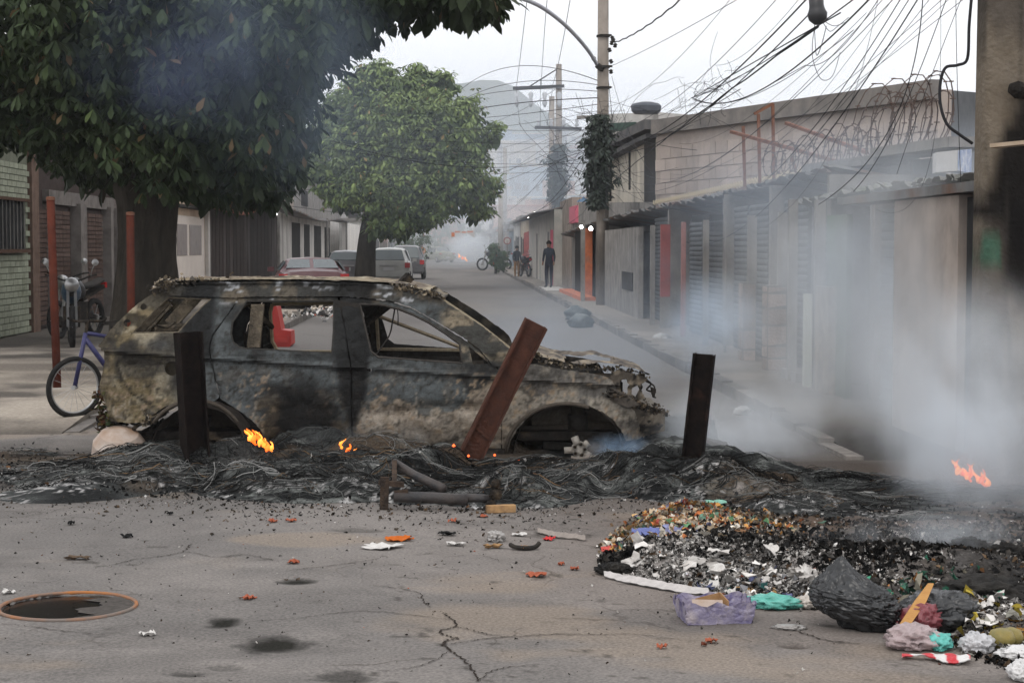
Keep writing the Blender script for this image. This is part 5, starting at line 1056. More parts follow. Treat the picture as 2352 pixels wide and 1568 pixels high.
# ------------------------------------------------------------------ rubbish pile, right foreground
def gp(px, py): g = G(px, py); return g.x, g.y
PILE = [(1395,1305),(1385,1260),(1430,1215),(1480,1180),(1600,1160),(1710,1165),(1900,1190),(2100,1215),(2400,1205),(2500,1400),(2450,1560),(2330,1535),(2230,1500),(2130,1455),(2060,1420),(1960,1400),(1860,1395),(1780,1388),(1690,1378),(1600,1352),(1470,1330)]
PG = [gp(*p) for p in PILE]
def pdist(x, y, poly):
    x = np.asarray(x, float); y = np.asarray(y, float); d = np.full(x.shape, 9e9); n = len(poly)
    for i in range(n):
        a = np.array(poly[i]); b_ = np.array(poly[(i+1) % n]); ab = b_-a; t_ = np.clip(((x-a[0])*ab[0]+(y-a[1])*ab[1])/(ab@ab), 0, 1); d = np.minimum(d, np.hypot(x-a[0]-t_*ab[0], y-a[1]-t_*ab[1]))
    return np.where(inpoly(x, y, poly), d, -d)
LUMPS = [(1585,1225,.27,.13),(1530,1260,.3,.03),(1690,1250,.25,.04),(2120,1340,.26,.05),(2230,1350,.30,.06),(2330,1350,.35,.08),(2050,1320,.25,.05),(2330,1440,.3,.04),(2200,1420,.25,.03),(1960,1310,.28,.07),(1700,1290,.3,.05),(1600,1290,.3,.05),(1470,1290,.2,.04)]
def pile(x, y):
    d = pdist(x, y, PG) + .10*(fbm(x*4, y*4, 3, 3)-.5); e = sst(-.02, .22, d); h = e*(.008 + .06*np.maximum(0,fbm(x*3.5, y*3.5, 5, 4)-.25) + .03*(fbm(x*13, y*13, 2, 3)-.35))
    for px, py, r, a in LUMPS:
        c = gp(px, py); h = h + a*np.exp(-(((x-c[0])/r)**2 + ((y-c[1])/(r*1.1))**2))*e
    return h - .012, e
px_ = np.linspace(.25, 3.6, 380); py_ = np.linspace(6.1, 11.4, 440); QX, QY = np.meshgrid(px_, py_, indexing='ij'); QH, QE = pile(QX, QY)
def lump_w(x, y, px, py, r): c = gp(px, py); return np.exp(-(((x-c[0])/r)**2 + ((y-c[1])/r)**2))
n1 = fbm(QX*3, QY*3, 4, 5); n2 = fbm(QX*16, QY*16, 7, 3); C = mixc((.018,.017,.016), (.07,.06,.05), sst(.4,.6,n1))
ashm = np.clip(lump_w(QX,QY,1600,1310,.55)+lump_w(QX,QY,1780,1320,.55)+lump_w(QX,QY,1500,1310,.4)+.8*lump_w(QX,QY,2300,1430,.4)+.4*lump_w(QX,QY,1850,1270,.7), 0, 1)
C = mixc(C, mixc((.36,.33,.31),(.16,.145,.135), sst(.4,.6,n2)), ashm*sst(.40,.56,fbm(QX*5,QY*6,9,3)+.12)); C = mixc(C, (.10,.065,.045), .7*sst(.52,.62,fbm(QX*2,QY*2,20,3))*(1-ashm))
col_m = np.clip(1.3*(lump_w(QX,QY,1570,1215,.42)), 0, 1); C = mixc(C, mixc((.42,.20,.07),(.45,.38,.28), sst(.45,.6,fbm(QX*7,QY*7,2,3))), col_m)
cut_grid(QX, QY, gh(QX,QY)+QH, C, QE > .01, 'rubbish_heap', m_heap, kind='stuff', label='spread of burnt rubbish, grey ash and char in the right foreground', cat='rubbish')
def in_pile(cx_=None, cy_=None, r0=None):
    def f(r, n):
        X = []; Y = []
        while len(X) < n:
            if cx_ is None: q = r.randint(0, 3, 1); x = r.uniform(.3,3.5); y = r.uniform(6.3,11.3)
            else: c = gp(cx_, cy_); x = c[0]+r.normal()*r0; y = c[1]+r.normal()*r0*1.1
            X.append(x); Y.append(y)
        X = np.array(X); Y = np.array(Y); d = pdist(X, Y, PG); ok = d > -.03
        X, Y = X[ok], Y[ok]; k = r.choice(len(X), n); X = X[k]+r.normal(size=n)*.01; Y = Y[k]+r.normal(size=n)*.01; h, e = pile(X, Y); return X, Y, gh(X,Y)+np.maximum(h,0)
    return f
CH = [(.012,.012,.012),(.03,.028,.026),(.055,.05,.045)]; AS = [(.52,.50,.47),(.34,.32,.30),(.74,.72,.69)]; CL = [(.55,.28,.09),(.42,.15,.06),(.55,.44,.31),(.55,.51,.44),(.14,.24,.18),(.18,.19,.30),(.33,.08,.06),(.58,.38,.18),(.12,.25,.13)]
b = MB()
b.add(*scraps(13000, in_pile(), .008, CH+[(.12,.08,.05),(.35,.33,.31)], [4,4,3,1.5,1], 31, .7))
for cx_, cy_, r_, n in ((1600,1315,.30,1500),(1790,1325,.34,1900),(1490,1305,.22,700),(2300,1435,.28,900),(1700,1350,.25,700),(1880,1270,.4,500)): b.add(*scraps(n*3, in_pile(cx_,cy_,r_), .0060, AS+CH[1:], [4,5,2,1,1], cx_, .6))
for cx_, cy_, r_ in ((1990,1330,.18),(2080,1290,.22),(1700,1285,.16),(1930,1275,.25),(2240,1300,.25),(1420,1290,.06)): b.add(*scraps(1100, in_pile(cx_,cy_,r_), .010, CH, [3,3,1], cx_+5, 1.0))
b.obj('burnt_scraps', m_flake, kind='stuff', label='layer of charred scraps and pale paper ash covering the rubbish spread', cat='rubbish')
b = MB(); b.add(*scraps(3600, in_pile(1575,1215,.24), .010, CL, [3,3,3,3,.7,.6,.7,2,.4], 51, .7)); b.add(*scraps(700, in_pile(1500,1250,.2), .013, CL, [1,1,3,4,.5,1,.7,1,.4], 52, .5)); b.add(*scraps(260, in_pile(2120,1385,.12), .013, [(.06,.22,.14),(.5,.46,.36),(.42,.2,.08),(.12,.28,.2)], [3,2,1,2], 53, .7)); b.add(*scraps(160, in_pile(2330,1470,.16), .014, [(.45,.35,.06),(.5,.25,.05),(.6,.58,.5)], [2,1,2], 54, .5)); b.add(*scraps(200, in_pile(1700,1352,.18), .011, [(.45,.12,.06),(.1,.3,.28),(.5,.3,.12),(.6,.6,.62),(.2,.22,.4)], [1,1,1,2,1], 55, .5))
b.obj('food_and_paper_waste', m_flake, kind='stuff', label='bright heap of orange peel, paper and food waste on the rubbish spread', cat='rubbish')
# bigger pieces of paper and char that stand out of the ash
rp = random.Random(61); pm = []
for k in range(6):
    bb_ = MB(); V = np.array([[(u*.045*rp.uniform(.6,1.2), v*.032*rp.uniform(.6,1.2), rp.uniform(-.012,.012)) for v in (-1,-.3,.4,1)] for u in (-1,-.3,.4,1)]); bb_.grid(V); bb_.grid(V[:, ::-1]-np.array([0,0,.002])); me = bb_.mesh('paper_flake'); me.materials.append(mat('ashen_paper', (.66,.64,.61), (.45,.42,.39), scale=18, rand=.25)); pm.append(me)
for (cx_, cy_, sx, sy, n, lab) in ((1480,1310,70,22,10,'white ash-grey paper flake in the left part of the pale ash'),(1640,1330,90,26,18,'white ash-grey paper flake in the middle of the pale ash'),(1810,1335,80,28,18,'white ash-grey paper flake left of the big black bag'),(2290,1430,50,40,10,'pale paper flake among the ash at the right edge')):
    for k in range(n):
        q = G(rp.gauss(cx_,sx*.6), rp.gauss(cy_,sy*.6)); h_, e_ = pile(np.array([q.x]), np.array([q.y]))
        if float(e_[0]) < .3: continue
        link('paper_flake', rp.choice(pm), None, None, (q.x, q.y, gz(q.x,q.y)+max(0,float(h_[0]))+.02), (rp.gauss(0,.35), rp.gauss(0,.35), rp.random()*6.28), (rp.uniform(.5,1.3),)*3, label=lab, cat='paper', group='paper flakes in the ash')
# small litter on the asphalt: chips and grains nobody could count
def litter(r, n):
    x = r.uniform(-4,4,n); y = 5.5 + r.rand(n)**.7*6.0; return x, y, gh(x,y)
b = MB(); b.add(*scraps(2600, litter, .004, [(.03,.028,.025),(.4,.38,.35),(.08,.06,.045),(.30,.08,.04)], [6,1.5,3,.5], 71, .3)); 
def litter2(r, n):
    x = r.uniform(-3.6,3.6,n); y = np.interp(x, lx, ly) - np.abs(r.normal(size=n))*.45; return x, y, gh(x,y)
b.add(*scraps(2200, litter2, .006, [(.02,.018,.016),(.05,.04,.03),(.12,.08,.05),(.4,.38,.36)], [5,4,2,1], 72, .4)); b.obj('grit', m_flake, kind='stuff', label='fine grit, char crumbs and tiny litter scattered over the asphalt', cat='grit')
# ---- individually visible pieces
def scrap_thing(name, label, cat, px, py, w, h_, col, seed, group=None, crumple=.3, hgt=.012, n=7, z=0, rz=None, m=None):
    """a single thin crumpled piece, w x h_ metres, lying at the photo point"""
    r = random.Random(seed); g = G(px, py); b = MB(); az = r.uniform(-.5,.5) if rz is None else rz; V = np.zeros((n, n, 3))
    for i in range(n):
        for j in range(n):
            u = (i/(n-1)-.5)*w*(1+.25*r.uniform(-1,1)*(i in (0,n-1))); v = (j/(n-1)-.5)*h_*(1+.3*r.uniform(-1,1)*(j in (0,n-1))); zz = hgt*crumple*3*(float(fbm(u*9/w*.6+seed, v*9/h_*.6, seed, 3))-.35)
            V[i,j] = (u*math.cos(az)-v*math.sin(az), u*math.sin(az)+v*math.cos(az), zz)
    V[...,2] -= V[...,2].min(); X = V + np.array([g.x, g.y, gz(g.x, g.y)+.003+z]); b.grid(X, np.tile(col, (n,n,1))); b.f = [q[::-1] for q in b.f]; b.grid(X[:, ::-1]-np.array([0,0,.0025]), np.tile(col, (n,n,1))); b.f = b.f
    return b.obj(name, m or m_flake, label=label, cat=cat, group=group)
RD, WH, BLK = (.42,.13,.075), (.66,.64,.61), (.02,.02,.02)
for i, a in enumerate([
    ('paper_sheet','torn white paper sheet left of the orange peel on the open asphalt','paper',877,1257,.17,.16,WH),
    ('paper_strip','thin white strip of paper between the white sheet and the crumpled tissue','paper',1047,1251,.09,.06,WH),
    ('paper_scrap','small white scrap nearest the black post base, right of centre','paper',1192,1227,.07,.05,WH),
    ('orange_peel','long bright orange piece of plastic behind the white paper sheet','peel',918,1239,.13,.10,(.55,.14,.03)),
    ('brick_chip','orange brick chip alone in the right middle of the open asphalt','brick chip',1229,1323,.09,.07,RD),
    ('brick_chip','orange brick chip on the left, above the round wet pit','brick chip',570,1374,.05,.06,RD),
    ('brick_chip','orange brick chip left of the paper, in line with the leaning post','brick chip',674,1294,.055,.05,RD),
    ('brick_chip','small orange chip just left of the rubbish spread, upper one','brick chip',1289,1298,.03,.03,RD),
    ('brick_chip','orange chip just left of the rubbish spread, lower one','brick chip',1320,1308,.04,.04,RD),
    ('brick_chip','orange chip below the wood block by the burnt heap','brick chip',1112,1185,.045,.05,RD),
    ('brick_chip','orange chip left of the wood block, near the burnt heap','brick chip',1040,1196,.04,.05,RD),
    ('brick_chip','orange chip furthest left, near the burnt heap below the car','brick chip',627,1130+70,.045,.05,RD),
    ('brick_chip','red chip close to the heap beneath the rear door','brick chip',668,1199,.05,.05,RD),
    ('brick_chip','orange chip under the plastic tray in the right foreground','brick chip',1634,1475,.045,.05,RD),
    ('brick_chip','faint orange chip beside the crack, in front of the tray','brick chip',1520,1490,.04,.03,RD),
    ('red_card','bright red folded card left of the burnt rubbish','card',1261,1238,.05,.09,(.6,.06,.06)),
    ('red_card','pink red scrap touching the left edge of the rubbish','card',1395,1268,.06,.10,(.62,.12,.10)),
    ('bread_piece','pale brown lump below the crumpled tissue','food',1135,1257,.09,.05,(.42,.26,.13)),
    ('char_stick','flat black charred piece between the heap and the orange peel','char',1027,1228,.09,.05,BLK),
    ('char_piece','small black char piece at the left, above the manhole','char',292,1235,.05,.06,BLK),
    ('char_piece','small black char crumb upper left, under the car tail','char',390,1182,.035,.04,BLK),
    ('char_piece','small black char crumb at far left below the heap','char',164,1205,.035,.05,BLK),
    ('leaf_litter','brown dry leaf lying left, above the manhole','leaf',180,1286,.11,.05,(.14,.10,.07)),
    ('paper_scrap','white curled scrap beside the upper left wet pit','paper',340,1456,.06,.05,WH),
    ('paper_scrap','white scrap behind the manhole ring, at the left edge','paper',20,1362,.05,.05,WH),
    ('bread_piece','brown crust beside the black curved rubber','food',1200,1262,.05,.05,(.35,.2,.1)),
    ('brick_chip','small dark red chip in the right foreground, left of the orange one','brick chip',1617,1484,.02,.03,(.16,.05,.03)),
    ('foil_piece','shiny pale piece beside the wood block','foil',1098,1168,.07,.05,(.7,.7,.7))]): scrap_thing(*a, seed=i+3, crumple=.9)
def blob_bag(name, label, cat, px, py, dims, col, seed, m, folds=.16, z=0, rz=0, fr=3.2, sub=5, tip=None, parent=None, squash=.0, group=None):
    """crumpled plastic bag: folded, sagging closed surface resting on the ground"""
    import bmesh
    bm = bmesh.new(); bmesh.ops.create_icosphere(bm, subdivisions=sub, radius=1); V = np.array([v.co[:] for v in bm.verts]); F_ = [[v.index for v in f.verts] for f in bm.faces]; bm.free(); g = G(px, py)
    n = 1 - np.abs(2*fbm(V[:,0]*fr+seed, V[:,1]*fr, V[:,2]*fr, 4) - 1)*2.0; n5 = 1 - np.abs(2*fbm(V[:,0]*fr*2.3+seed+5, V[:,1]*fr*2.3, V[:,2]*fr*1.2, 3) - 1)*2.0; r = 1 + folds*1.5*(n-.5) + folds*.7*(n5-.5) + .34*(fbm(V[:,0]*1.6+seed, V[:,1]*1.6, V[:,2]*1.6, 2)-.5)*2; V = V*r[:,None]
    if tip is not None:
        tp = np.array(tip, float); u = tp/np.linalg.norm(tp); k = sst(.55, 1.0, V@u); V = V*(1-.75*k[:,None]) + np.outer(k, tp)*(1+.1*(fbm(V[:,0]*6, V[:,1]*6, V[:,2]*6, 2)-.5))[:,None]
    V[:,2] = np.where(V[:,2] < -.55, -.55 + (V[:,2]+.55)*.15, V[:,2]); V = V*np.array(dims)/2; V[:,2] -= V[:,2].min(); ca, sa = math.cos(rz), math.sin(rz); V = V @ np.array([[ca,sa,0],[-sa,ca,0],[0,0,1]])
    b = MB(); V = V + np.array([g.x, g.y, gz(g.x,g.y)+z]); b.add(V, F_, np.broadcast_to(col, V.shape)); return b.obj(name, m, parent, True, label=label, cat=cat, group=group)
m_bag = mat('black_bag_plastic', (.028,.030,.032), (.018,.019,.02), scale=5, rough=.24, bump=.4, bscale=16, spec=.5, stretch=(1,1,.35), bdist=.02, crinkle=8)
m_thin = mat('thin_plastic', (1,1,1), (.85,.85,.85), scale=8, rough=.32, bump=.5, bscale=25, vcol=True, spec=.5, crinkle=22)
import bmesh
def big_bag():
    bm = bmesh.new(); bmesh.ops.create_icosphere(bm, subdivisions=6, radius=1); V = np.array([v.co[:] for v in bm.verts]); F_ = [[v.index for v in f.verts] for f in bm.faces]; bm.free()
    # body lies along x, neck twisted up at the left end
    x, y, z = V.T; fold = 1-np.abs(2*fbm(x*1.6+3, y*5.5, z*5.5, 4)-1)*1.8; f2 = 1-np.abs(2*fbm(x*5+.8*y, y*3+1, z*9, 3)-1)*1.6; r = 1 + .15*(fold-.4) + .09*(f2-.4); W_ = V*r[:,None]
    X = W_[:,0]*.175; Y = W_[:,1]*.13; Z = W_[:,2]*.095; s_ = x; Z = Z - .035*sst(-.2,1,s_) + .02*sst(.2,-1,s_)
    k = sst(.35, 1, z)*sst(.35,-.45,x); X = X*(1-.5*k) - k*.02; Z = Z + .075*k; Y = Y*(1-.55*k)
    ca, sa = math.cos(-.38), math.sin(-.38); X2 = X*ca - Y*sa*.0; Y2 = Y + X*sa*.55; Z = Z-Z.min(); Z = np.where(Z < .03, np.maximum(Z-.022,0)*3.75, Z)
    g = G(1962, 1440); V2 = np.stack([g.x+X2, g.y+Y2, gz(g.x,g.y)+np.maximum(Z,0)*1.0+.002], 1); b = MB(); b.add(V2, F_); return b.obj('bin_bag', m_bag, None, True, label='large glossy black bin bag with its neck pointing up, at the front of the rubbish', cat='bin bag')
big_bag()
blob_bag('bin_bag', 'smaller black bin bag behind the red and white bag', 'bin bag', 2160, 1440, (.30,.26,.17), (1,1,1), 7, m_bag)
blob_bag('carrier_bag', 'flattened teal plastic bag next to the tray of cardboard', 'plastic bag', 1775, 1392, (.23,.13,.06), (.12,.46,.38), 3, m_thin, folds=.35, sub=4, rz=-.25)
blob_bag('carrier_bag', 'dirty white plastic bag touching the teal bag', 'plastic bag', 1852, 1392, (.10,.10,.05), (.5,.45,.40), 4, m_thin, folds=.35, sub=4)
blob_bag('carrier_bag', 'pale pink crumpled bag spilling from the mouth of the big black bag', 'plastic bag', 2095, 1484, (.20,.16,.10), (.42,.33,.33), 6, m_thin, folds=.3, sub=4)
blob_bag('carrier_bag', 'small turquoise bag between the pink bag and red stripes', 'plastic bag', 2150, 1486, (.11,.12,.07), (.12,.5,.44), 9, m_thin, folds=.3, sub=4)
blob_bag('carrier_bag', 'clear white crumpled bag right of the striped bag', 'plastic bag', 2242, 1492, (.11,.12,.08), (.56,.56,.57), 12, m_thin, folds=.35, sub=4)
blob_bag('carrier_bag', 'dark red bag folded beside the wooden spatula', 'plastic bag', 2118, 1452, (.15,.14,.11), (.22,.05,.06), 13, m_thin, folds=.3, sub=4, z=.02)
blob_bag('carrier_bag', 'white plastic lump cut by the right edge of the picture, upper one', 'plastic bag', 2340, 1508, (.14,.12,.05), (.7,.69,.68), 14, m_thin, folds=.3, sub=4)
blob_bag('carrier_bag', 'white plastic lump in the bottom right corner', 'plastic bag', 2352, 1556, (.10,.12,.08), (.7,.69,.68), 15, m_thin, folds=.3, sub=4)
blob_bag('carrier_bag', 'clear flat film lying left of the big black bag', 'plastic bag', 1812, 1441, (.12,.09,.015), (.30,.28,.26), 16, m_thin, folds=.3, sub=4)
blob_bag('tissue', 'grey crumpled tissue standing on the open asphalt', 'tissue', 1140, 1241, (.075,.09,.06), (.45,.43,.41), 17, m_thin, folds=.5, sub=4)
blob_bag('melted_plastic', 'burnt black plastic mass smoking at the right edge of the rubbish', 'melted plastic', 2260, 1392, (.42,.34,.15), (1,1,1), 18, mat('melted_black', (.02,.02,.02), (.04,.037,.033), scale=9, rough=.7, bump=.9), folds=.22, sub=5)
blob_bag('melted_plastic', 'dark melted lump at the right picture edge above the yellow fruit', 'melted plastic', 2352, 1415, (.26,.26,.10), (1,1,1), 19, MATS['melted_black'], folds=.3, sub=5)
blob_bag('char_block', 'ribbed block of char at the left tip of the rubbish', 'char', 1408, 1316, (.15,.11,.06), (1,1,1), 20, MATS['melted_black'], folds=.35, sub=4, fr=6)
for i, (x_, y_, w_, h_, lab) in enumerate([(1995,1290,.17,.09,'black char clump behind the neck of the big bag'),(2065,1275,.16,.10,'black char clump just right of the bag neck'),(2140,1290,.2,.10,'wide char clump in the middle of the dark rubbish'),(2230,1275,.2,.11,'char clump beside the smoking mass'),(1925,1300,.13,.07,'char clump left of the bag neck'),(1700,1300,.12,.06,'lone char clump between the two ash fields'),(1560,1290,.13,.06,'char clump at the foot of the food waste'),(2000,1360,.12,.06,'char clump half behind the big bag'),(2090,1330,.17,.08,'char clump above the green scraps'),(2310,1290,.2,.12,'tall char clump near the right edge'),(1870,1275,.12,.05,'low char clump in the brown dirt')]):
    q = G(x_, y_); hp_, _e = pile(np.array([q.x]), np.array([q.y])); blob_bag('char_clump', lab, 'char clump', x_, y_, (w_*.8, w_*.65, h_*.8), (1,1,1), 40+i, MATS['melted_black'], folds=.42, sub=4, fr=3.5, z=max(0,float(hp_[0]))*.5, group=None)
# striped bag: sheets of red and white plastic
m_stripe = mat('striped_plastic', (1,1,1), (.92,.92,.92), scale=8, rough=.35, vcol=True, bump=.4, crinkle=22)
def striped(px, py, w, h_, seed, lab, rz, nstripe=5):
    g = G(px, py); b = MB(); n1_, n2_ = 34, 14; V = np.zeros((n1_,n2_,3)); C = np.zeros((n1_,n2_,3)); ca, sa = math.cos(rz), math.sin(rz)
    for i in range(n1_):
        for j in range(n2_):
            u = (i/(n1_-1)-.5)*w; v = (j/(n2_-1)-.5)*h_*(.6+.4*math.sin(i*.2+seed)); z_ = .07*float(fbm(u*9+seed, v*9, seed, 4)); V[i,j] = (g.x+u*ca-v*sa, g.y+u*sa+v*ca, z_); C[i,j] = (.55,.03,.04) if math.sin(i/(n1_-1)*PI*nstripe*2+j*.12) > .1 else (.68,.66,.64)
    V[...,2] += gz(g.x,g.y) + .003 - V[...,2].min(); b.grid(V, C); b.f = [q[::-1] for q in b.f]; b.grid(V[:, ::-1]-np.array([0,0,.003]), C[:, ::-1]); b.obj('striped_bag', m_stripe, None, True, label=lab, cat='plastic bag')
striped(2150, 1513, .25, .13, 3, 'red and white striped bag flap lying flat in front', -.25, 3); striped(2120, 1436, .22, .16, 8, 'red and white striped bag bulging up beside the black bin bag', .3, 5)
def boxy(name, m, parent, a, b_, w, h_, lab=None, cat=None): pass
t = T('wooden_spatula', 'orange-brown wooden paddle sticking out of the striped bag', 'wooden paddle', G(2090,1470)); b = MB(); a_ = G(2070,1474)+Vector((0,0,.05)); c_ = G(2110,1440)+Vector((.06,.05,.17)); dd = (c_-a_)
b.prism([a_-Vector((.018,0,0)), a_+Vector((.022,0,0)), a_+dd*.6+Vector((.028,0,0)), c_+Vector((.012,0,0)), c_-Vector((.01,0,0)), a_+dd*.6-Vector((.018,0,0))], (0,.012,0)); b.obj('blade', mat('orange_wood', (.50,.28,.10), (.42,.22,.08), scale=20), t)
# the tray with cardboard in cloudy purple plastic
tray = T('produce_tray', 'purple and clear plastic-wrapped tray holding torn cardboard in the right foreground', 'tray', G(1642,1425)); g0 = G(1642,1425); W_, D_, H__ = .27, .20, .085
def tp(u, v, z): ca, sa = math.cos(.12), math.sin(.12); x = u*W_; y = v*D_; return Vector((g0.x+x*ca-y*sa, g0.y+.03+x*sa+y*ca, gz(g0.x,g0.y)+z))
m_film = mat('purple_film', (.13,.115,.25), (.34,.31,.40), scale=11, rough=.3, bump=.6, bscale=22, spec=.5, crinkle=26, c3=(.45,.40,.42), s3=14, t3=.6); rn = random.Random(9)
def wallq(nm, p0, p1, hh, m, out=.02):
    n = 14; V = np.zeros((n, 6, 3))
    for i in range(n):
        for j in range(6): q = p0.lerp(p1, i/(n-1)); q = q + (q-Vector((g0.x,g0.y+.03,q.z)))*(.12*j/5) ; V[i,j] = (q.x+.004*rn.uniform(-1,1), q.y+.004*rn.uniform(-1,1), q.z + hh*(j/5)*(1+.12*math.sin(i*1.3)))
    b = MB(); b.grid(V); b.grid(V[:, ::-1]*1+ (np.array([(g0.x),(g0.y+.03),0])-V[:, ::-1]*np.array([1,1,0]))*.03); b.obj(nm, m, tray, True)
cs_ = [(-.5,-.5),(.5,-.5),(.5,.5),(-.5,.5)]
for i in range(4): wallq('side', tp(*cs_[i],0), tp(*cs_[(i+1)%4],0), H__, m_film)
b = MB(); b.prism([tp(*q,.004) for q in cs_], (0,0,.004)); b.obj('base', m_film, tray)
m_card = mat('cardboard', (.40,.24,.12), (.33,.19,.09), scale=9, rough=.9)
b = MB(); b.prism([tp(-.28,.1,.01), tp(.12,.2,.01), tp(.12,.2,.105), tp(-.28,.1,.085)], (0,.004,0)); b.obj('cardboard_flap', m_card, tray); b = MB(); b.prism([tp(.12,.2,.01), tp(.2,-.1,.01), tp(.2,-.1,.08), tp(.12,.2,.105)], (.004,0,0)); b.obj('cardboard_flap', m_card, tray)
b = MB(); b.prism([tp(-.4,-.3,.02), tp(.1,-.35,.02), tp(.12,-.05,.08), tp(-.35,-.02,.085)], (0,0,.003)); b.obj('inner_paper', mat('kraft_paper', (.42,.32,.25), (.52,.45,.40), scale=12), tray)
# long white board edge
def sheet_strip(lab, pp, w, seed, col, nm='board_strip', m=None):
    c = catmull([G(*q) for q in pp], 8); b = MB(); V = np.zeros((len(c),4,3)); r = random.Random(seed)
    for i, p in enumerate(c):
        for j in range(4): V[i,j] = (p.x, p.y+(j/3)*w*(1-.8*abs(i/(len(c)-1)-.5)), gz(p.x,p.y)+.006+.018*(j/3)+.006*r.random())
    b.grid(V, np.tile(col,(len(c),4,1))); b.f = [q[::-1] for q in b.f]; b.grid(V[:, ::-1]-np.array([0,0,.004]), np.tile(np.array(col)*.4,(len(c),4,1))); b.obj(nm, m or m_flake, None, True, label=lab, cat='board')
sheet_strip('long warped white board edge along the front of the rubbish', [(1388,1326),(1440,1340),(1500,1352),(1560,1361),(1630,1368)], .10, 2, (.55,.52,.50)); sheet_strip('grey plastic strip pointing from the asphalt into the rubbish', [(1235,1220),(1270,1226),(1300,1234),(1345,1243)], .07, 3, (.33,.29,.26)); sheet_strip('scorched yellow-brown board lying above the tray', [(1690,1362),(1740,1362),(1785,1366)], .08, 4, (.40,.24,.10))
scrap_thing('milk_carton', 'green and white flattened carton on top of the food waste', 'carton', 1642, 1190, .10, .12, (.25,.48,.38), 5, z=.085, crumple=.8); scrap_thing('blue_packet', 'blue and white folded packet at the left foot of the food waste', 'packet', 1490, 1258, .13, .16, (.17,.2,.42), 6, z=.06, crumple=1.5); scrap_thing('violet_wrapper', 'pale violet wrapper on the food waste heap', 'wrapper', 1642, 1250, .13, .12, (.40,.38,.55), 7, z=.05, crumple=1.5)
b = MB(); q = G(1692, 1262); b.box(q+Vector((0,0,.06)), (.09,.07,.08), rz=.4); b.obj('burnt_carton', mat('burnt_card', (.30,.15,.07), (.05,.04,.03), scale=11), label='half burnt brown carton at the right of the food waste', cat='carton')
for i, (x_, y_, s_, lab) in enumerate([(2300,1490,.055,'round yellow-green mango among ash at the right'),(2322,1484,.05,'split yellow mango at the right picture edge')]):
    b = MB(); q = G(x_, y_); b.lathe(q, [(.01,0),(s_*.7,s_*.2),(s_,s_*.75),(s_*.75,s_*1.3),(.01,s_*1.5)], 16); b.obj('mango', mat('mango_skin', (.26,.20,.05), (.18,.16,.06), scale=14, rough=.4), None, True, label=lab, cat='fruit')
# metal axle and forks lying on the near side of the heap
ax = T('burnt_axle', 'burnt metal frame and tube with a rusty bracket lying in front of the heap', 'car axle', G(1000,1160)); d0 = 10.5
def ap(px, py, dd=0): return P(px, py, d0+dd)
for nm, pts, r in (('tube', [ap(904,1062,.5), ap(950,1090,.4), ap(1019,1122,.15)], .028),('tube', [ap(905,1140), ap(1000,1143), ap(1075,1148)], .034),('tube',[ap(1070,1142),ap(1130,1146)],.026)):
    b = MB(); b.tube(pts, r, 12); b.obj(nm, mat('dull_tube', (.028,.028,.030), (.06,.05,.045), scale=10, rough=.5, bump=.3), ax, True)
b = MB(); b.bar(ap(884,1095), ap(882,1172), .03, .05); b.bar(ap(872,1108), ap(925,1112,.05), .05, .03); b.bar(ap(906,1060,.5), ap(906,1112,.1), .03, .035); b.prism([ap(906,1126), ap(938,1122), ap(934,1152), ap(910,1150)], (0,-.02,0)); b.obj('bracket', mat('axle_rust', (.085,.06,.045), (.035,.028,.024), scale=22, rough=.9, bump=.6), ax)
b = MB()
for x_, y_, r in ((1140,1110,.03),(1140,1135,.035),(1128,1158,.03),(1120,1172,.035)): b.tube([ap(x_,y_), ap(x_,y_,-.05)], r, 12)
b.bar(ap(1138,1105), ap(1122,1172), .04, .035); b.obj('hub_casting', m_char, ax, True)
b = MB(); b.tube(catmull([ap(985,1140,-.02), ap(968,1150,-.03), ap(966,1166,-.03), ap(978,1178,-.03)], 5), .005, 5); b.obj('hose', m_iron, ax)
b = MB(); q = G(1150,1176); b.box(q+Vector((0,0,.022)), (.17,.05,.042), rz=.25); b.obj('wood_block', mat('split_wood', (.50,.31,.15), (.10,.06,.04), scale=9, rough=.8), label='pale sawn wood block with charred edge at the front of the burnt heap', cat='wood block')
b = MB(); c_ = G(1206, 1262); b.tube(catmull([c_+Vector((-.075,.04,.02)), c_+Vector((-.05,0,.014)), c_+Vector((0,-.02,.012)), c_+Vector((.05,0,.014)), c_+Vector((.072,.03,.03))], 5), .012, 7); b.obj('rubber_piece', m_iron, None, True, label='curved black strip of rubber on the open asphalt', cat='rubber strip')
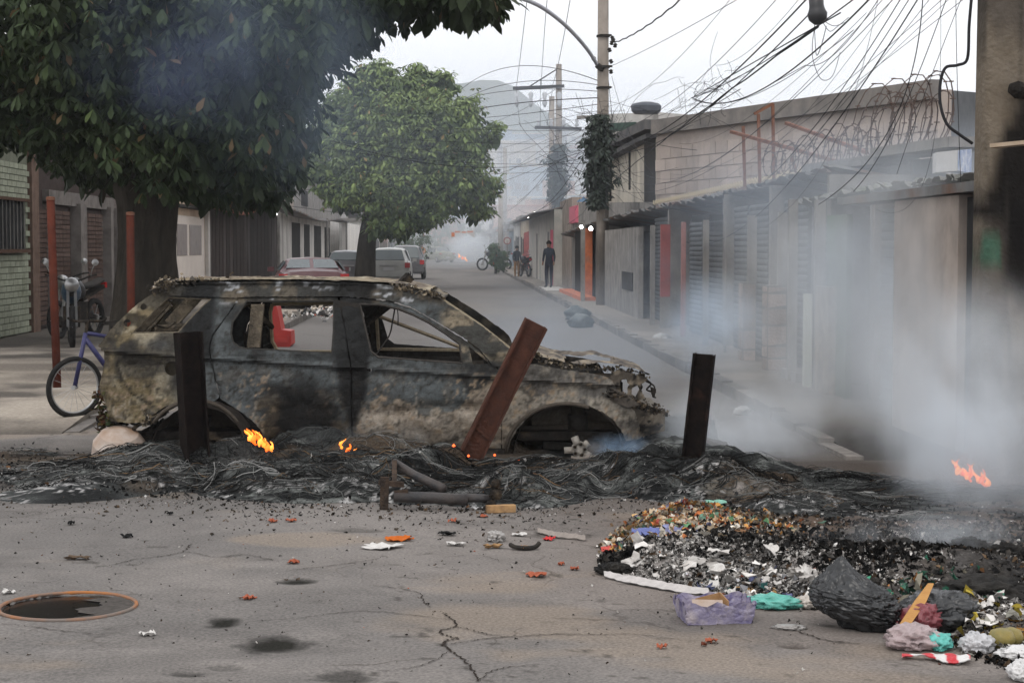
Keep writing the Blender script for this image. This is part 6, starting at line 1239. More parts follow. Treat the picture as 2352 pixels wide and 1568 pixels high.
# manhole ring and water
mh = T('manhole', 'open round manhole with an orange iron rim and dark water at the lower left', 'manhole', (MH.x, MH.y, 0)); b = MB(); pts = [Vector((MH.x+.288*math.cos(a), MH.y+.288*math.sin(a), gz(MH.x+.288*math.cos(a), MH.y+.288*math.sin(a))+.004)) for a in np.linspace(0, 2*PI, 60)]
b.tube(pts, .0085, 6, cap=False); b.obj('rim', mat('orange_rust', (.42,.17,.06), (.26,.15,.10), scale=6, rough=.8, c3=(.20,.17,.15), s3=3, t3=.5), mh, True)
b = MB(); n = 40; V = [(MH.x+.276*math.cos(2*PI*i/n), MH.y+.276*math.sin(2*PI*i/n), gz(MH.x, MH.y)-.004) for i in range(n)]; b.add(V, [list(range(n))]); b.obj('water', mat('dark_water', (.010,.009,.008), rough=.2, bump=.02, spec=.4), mh)
b = MB(); A1 = [(MH.x+.274*math.cos(a), MH.y+.274*math.sin(a), gz(MH.x, MH.y)+.001) for a in np.linspace(-1.25, 1.5, 24)]; A2 = [(MH.x+.09+.05*math.sin(a*7)+.02*math.sin(a*17)-.0*a, MH.y+.27*math.sin(a)*.98, gz(MH.x, MH.y)-.0005) for a in np.linspace(-1.25, 1.5, 24)]; b.grid(np.array([A1, A2])); b.obj('silt', mat('dark_silt', (.10,.09,.082), (.06,.055,.05), scale=30, rough=.9), mh)
# flames and embers
def flame(name, label, base, size, tongues, seed, lean=.3, group='small open flames'):
    r = random.Random(seed); t = T(name, label, 'flame', base, group); size = size*1.15
    for k in range(tongues):
        b = MB(); h = size*r.uniform(.45,1); sl = (k+.5)/tongues-.5; off = Vector((-sl*size*1.1 + r.uniform(-.06,.06)*size, r.uniform(-.03,.03), max(0, sl+.35)*size*.55)); h = h*(.62 - .35*abs(sl)) + size*.12; pts = []; rr = []; ph = r.random()*6
        for i in range(10):
            u = i/9; pts.append(Vector(base)+off+Vector((-lean*u*h + .16*h*math.sin(u*6+ph), .02*math.sin(u*4+ph), u*h))); rr.append(size*.105*(math.sin(min(1,u*1.6+.18)*PI*.55+.1)*(1-u)**.8)*(1+.5*math.sin(u*11+ph))+.0012)
        b.tube(pts, rr, 7); b.obj('flame_tongue', m_fire if k % 2 else m_fire2, t, True)
m_fire = mat('fire', (.9,.3,.05), rough=1, bump=0, emis=(1,.12,.012), estr=1.1); m_fire2 = mat('fire_core', (1,.5,.1), rough=1, bump=0, emis=(1,.24,.03), estr=1.35); m_ember = mat('ember', (.5,.1,.03), rough=1, bump=0, emis=(1,.12,.03), estr=2.0)
flame('flame', 'largest flame, burning below the rear door of the burnt car', P(600,1036,12.3), .15, 9, 3, .35); flame('flame', 'thin flame below the centre pillar of the burnt car', P(797,1046,12.3), .11, 3, 4, -.5); flame('flame', 'flame rising out of the smoke at the right', P(2234,1118,11.3), .17, 7, 5, .25); flame('flame', 'distant flame in the white smoke at the end of the street', P(1062,600,165), .75, 3, 6, .1)
for i, (x_, y_, s_, lab) in enumerate([(1042,1026,.018,'ember left of the leaning post foot'),(1076,1049,.015,'ember at the foot of the leaning post'),(1136,1047,.014,'ember right of the leaning post'),(1191,1061,.018,'ember below the front door gap'),(598,1052,.012,'ember under the largest flame'),(2330,1352+68,.02,'ember at the right edge of the rubbish')]):
    q = P(x_, y_, 12.0 if x_ < 2000 else 8.4); b = MB(); b.lathe(q, [(.002,0),(s_*.7,s_*.4),(s_*.4,s_*.8),(.002,s_*1.1)], 7); b.obj('ember', m_ember, None, label=lab, cat='ember', group='glowing embers in the heap')
# ------------------------------------------------------------------ parked vehicles
m_glassd = mat('dark_glass', (.05,.07,.075), (.04,.055,.06), scale=2, rough=.12, bump=0, spec=.6)
m_tyre = mat('tyre_rubber', (.02,.02,.02), (.03,.028,.026), scale=12, rough=.9, bump=.3)
m_steel = mat('bright_metal', (.45,.45,.45), (.35,.35,.35), scale=6, rough=.35, metal=.8, bump=0)
m_plate = mat('plate', (.5,.5,.5), (.45,.45,.45), rough=.6, bump=0)
m_tail = mat('tail_lamp', (.45,.03,.03), (.3,.02,.02), scale=20, rough=.25, bump=0)
def rotz(p, a, o): return Vector((o[0]+p[0]*math.cos(a)-p[1]*math.sin(a), o[1]+p[0]*math.sin(a)+p[1]*math.cos(a), o[2]+p[2]))
def hatch(label, loc, yaw, paint, prof, Wd=1.66, name='parked_car', group='cars parked along the street'):
    """prof: list of stations along the car, tail first: (y, z_belt, z_top, half width at roof)"""
    t = T(name, label, 'car', loc, group); R = lambda x, y, z: rotz((x, y, z), yaw, loc); n = len(prof); b = MB(); secs = []
    for y, zb, zt, hw in prof:
        h = Wd/2; taper = 1 - .10*abs(y/2.1)**3; s_ = [(-h*.93,.26),(-h,.45),(-h*1.0,.62),(-h*.97,zb-.06),(-h*.93,zb),(-hw,zt-.05),(-hw*.82,zt),(0,zt+.025)]; s_ = [(x*taper, z) for x, z in s_]; s_ = s_ + [(-x, z) for x, z in s_[-2::-1]]; secs.append([tuple(R(x, y, z)) for x, z in s_])
    A = np.array(secs); b.grid(A); m_ = A.shape[1]; b.add(A[0], [list(range(m_))]); b.add(A[-1], [list(range(m_))[::-1]]); b.obj('body', paint, t)
    def quad(nm, pts, m, th=.012):
        b = MB(); P4 = [R(*p) for p in pts]; nn_ = (P4[1]-P4[0]).cross(P4[2]-P4[0]).normalized(); b.prism([p + nn_*.04 for p in P4], nn_*-.03); b.obj(nm, m, t)
    return t, R, quad
def rear_car(label, px, py, yaw, paint, zroof=1.45, sedan=False, Wd=1.66, L_=3.9, tl=m_tail, group='cars parked along the street'):
    g = G(px, py); loc = (g.x, g.y+.05, .0)
    if sedan: prof = [(-L_/2,.80,.82,.72),(-L_/2+.08,.92,.95,.72),(-L_/2+.75,.96,1.0,.72),(-L_/2+1.35,.95,zroof,.56),(.4,.92,zroof+.02,.58),(1.2,.90,.98,.66),(L_/2-.1,.75,.8,.66),(L_/2,.5,.55,.6)]
    else: prof = [(-L_/2,.70,.74,.72),(-L_/2+.03,.93,.96,.70),(-L_/2+.38,.95,zroof-.03,.57),(-.4,.94,zroof+.02,.60),(.5,.92,zroof,.58),(1.25,.90,.98,.66),(L_/2-.1,.75,.8,.66),(L_/2,.5,.55,.6)]
    t, R, quad = hatch(label, loc, yaw, paint, prof, Wd, group=group); y0 = -L_/2
    if sedan: quad('rear_window', [(-.62,y0+.80,1.0),(.62,y0+.80,1.0),(.50,y0+1.30,zroof-.04),(-.50,y0+1.30,zroof-.04)], m_glassd)
    else: quad('rear_window', [(-.62,y0+.06,.99),(.62,y0+.06,.99),(.50,y0+.34,zroof-.08),(-.50,y0+.34,zroof-.08)], m_glassd)
    zz = .84 if sedan else .80
    for s_ in (-1, 1):
        b = MB(); c_ = R(s_*(Wd/2-.13), y0-.0, zz); b.box(c_, (.20,.08,.20 if not sedan else .13), rz=yaw); b.obj('tail_lamp', tl, t)
        for yy in (y0+.62, L_/2-.68):
            b = MB(); c_ = R(s_*(Wd/2-.09), yy, .29); ax_ = (math.cos(yaw), math.sin(yaw), 0); b.lathe(c_-Vector(ax_)*.09, [(.17,0),(.27,.01),(.29,.05),(.29,.13),(.27,.17),(.17,.18)], 18, ax=ax_); w = b.obj('wheel', m_tyre, t, True); b = MB(); b.lathe(c_-Vector(ax_)*.1, [(.04,-.002),(.165,0),(.165,.2),(.04,.202)], 14, ax=ax_); b.obj('rim', m_steel, w, True)
        quad('side_window', [(s_*.765,-.95,.97),(s_*.765,.85,.96),(s_*.60,.55,zroof-.07),(s_*.61,-.85,zroof-.07)][::s_], m_glassd); b = MB(); b.box(R(s_*(Wd/2+.08), .85, .98), (.16,.08,.11), rz=yaw); b.obj('wing_mirror', paint, t)
    b = MB(); b.box(R(0, y0-.05, .47), (Wd*.97,.16,.22), rz=yaw); b.obj('bumper', paint, t); b = MB(); b.box(R(0, y0-.045 if not sedan else y0-.14, .66 if not sedan else .5), (.42,.03,.13), rz=yaw); b.obj('number_plate', m_plate, t); b = MB(); b.box(R(0, y0-.02, .80), (.7,.04,.035), rz=yaw); b.obj('trim_strip', m_steel, t)
    return t
pv = lambda n, c: mat(n, c, tuple(x*.85 for x in c), scale=2, rough=.32, bump=0, spec=.5)
rear_car('silver hatchback seen from behind, parked at the far tree', 897, 654, .03, pv('silver_paint', (.42,.42,.40)), Wd=1.72)
rear_car('dark grey car parked just ahead of the silver hatchback', 935, 640, .03, pv('dark_grey_paint', (.10,.10,.105)), Wd=1.75, zroof=1.55)
rear_car('dark red saloon with a pale rear window, half hidden behind the burnt car roof', 712, 712, .16, pv('dark_red_paint', (.085,.022,.026)), sedan=True, Wd=1.68, zroof=1.24)
rear_car('small dark car far up on the left kerb beyond the red saloon', 800, 655, .03, pv('grey_paint', (.14,.14,.15)), zroof=1.35)
rear_car('pale greenish burnt saloon standing crosswise in the far smoke', 1006, 603, .5, mat('ash_green', (.34,.36,.26), (.2,.2,.15), scale=2), sedan=True)
rear_car('black wreck in the white smoke at the street end', 1046, 600, 1.3, mat('wreck_black', (.04,.04,.04), (.06,.05,.05)), zroof=1.2)
# motorcycles
def motorbike(label, g, yaw, paint, S=1., extra=True):
    t = T('motorcycle', label, 'motorcycle', g, 'motorcycles standing on the pavements'); R = lambda x, y, z: rotz((x*S, y*S, z*S), yaw, g)
    for yy in (-.62,.62):
        b = MB(); pts = [R(0, yy+.27*math.cos(a), .30+.27*math.sin(a)) for a in np.linspace(0,2*PI,25)]; b.tube(pts, .045*S, 7, cap=False); w = b.obj('wheel', m_tyre, t, True); b = MB()
        for k in range(6): a = k*PI/3; b.tube([R(0,yy,.30), R(0,yy+.24*math.cos(a),.30+.24*math.sin(a))], .008*S, 4)
        b.tube([R(-.06,yy,.30), R(.06,yy,.30)], .05*S, 8); b.obj('rim', m_steel, w)
    b = MB(); b.bar(R(-.06,.62,.3), R(-.05,.40,.92), .04, .04); b.bar(R(.06,.62,.3), R(.05,.40,.92), .04, .04); b.obj('fork', m_steel, t)
    b = MB(); b.tube(catmull([R(-.36,.26,1.04), R(-.26,.34,1.02), R(-.1,.40,.96), R(.1,.40,.96), R(.26,.34,1.02), R(.36,.26,1.04)], 4), .014*S, 6); b.obj('handlebar', m_iron, t)
    for s_ in (-1,1):
        b = MB(); b.tube(catmull([R(s_*.28,.34,1.03), R(s_*.30,.38,1.12), R(s_*.34,.38,1.2)], 4), .008*S, 5); b.lathe(R(s_*.34,.38,1.22), [(.01,-.03),(.05,-.01),(.05,.01),(.01,.03)], 10, ax=(0,-1,.2)); b.obj('mirror', m_steel, t)
    b = MB(); b.lathe(R(0,.46,.90), [(.03,-.07),(.10,-.04),(.11,.02),(.09,.05)], 14, ax=(-math.sin(yaw), math.cos(yaw), 0)); b.obj('headlight', m_steel, t, True)
    b = MB()
    for s_ in ((-.12,.2),): pass
    secs = [(.40,.05,.72,.86),(.28,.13,.62,.96),(.05,.15,.60,.97),(-.10,.12,.60,.86)]; A = np.array([[tuple(R(h*math.cos(a), y, (z0+z1)/2+(z1-z0)/2*math.sin(a))) for a in np.linspace(0,2*PI,13)] for y,h,z0,z1 in secs]); b.grid(A); b.obj('fuel_tank', paint, t, True)
    b = MB(); A = np.array([[tuple(R(h*math.cos(a), y, z+.05*math.sin(a))) for a in np.linspace(0,2*PI,11)] for y,h,z in [(-.05,.08,.80),(-.2,.13,.80),(-.5,.13,.83),(-.82,.09,.90)]]); b.grid(A); b.obj('seat', m_iron, t, True)
    b = MB(); b.box(R(0,.02,.42), (.24*S,.36*S,.30*S), rz=yaw); b.tube([R(.12,.1,.32), R(.15,-.3,.28), R(.15,-.8,.36)], .04*S, 8); b.bar(R(0,-.62,.3), R(0,.0,.40), .12, .06); b.bar(R(0,-.1,.6), R(0,-.85,.80), .14, .06); b.obj('engine', m_char, t)
    b = MB(); b.box(R(0,-.93,.82), (.12,.06,.09), rz=yaw); b.obj('tail_lamp', m_tail, t); return t
g = G(165, 806); motorbike('dark motorcycle with a blue tank standing behind the red post at the left', Vector((g.x, g.y, .09)), 3.4, mat('blue_paint', (.03,.06,.10), rough=.35), 1.0)
g = G(118, 800); motorbike('second dark motorcycle, closest to the pale green brick house', Vector((g.x, g.y+1.6, .09)), 2.9, mat('black_paint', (.02,.02,.022), rough=.4), 1.0)
g = G(1135, 621); motorbike('small black motorcycle far up the street beside the right pavement', Vector((g.x, g.y, 0)), 1.2, mat('black_paint', (.02,.02,.022)), 1.3); g = G(1205, 640); motorbike('motorcycle by the red panel beyond the pale end wall', Vector((g.x, g.y, .1)), .3, mat('black_paint', (.02,.02,.022)), 1.)
# bicycle
bg = Vector((G(170,972).x, G(170,972).y, .05)); bt = T('bicycle', 'blue and purple bicycle leaning beside the burnt car tail', 'bicycle', bg); ya = -.72; R = lambda x, y, z=0: Vector((bg.x + .86*x*math.cos(ya), bg.y - .86*x*math.sin(ya), bg.z+z*.86)) + Vector((z*.03, 0, 0))
m_bl = mat('violet_paint', (.035,.035,.12), (.025,.025,.08), scale=9, rough=.4)
for cx_ in (0, 1.02):
    b = MB(); b.tube([R(cx_+.29*math.cos(a),0,.31+.29*math.sin(a)) for a in np.linspace(0,2*PI,40)], .023, 7, cap=False); w = b.obj('wheel', m_tyre, bt, True); b = MB(); b.tube([R(cx_+.262*math.cos(a),0,.31+.262*math.sin(a)) for a in np.linspace(0,2*PI,36)], .011, 5, cap=False); b.obj('rim', m_steel, w, True); b = MB()
    for k in range(18): a = k*PI/9; b.tube([R(cx_,0,.31), R(cx_+.26*math.cos(a),0,.31+.26*math.sin(a))], .0015, 3)
    b.tube([R(cx_,0,.31)-Vector((0,.05,0)), R(cx_,0,.31)+Vector((0,.05,0))], .02, 8); b.obj('spokes', m_steel, w)
b = MB(); 
for a_, c_, r in (((0,.31),(.11,.86),.02),((.11,.80),(.50,.32),.024),((.12,.86),(.42,.80),.018),((.42,.82),(.50,.32),.02),((.50,.32),(1.02,.31),.014),((.42,.78),(1.02,.31),.013)): b.tube([R(a_[0],0,a_[1]), R(c_[0],0,c_[1])], r, 8)
b.obj('frame', m_bl, bt, True); b = MB(); b.tube([R(.42,0,.8), R(.40,0,.93)], .014, 6); b.prism([R(.28,0,.93), R(.52,0,.95), R(.54,0,.99), R(.40,0,.975), R(.30,0,.97)], (.04,.14,0)); b.obj('saddle', m_iron, bt)
b = MB(); b.tube([R(.11,0,.84), R(.13,0,.98)], .016, 6); c0 = R(.13,0,.98); b.tube(catmull([c0+Vector((-.14,-.12,.03)), c0+Vector((-.1,-.02,.0)), c0, c0+Vector((.12,.06,0)), c0+Vector((.14,.08,.03))], 4), .013, 6); b.obj('handlebar', m_char, bt); b = MB(); b.lathe(R(.50,0,.32)-Vector((0,.06,0)), [(.09,0),(.09,.006)], 16, ax=(0,1,0)); b.bar(R(.50,0,.32), R(.58,0,.18), .02,.02); b.obj('crank', m_char, bt)
# red plastic barrier seen through the rear door window
t = T('road_barrier', 'bright red moulded plastic barrier standing behind the burnt car, seen through its rear window', 'barrier', G(648,797)); 
def rb(px, py, d=27.5): return P(px, py, d)
b = MB(); b.prism([rb(629,700), rb(636,704), rb(646,757), rb(668,760), rb(670,790), rb(664,797), rb(620,797), rb(616,740)], (.0,.45,0)); b.obj('body', mat('red_plastic', (.50,.05,.04), (.42,.04,.035), scale=4, rough=.45), t); b = MB(); b.prism([rb(632,770,27.49), rb(662,772,27.49), rb(662,786,27.49), rb(632,786,27.49)], (0,-.02,0)); b.obj('panel', MATS['red_plastic'], t)
# litter heap on the left pavement seen through the window
b = MB(); c_ = G(728, 738)
def lf(r, n): x = c_.x + r.normal(size=n)*.42; y = c_.y + r.normal(size=n)*1.2; return x, y, np.full(n, .06) + .14*np.exp(-((x-c_.x)/.4)**2)
b.add(*scraps(260, lf, .045, [(.62,.60,.58),(.5,.15,.1),(.45,.4,.33),(.1,.1,.1),(.3,.5,.5)], [5,1,2,1,.6], 91, .6)); b.obj('litter_heap', m_flake, kind='stuff', label='scattered white paper litter on the left kerb, seen through the burnt car', cat='rubbish')
for i, (x_, y_, w_, col, lab) in enumerate([(1522,790,.28,(.5,.5,.48),'white plastic bag lying before the stall with the red pillar'),(1325,735,.5,(.04,.06,.06),'dark bin bag by the kerb in front of the grey stall, upper one'),(1335,752,.45,(.05,.07,.07),'dark bin bag by the kerb in front of the grey stall, lower one'),(1705,952,.14,(.5,.5,.48),'small white paper on the road near the right kerb end'),(1190,632,.4,(.3,.3,.28),'grey sack at the start of the right pavement, far off')]):
    blob_bag('rubbish_bag', lab, 'rubbish bag', x_, y_, (w_, w_, w_*.7), col, 30+i, m_thin, folds=.3, sub=3)
# leaves that float or fall: the pale scrap hanging on a wire
# banner, round sign, far props
t = T('banner', 'white banner with orange lettering strung across the far street', 'banner', P(1063,545,98)); n = 18; V = np.zeros((n,6,3))
for i in range(n):
    for j in range(6): u = i/(n-1); top = 530-2*u+3*math.sin(u*PI); bot = 546 + 0*u - 12*math.sin(u*PI)**1.2; q = P(1036+u*54, top+(bot-top)*j/5, 98+ .4*math.sin(u*5)); V[i,j] = q
b = MB(); b.grid(V); b.grid(V[:, ::-1]+np.array([0,.05,0])); b.obj('cloth', mat('banner_white', (.66,.64,.62), (.58,.56,.55), scale=1, rough=.8), t)
m_or = mat('orange_print', (.62,.15,.06), (.55,.22,.08), scale=3)
b = MB()
for k in range(16):
    if k in (5,10): continue
    x_ = 1046+k*2.6; b.box(P(x_, 532.5-.02*k+(1 if 4<k<11 else 0), 97.4), (.042,.02,.09)); 
b.box(P(1040.5,539,97.4), (.17,.02,.23)); b.obj('lettering', m_or, t, kind='stuff')
t = T('road_sign', 'round white road sign with a dark ring far up the right side', 'sign', Vector((P(1165,553,110).x,110,0))); b = MB(); q = P(1165,553,110); b.tube([(q.x,q.y,0),(q.x,q.y,q.z)], .04, 6); b.obj('pole', m_cool, t); b = MB(); b.lathe(q, [(.24,0),(.24,.02)], 24, ax=(0,-1,0)); b.obj('disc', m_white, t); b = MB(); b.tube([q+Vector((.20*math.cos(a),-.03,.20*math.sin(a))) for a in np.linspace(0,2*PI,25)], .03, 5, cap=False); b.obj('ring', m_red, t)
t = T('kiosk', 'bright red painted kiosk panel beyond the pale end wall', 'kiosk', P(1208,640,92)); b = MB(); b.prism([P(1200,583,92), P(1218,580,92), P(1218,620,92), P(1200,622,92)], (.4,1.2,0)); b.prism([P(1203,535,92), P(1217,530,92), P(1217,579,92), P(1203,582,92)], (.4,1.2,0)); b.obj('panel', m_red, t)
b = MB(); b.prism([P(1196,622,92), P(1220,620,92), P(1220,640,92), P(1196,640,92)], (.4,1.2,0)); b.obj('base', m_cool, t)
# ------------------------------------------------------------------ people
def person(label, verts, edges, rad, m, yc, root=0, clothes=None):
    pass
def figure(label, base, h, pose, mats, yaw=0):
    """one continuous body grown on a skeleton; clothing by material along the body, hair as a child"""
    S = h/1.75; R = lambda x, y, z: rotz((x*S, y*S, z*S), yaw, base)
    J = dict(pelvis=(0,0,.95,.15), waist=(0,0,1.10,.135), chest=(0,0,1.30,.165), neck=(0,0,1.49,.06), chin=(0,-.02,1.56,.075), head=(0,-.01,1.66,.095), crown=(0,0,1.74,.06),
      shl=(-.17,0,1.42,.065), ell=(-.22,.0,1.15,.048), wrl=(-.22,-.08,.92,.034), hal=(-.22,-.10,.84,.035), shr=(.17,0,1.42,.065), elr=(.22,0,1.15,.048), wrr=(.22,-.08,.92,.034), har=(.22,-.10,.84,.035),
      hil=(-.09,0,.90,.10), knl=(-.10,-.02,.50,.07), anl=(-.10,.0,.09,.045), tol=(-.11,-.16,.035,.035), hir=(.09,0,.90,.10), knr=(.10,-.02,.50,.07), anr=(.10,0,.09,.045), tor=(.11,-.16,.035,.035))
    J.update(pose); K = list(J); E_ = [('pelvis','waist'),('waist','chest'),('chest','neck'),('neck','chin'),('chin','head'),('head','crown'),('chest','shl'),('shl','ell'),('ell','wrl'),('wrl','hal'),('chest','shr'),('shr','elr'),('elr','wrr'),('wrr','har'),('pelvis','hil'),('hil','knl'),('knl','anl'),('anl','tol'),('pelvis','hir'),('hir','knr'),('knr','anr'),('anr','tor')]
    t = T('person', label, 'person', base); me = bpy.data.meshes.new('body'); me.from_pydata([tuple(R(*J[k][:3]) - Vector(base)) for k in K], [(K.index(a), K.index(c_)) for a, c_ in E_], []); o = link('body', me, None, t, base)
    o.modifiers.new('s', 'SKIN'); sv = me.skin_vertices[0].data
    for i, k in enumerate(K): sv[i].radius = (J[k][3]*S,)*2; sv[i].use_root = (k == 'pelvis')
    sd = o.modifiers.new('u', 'SUBSURF'); sd.levels = 1; sd.render_levels = 2
    dg = bpy.context.evaluated_depsgraph_get(); ev = o.evaluated_get(dg); m2 = bpy.data.meshes.new_from_object(ev); o.modifiers.clear(); o.data = m2; m2.name = 'body'; m2.materials.clear()
    for mm in mats: m2.materials.append(mm)
    zs = J; 
    for pl in m2.polygons:
        z = pl.center.z/S; x = abs(pl.center.x)/S; pl.use_smooth = True
        pl.material_index = 0 if z > 1.50 or (z < 1.0 and (Vector((pl.center.x,pl.center.y,0)).length > .19*S) and z > .78) else (1 if z > .93 else (2 if z > .10 else 3))
    b = MB(); hc = R(*J['head'][:3]); b.lathe(hc+Vector((0,.012*S,.0)), [(.07*S,-.05*S),(.103*S,.0),(.098*S,.05*S),(.05*S,.105*S),(.01*S,.115*S)], 12); b.obj('hair', mats[4], t, True)
    return t
m_skin = mat('skin', (.22,.13,.09), (.19,.11,.08), scale=10, rough=.6, bump=0); m_hair = mat('dark_hair', (.015,.012,.01), rough=.8); m_jeans = mat('dark_trousers', (.03,.035,.05), rough=.9); m_jack = mat('dark_jacket', (.035,.045,.06), (.025,.03,.04), scale=4, rough=.9); m_shoe = mat('dark_shoes', (.02,.02,.02), rough=.8)
g = G(1261, 668); figure('man in dark jacket and trousers standing against the pale end wall', Vector((g.x, g.y, .1)), 1.62, {}, [m_skin, m_jack, m_jeans, m_shoe, m_hair], yaw=-.4)
g = G(1187, 640); figure('slim person in dark top standing beside the far kerb on the right', Vector((g.x, g.y, .0)), 1.55, {'knl':(-.13,-.05,.5,.07),'tol':(-.15,-.18,.03,.035)}, [m_skin, m_jack, mat('tan_trousers', (.30,.17,.08)), m_shoe, m_hair], yaw=.5)
g = G(969, 614); bx = Vector((g.x, g.y, 0)); figure('cyclist in an orange shirt riding down the far street', bx + Vector((0,0,.10)), 1.6, {'knl':(-.13,-.28,.66,.07),'anl':(-.12,-.12,.30,.045),'tol':(-.12,-.26,.25,.035),'knr':(.13,-.22,.50,.07),'anr':(.12,-.06,.12,.045),'tor':(.12,-.2,.08,.035),'ell':(-.28,-.2,1.2,.048),'wrl':(-.24,-.4,1.05,.034),'hal':(-.24,-.46,1.02,.035),'elr':(.28,-.2,1.2,.048),'wrr':(.24,-.4,1.05,.034),'har':(.24,-.46,1.02,.035)}, [m_skin, mat('orange_shirt', (.65,.22,.06)), mat('grey_shorts', (.2,.2,.22)), m_shoe, m_hair])
t = T('bicycle', 'bicycle ridden by the cyclist in orange far down the street', 'bicycle', bx); 
for yy in (-.5,.5): b = MB(); b.tube([bx+Vector((0,yy+.3*math.cos(a),.33+.3*math.sin(a))) for a in np.linspace(0,2*PI,20)], .03, 5, cap=False); b.obj('wheel', m_tyre, t)
b = MB(); b.tube([bx+Vector((0,-.5,.33)), bx+Vector((0,-.36,.95)), bx+Vector((0,.1,.85)), bx+Vector((0,.5,.33))], .025, 5); b.tube([bx+Vector((-.28,-.42,1.03)), bx+Vector((.28,-.42,1.03))], .02, 5); b.tube([bx+Vector((0,.1,.85)), bx+Vector((0,0,.33)), bx+Vector((0,-.36,.95))], .025, 5); b.obj('frame', m_char, t)
# ------------------------------------------------------------------ poles and overhead cables
m_pole = mat('pole_concrete', (.34,.30,.26), (.25,.22,.19), scale=4, rough=.95, bump=.4, c3=(.12,.11,.10), s3=1.5, streak=8, t3=.6)
m_ins = mat('glass_insulator', (.55,.57,.60), rough=.4); m_cable = mat('black_cable', (.03,.03,.032), (.045,.045,.05), scale=3, rough=.8, bump=0)
m_creep = leafmat('creeper_leaf')
def upole(label, px, d, ztop, r0, r1, zbase=0):
    q = P(px, HZ, d); t = T('utility_pole', label, 'utility pole', (q.x, d, zbase), 'concrete poles along the right side'); b = MB(); b.tube([(q.x,d,zbase),(q.x,d,ztop*.5),(q.x,d,ztop)], [r0,(r0+r1)/2,r1], 14); b.obj('shaft', m_pole, t, True); return t, q.x
t, xp = upole('tall concrete pole in the middle with the curved lamp arm', 1384, 44, 9.4, .16, .125)
for z_, w_ in ((P(0,86,44).z,.2),(P(0,157,44).z,.22),(P(0,357,44).z,.25),(P(0,400,44).z,.3),(P(0,205,44).z,.2)): b = MB(); b.lathe((xp,44,z_), [(.165,0),(.165,.05)], 14); b.bar((xp-.1,43.83,z_+.03), (xp+w_,43.83,z_+.03), .05, .05); b.obj('band', m_iron, t)
rn = random.Random(12)
for i, (x_, y_) in enumerate([(1409,98),(1412,110),(1404,104),(1402,120),(1406,146),(1404,170),(1408,93),(1362,140)]): b = MB(); b.lathe(P(x_, y_, 43.8), [(.02,0),(.055,.02),(.035,.05),(.055,.08),(.02,.11)], 8, ax=(rn.uniform(-.6,.6),0,1)); b.obj('insulator', m_iron, t, True)
b = MB(); b.tube(catmull([P(1372,150,43.9), P(1352,118,43), P(1322,82,41.5), P(1283,45,39.5), P(1235,12,37.5), P(1180,-8,36), P(1130,-16,35)], 6), .045, 8); b.obj('lamp_arm', mat('galvanised', (.42,.43,.48), rough=.5, bump=0), t, True); b = MB(); b.box(P(1115,-18,34.7), (.5,.25,.14)); b.obj('lamp_head', m_ins, t)
b = MB(); b.bar(P(1372,150,43.9), P(1384,160,43.8), .12, .12); b.obj('arm_bracket', m_iron, t)
# climbing plant and wire nest on the pole
def creeper(label, px, d, y0, y1, w, n, seed, cols):
    r = np.random.RandomState(seed); A = []; 
    for k in range(n): yy = r.uniform(y0, y1); A.append(tuple(P(px+r.normal()*w*(.6+.6*math.sin((yy-y0)/(y1-y0)*PI)), yy, d-.1+r.normal()*.25)))
    A = np.array(A); nn = len(A); cen = np.repeat(A, 4, 0); m_ = len(cen); V, F_, C = leaves_batch(cen, r.rand(m_)*6.28, r.uniform(0,1.3,m_), r.normal(size=m_)*.4, r.uniform(.10,.22,m_)*(d/44), mixc(cols[0], cols[1], r.rand(m_))); b = MB(); b.add(V, F_, C); b.obj('climbing_plant', m_creep, None, label=label, cat='climbing plant')
creeper('dark creeper wrapped round the lower half of the tall middle pole', 1375, 43.6, 262, 470, 15, 900, 4, [(.05,.065,.06),(.08,.10,.08)])
t2, xp2 = upole('slimmer concrete pole with two crossarms further up the street', 1283, 95, P(0,148,95).z, .24, .15); 
for (ax0, ay0, ax1, ay1) in ((1178,203,1296,198),(1228,293,1336,296)):
    b = MB(); b.bar(P(ax0,ay0,94.7), P(ax1,ay1,94.7), .12, .16); ca_ = b.obj('crossarm', m_iron, t2)
    for k in range(4): f_ = (.08,.35,.62,.9)[k]; q = P(ax0+(ax1-ax0)*f_, ay0+(-2 if ay0 > 250 else 4), 94.7); b = MB(); b.lathe(q, [(.05,0),(.12,.08),(.06,.2),(.12,.3),(.05,.42)] if ay0 > 250 else [(.05,-.1),(.14,-.2),(.08,-.5),(.14,-.7),(.04,-.9)][::-1], 8); b.obj('insulator', m_ins, ca_, True)
b = MB(); b.bar(P(1210,203,94.8), P(1278,160,94.8), .06, .06); b.obj('brace', m_iron, t2)
creeper('thin creeper on the slimmer far pole', 1281, 94.5, 330, 470, 9, 320, 5, [(.05,.065,.06),(.08,.10,.08)])
upole('short pale pole standing left of the crossarm pole', 1267, 112, P(0,222,112).z, .2, .17); upole('hazy pole in front of the houses at the street end', 1160, 150, P(0,340,150).z, .2, .16); upole('thin hazy pole left of the banner street', 975, 160, P(0,470,160).z, .2, .16); upole('hazy pole among the far stalls on the right', 1150, 128, P(0,440,128).z, .2, .16)
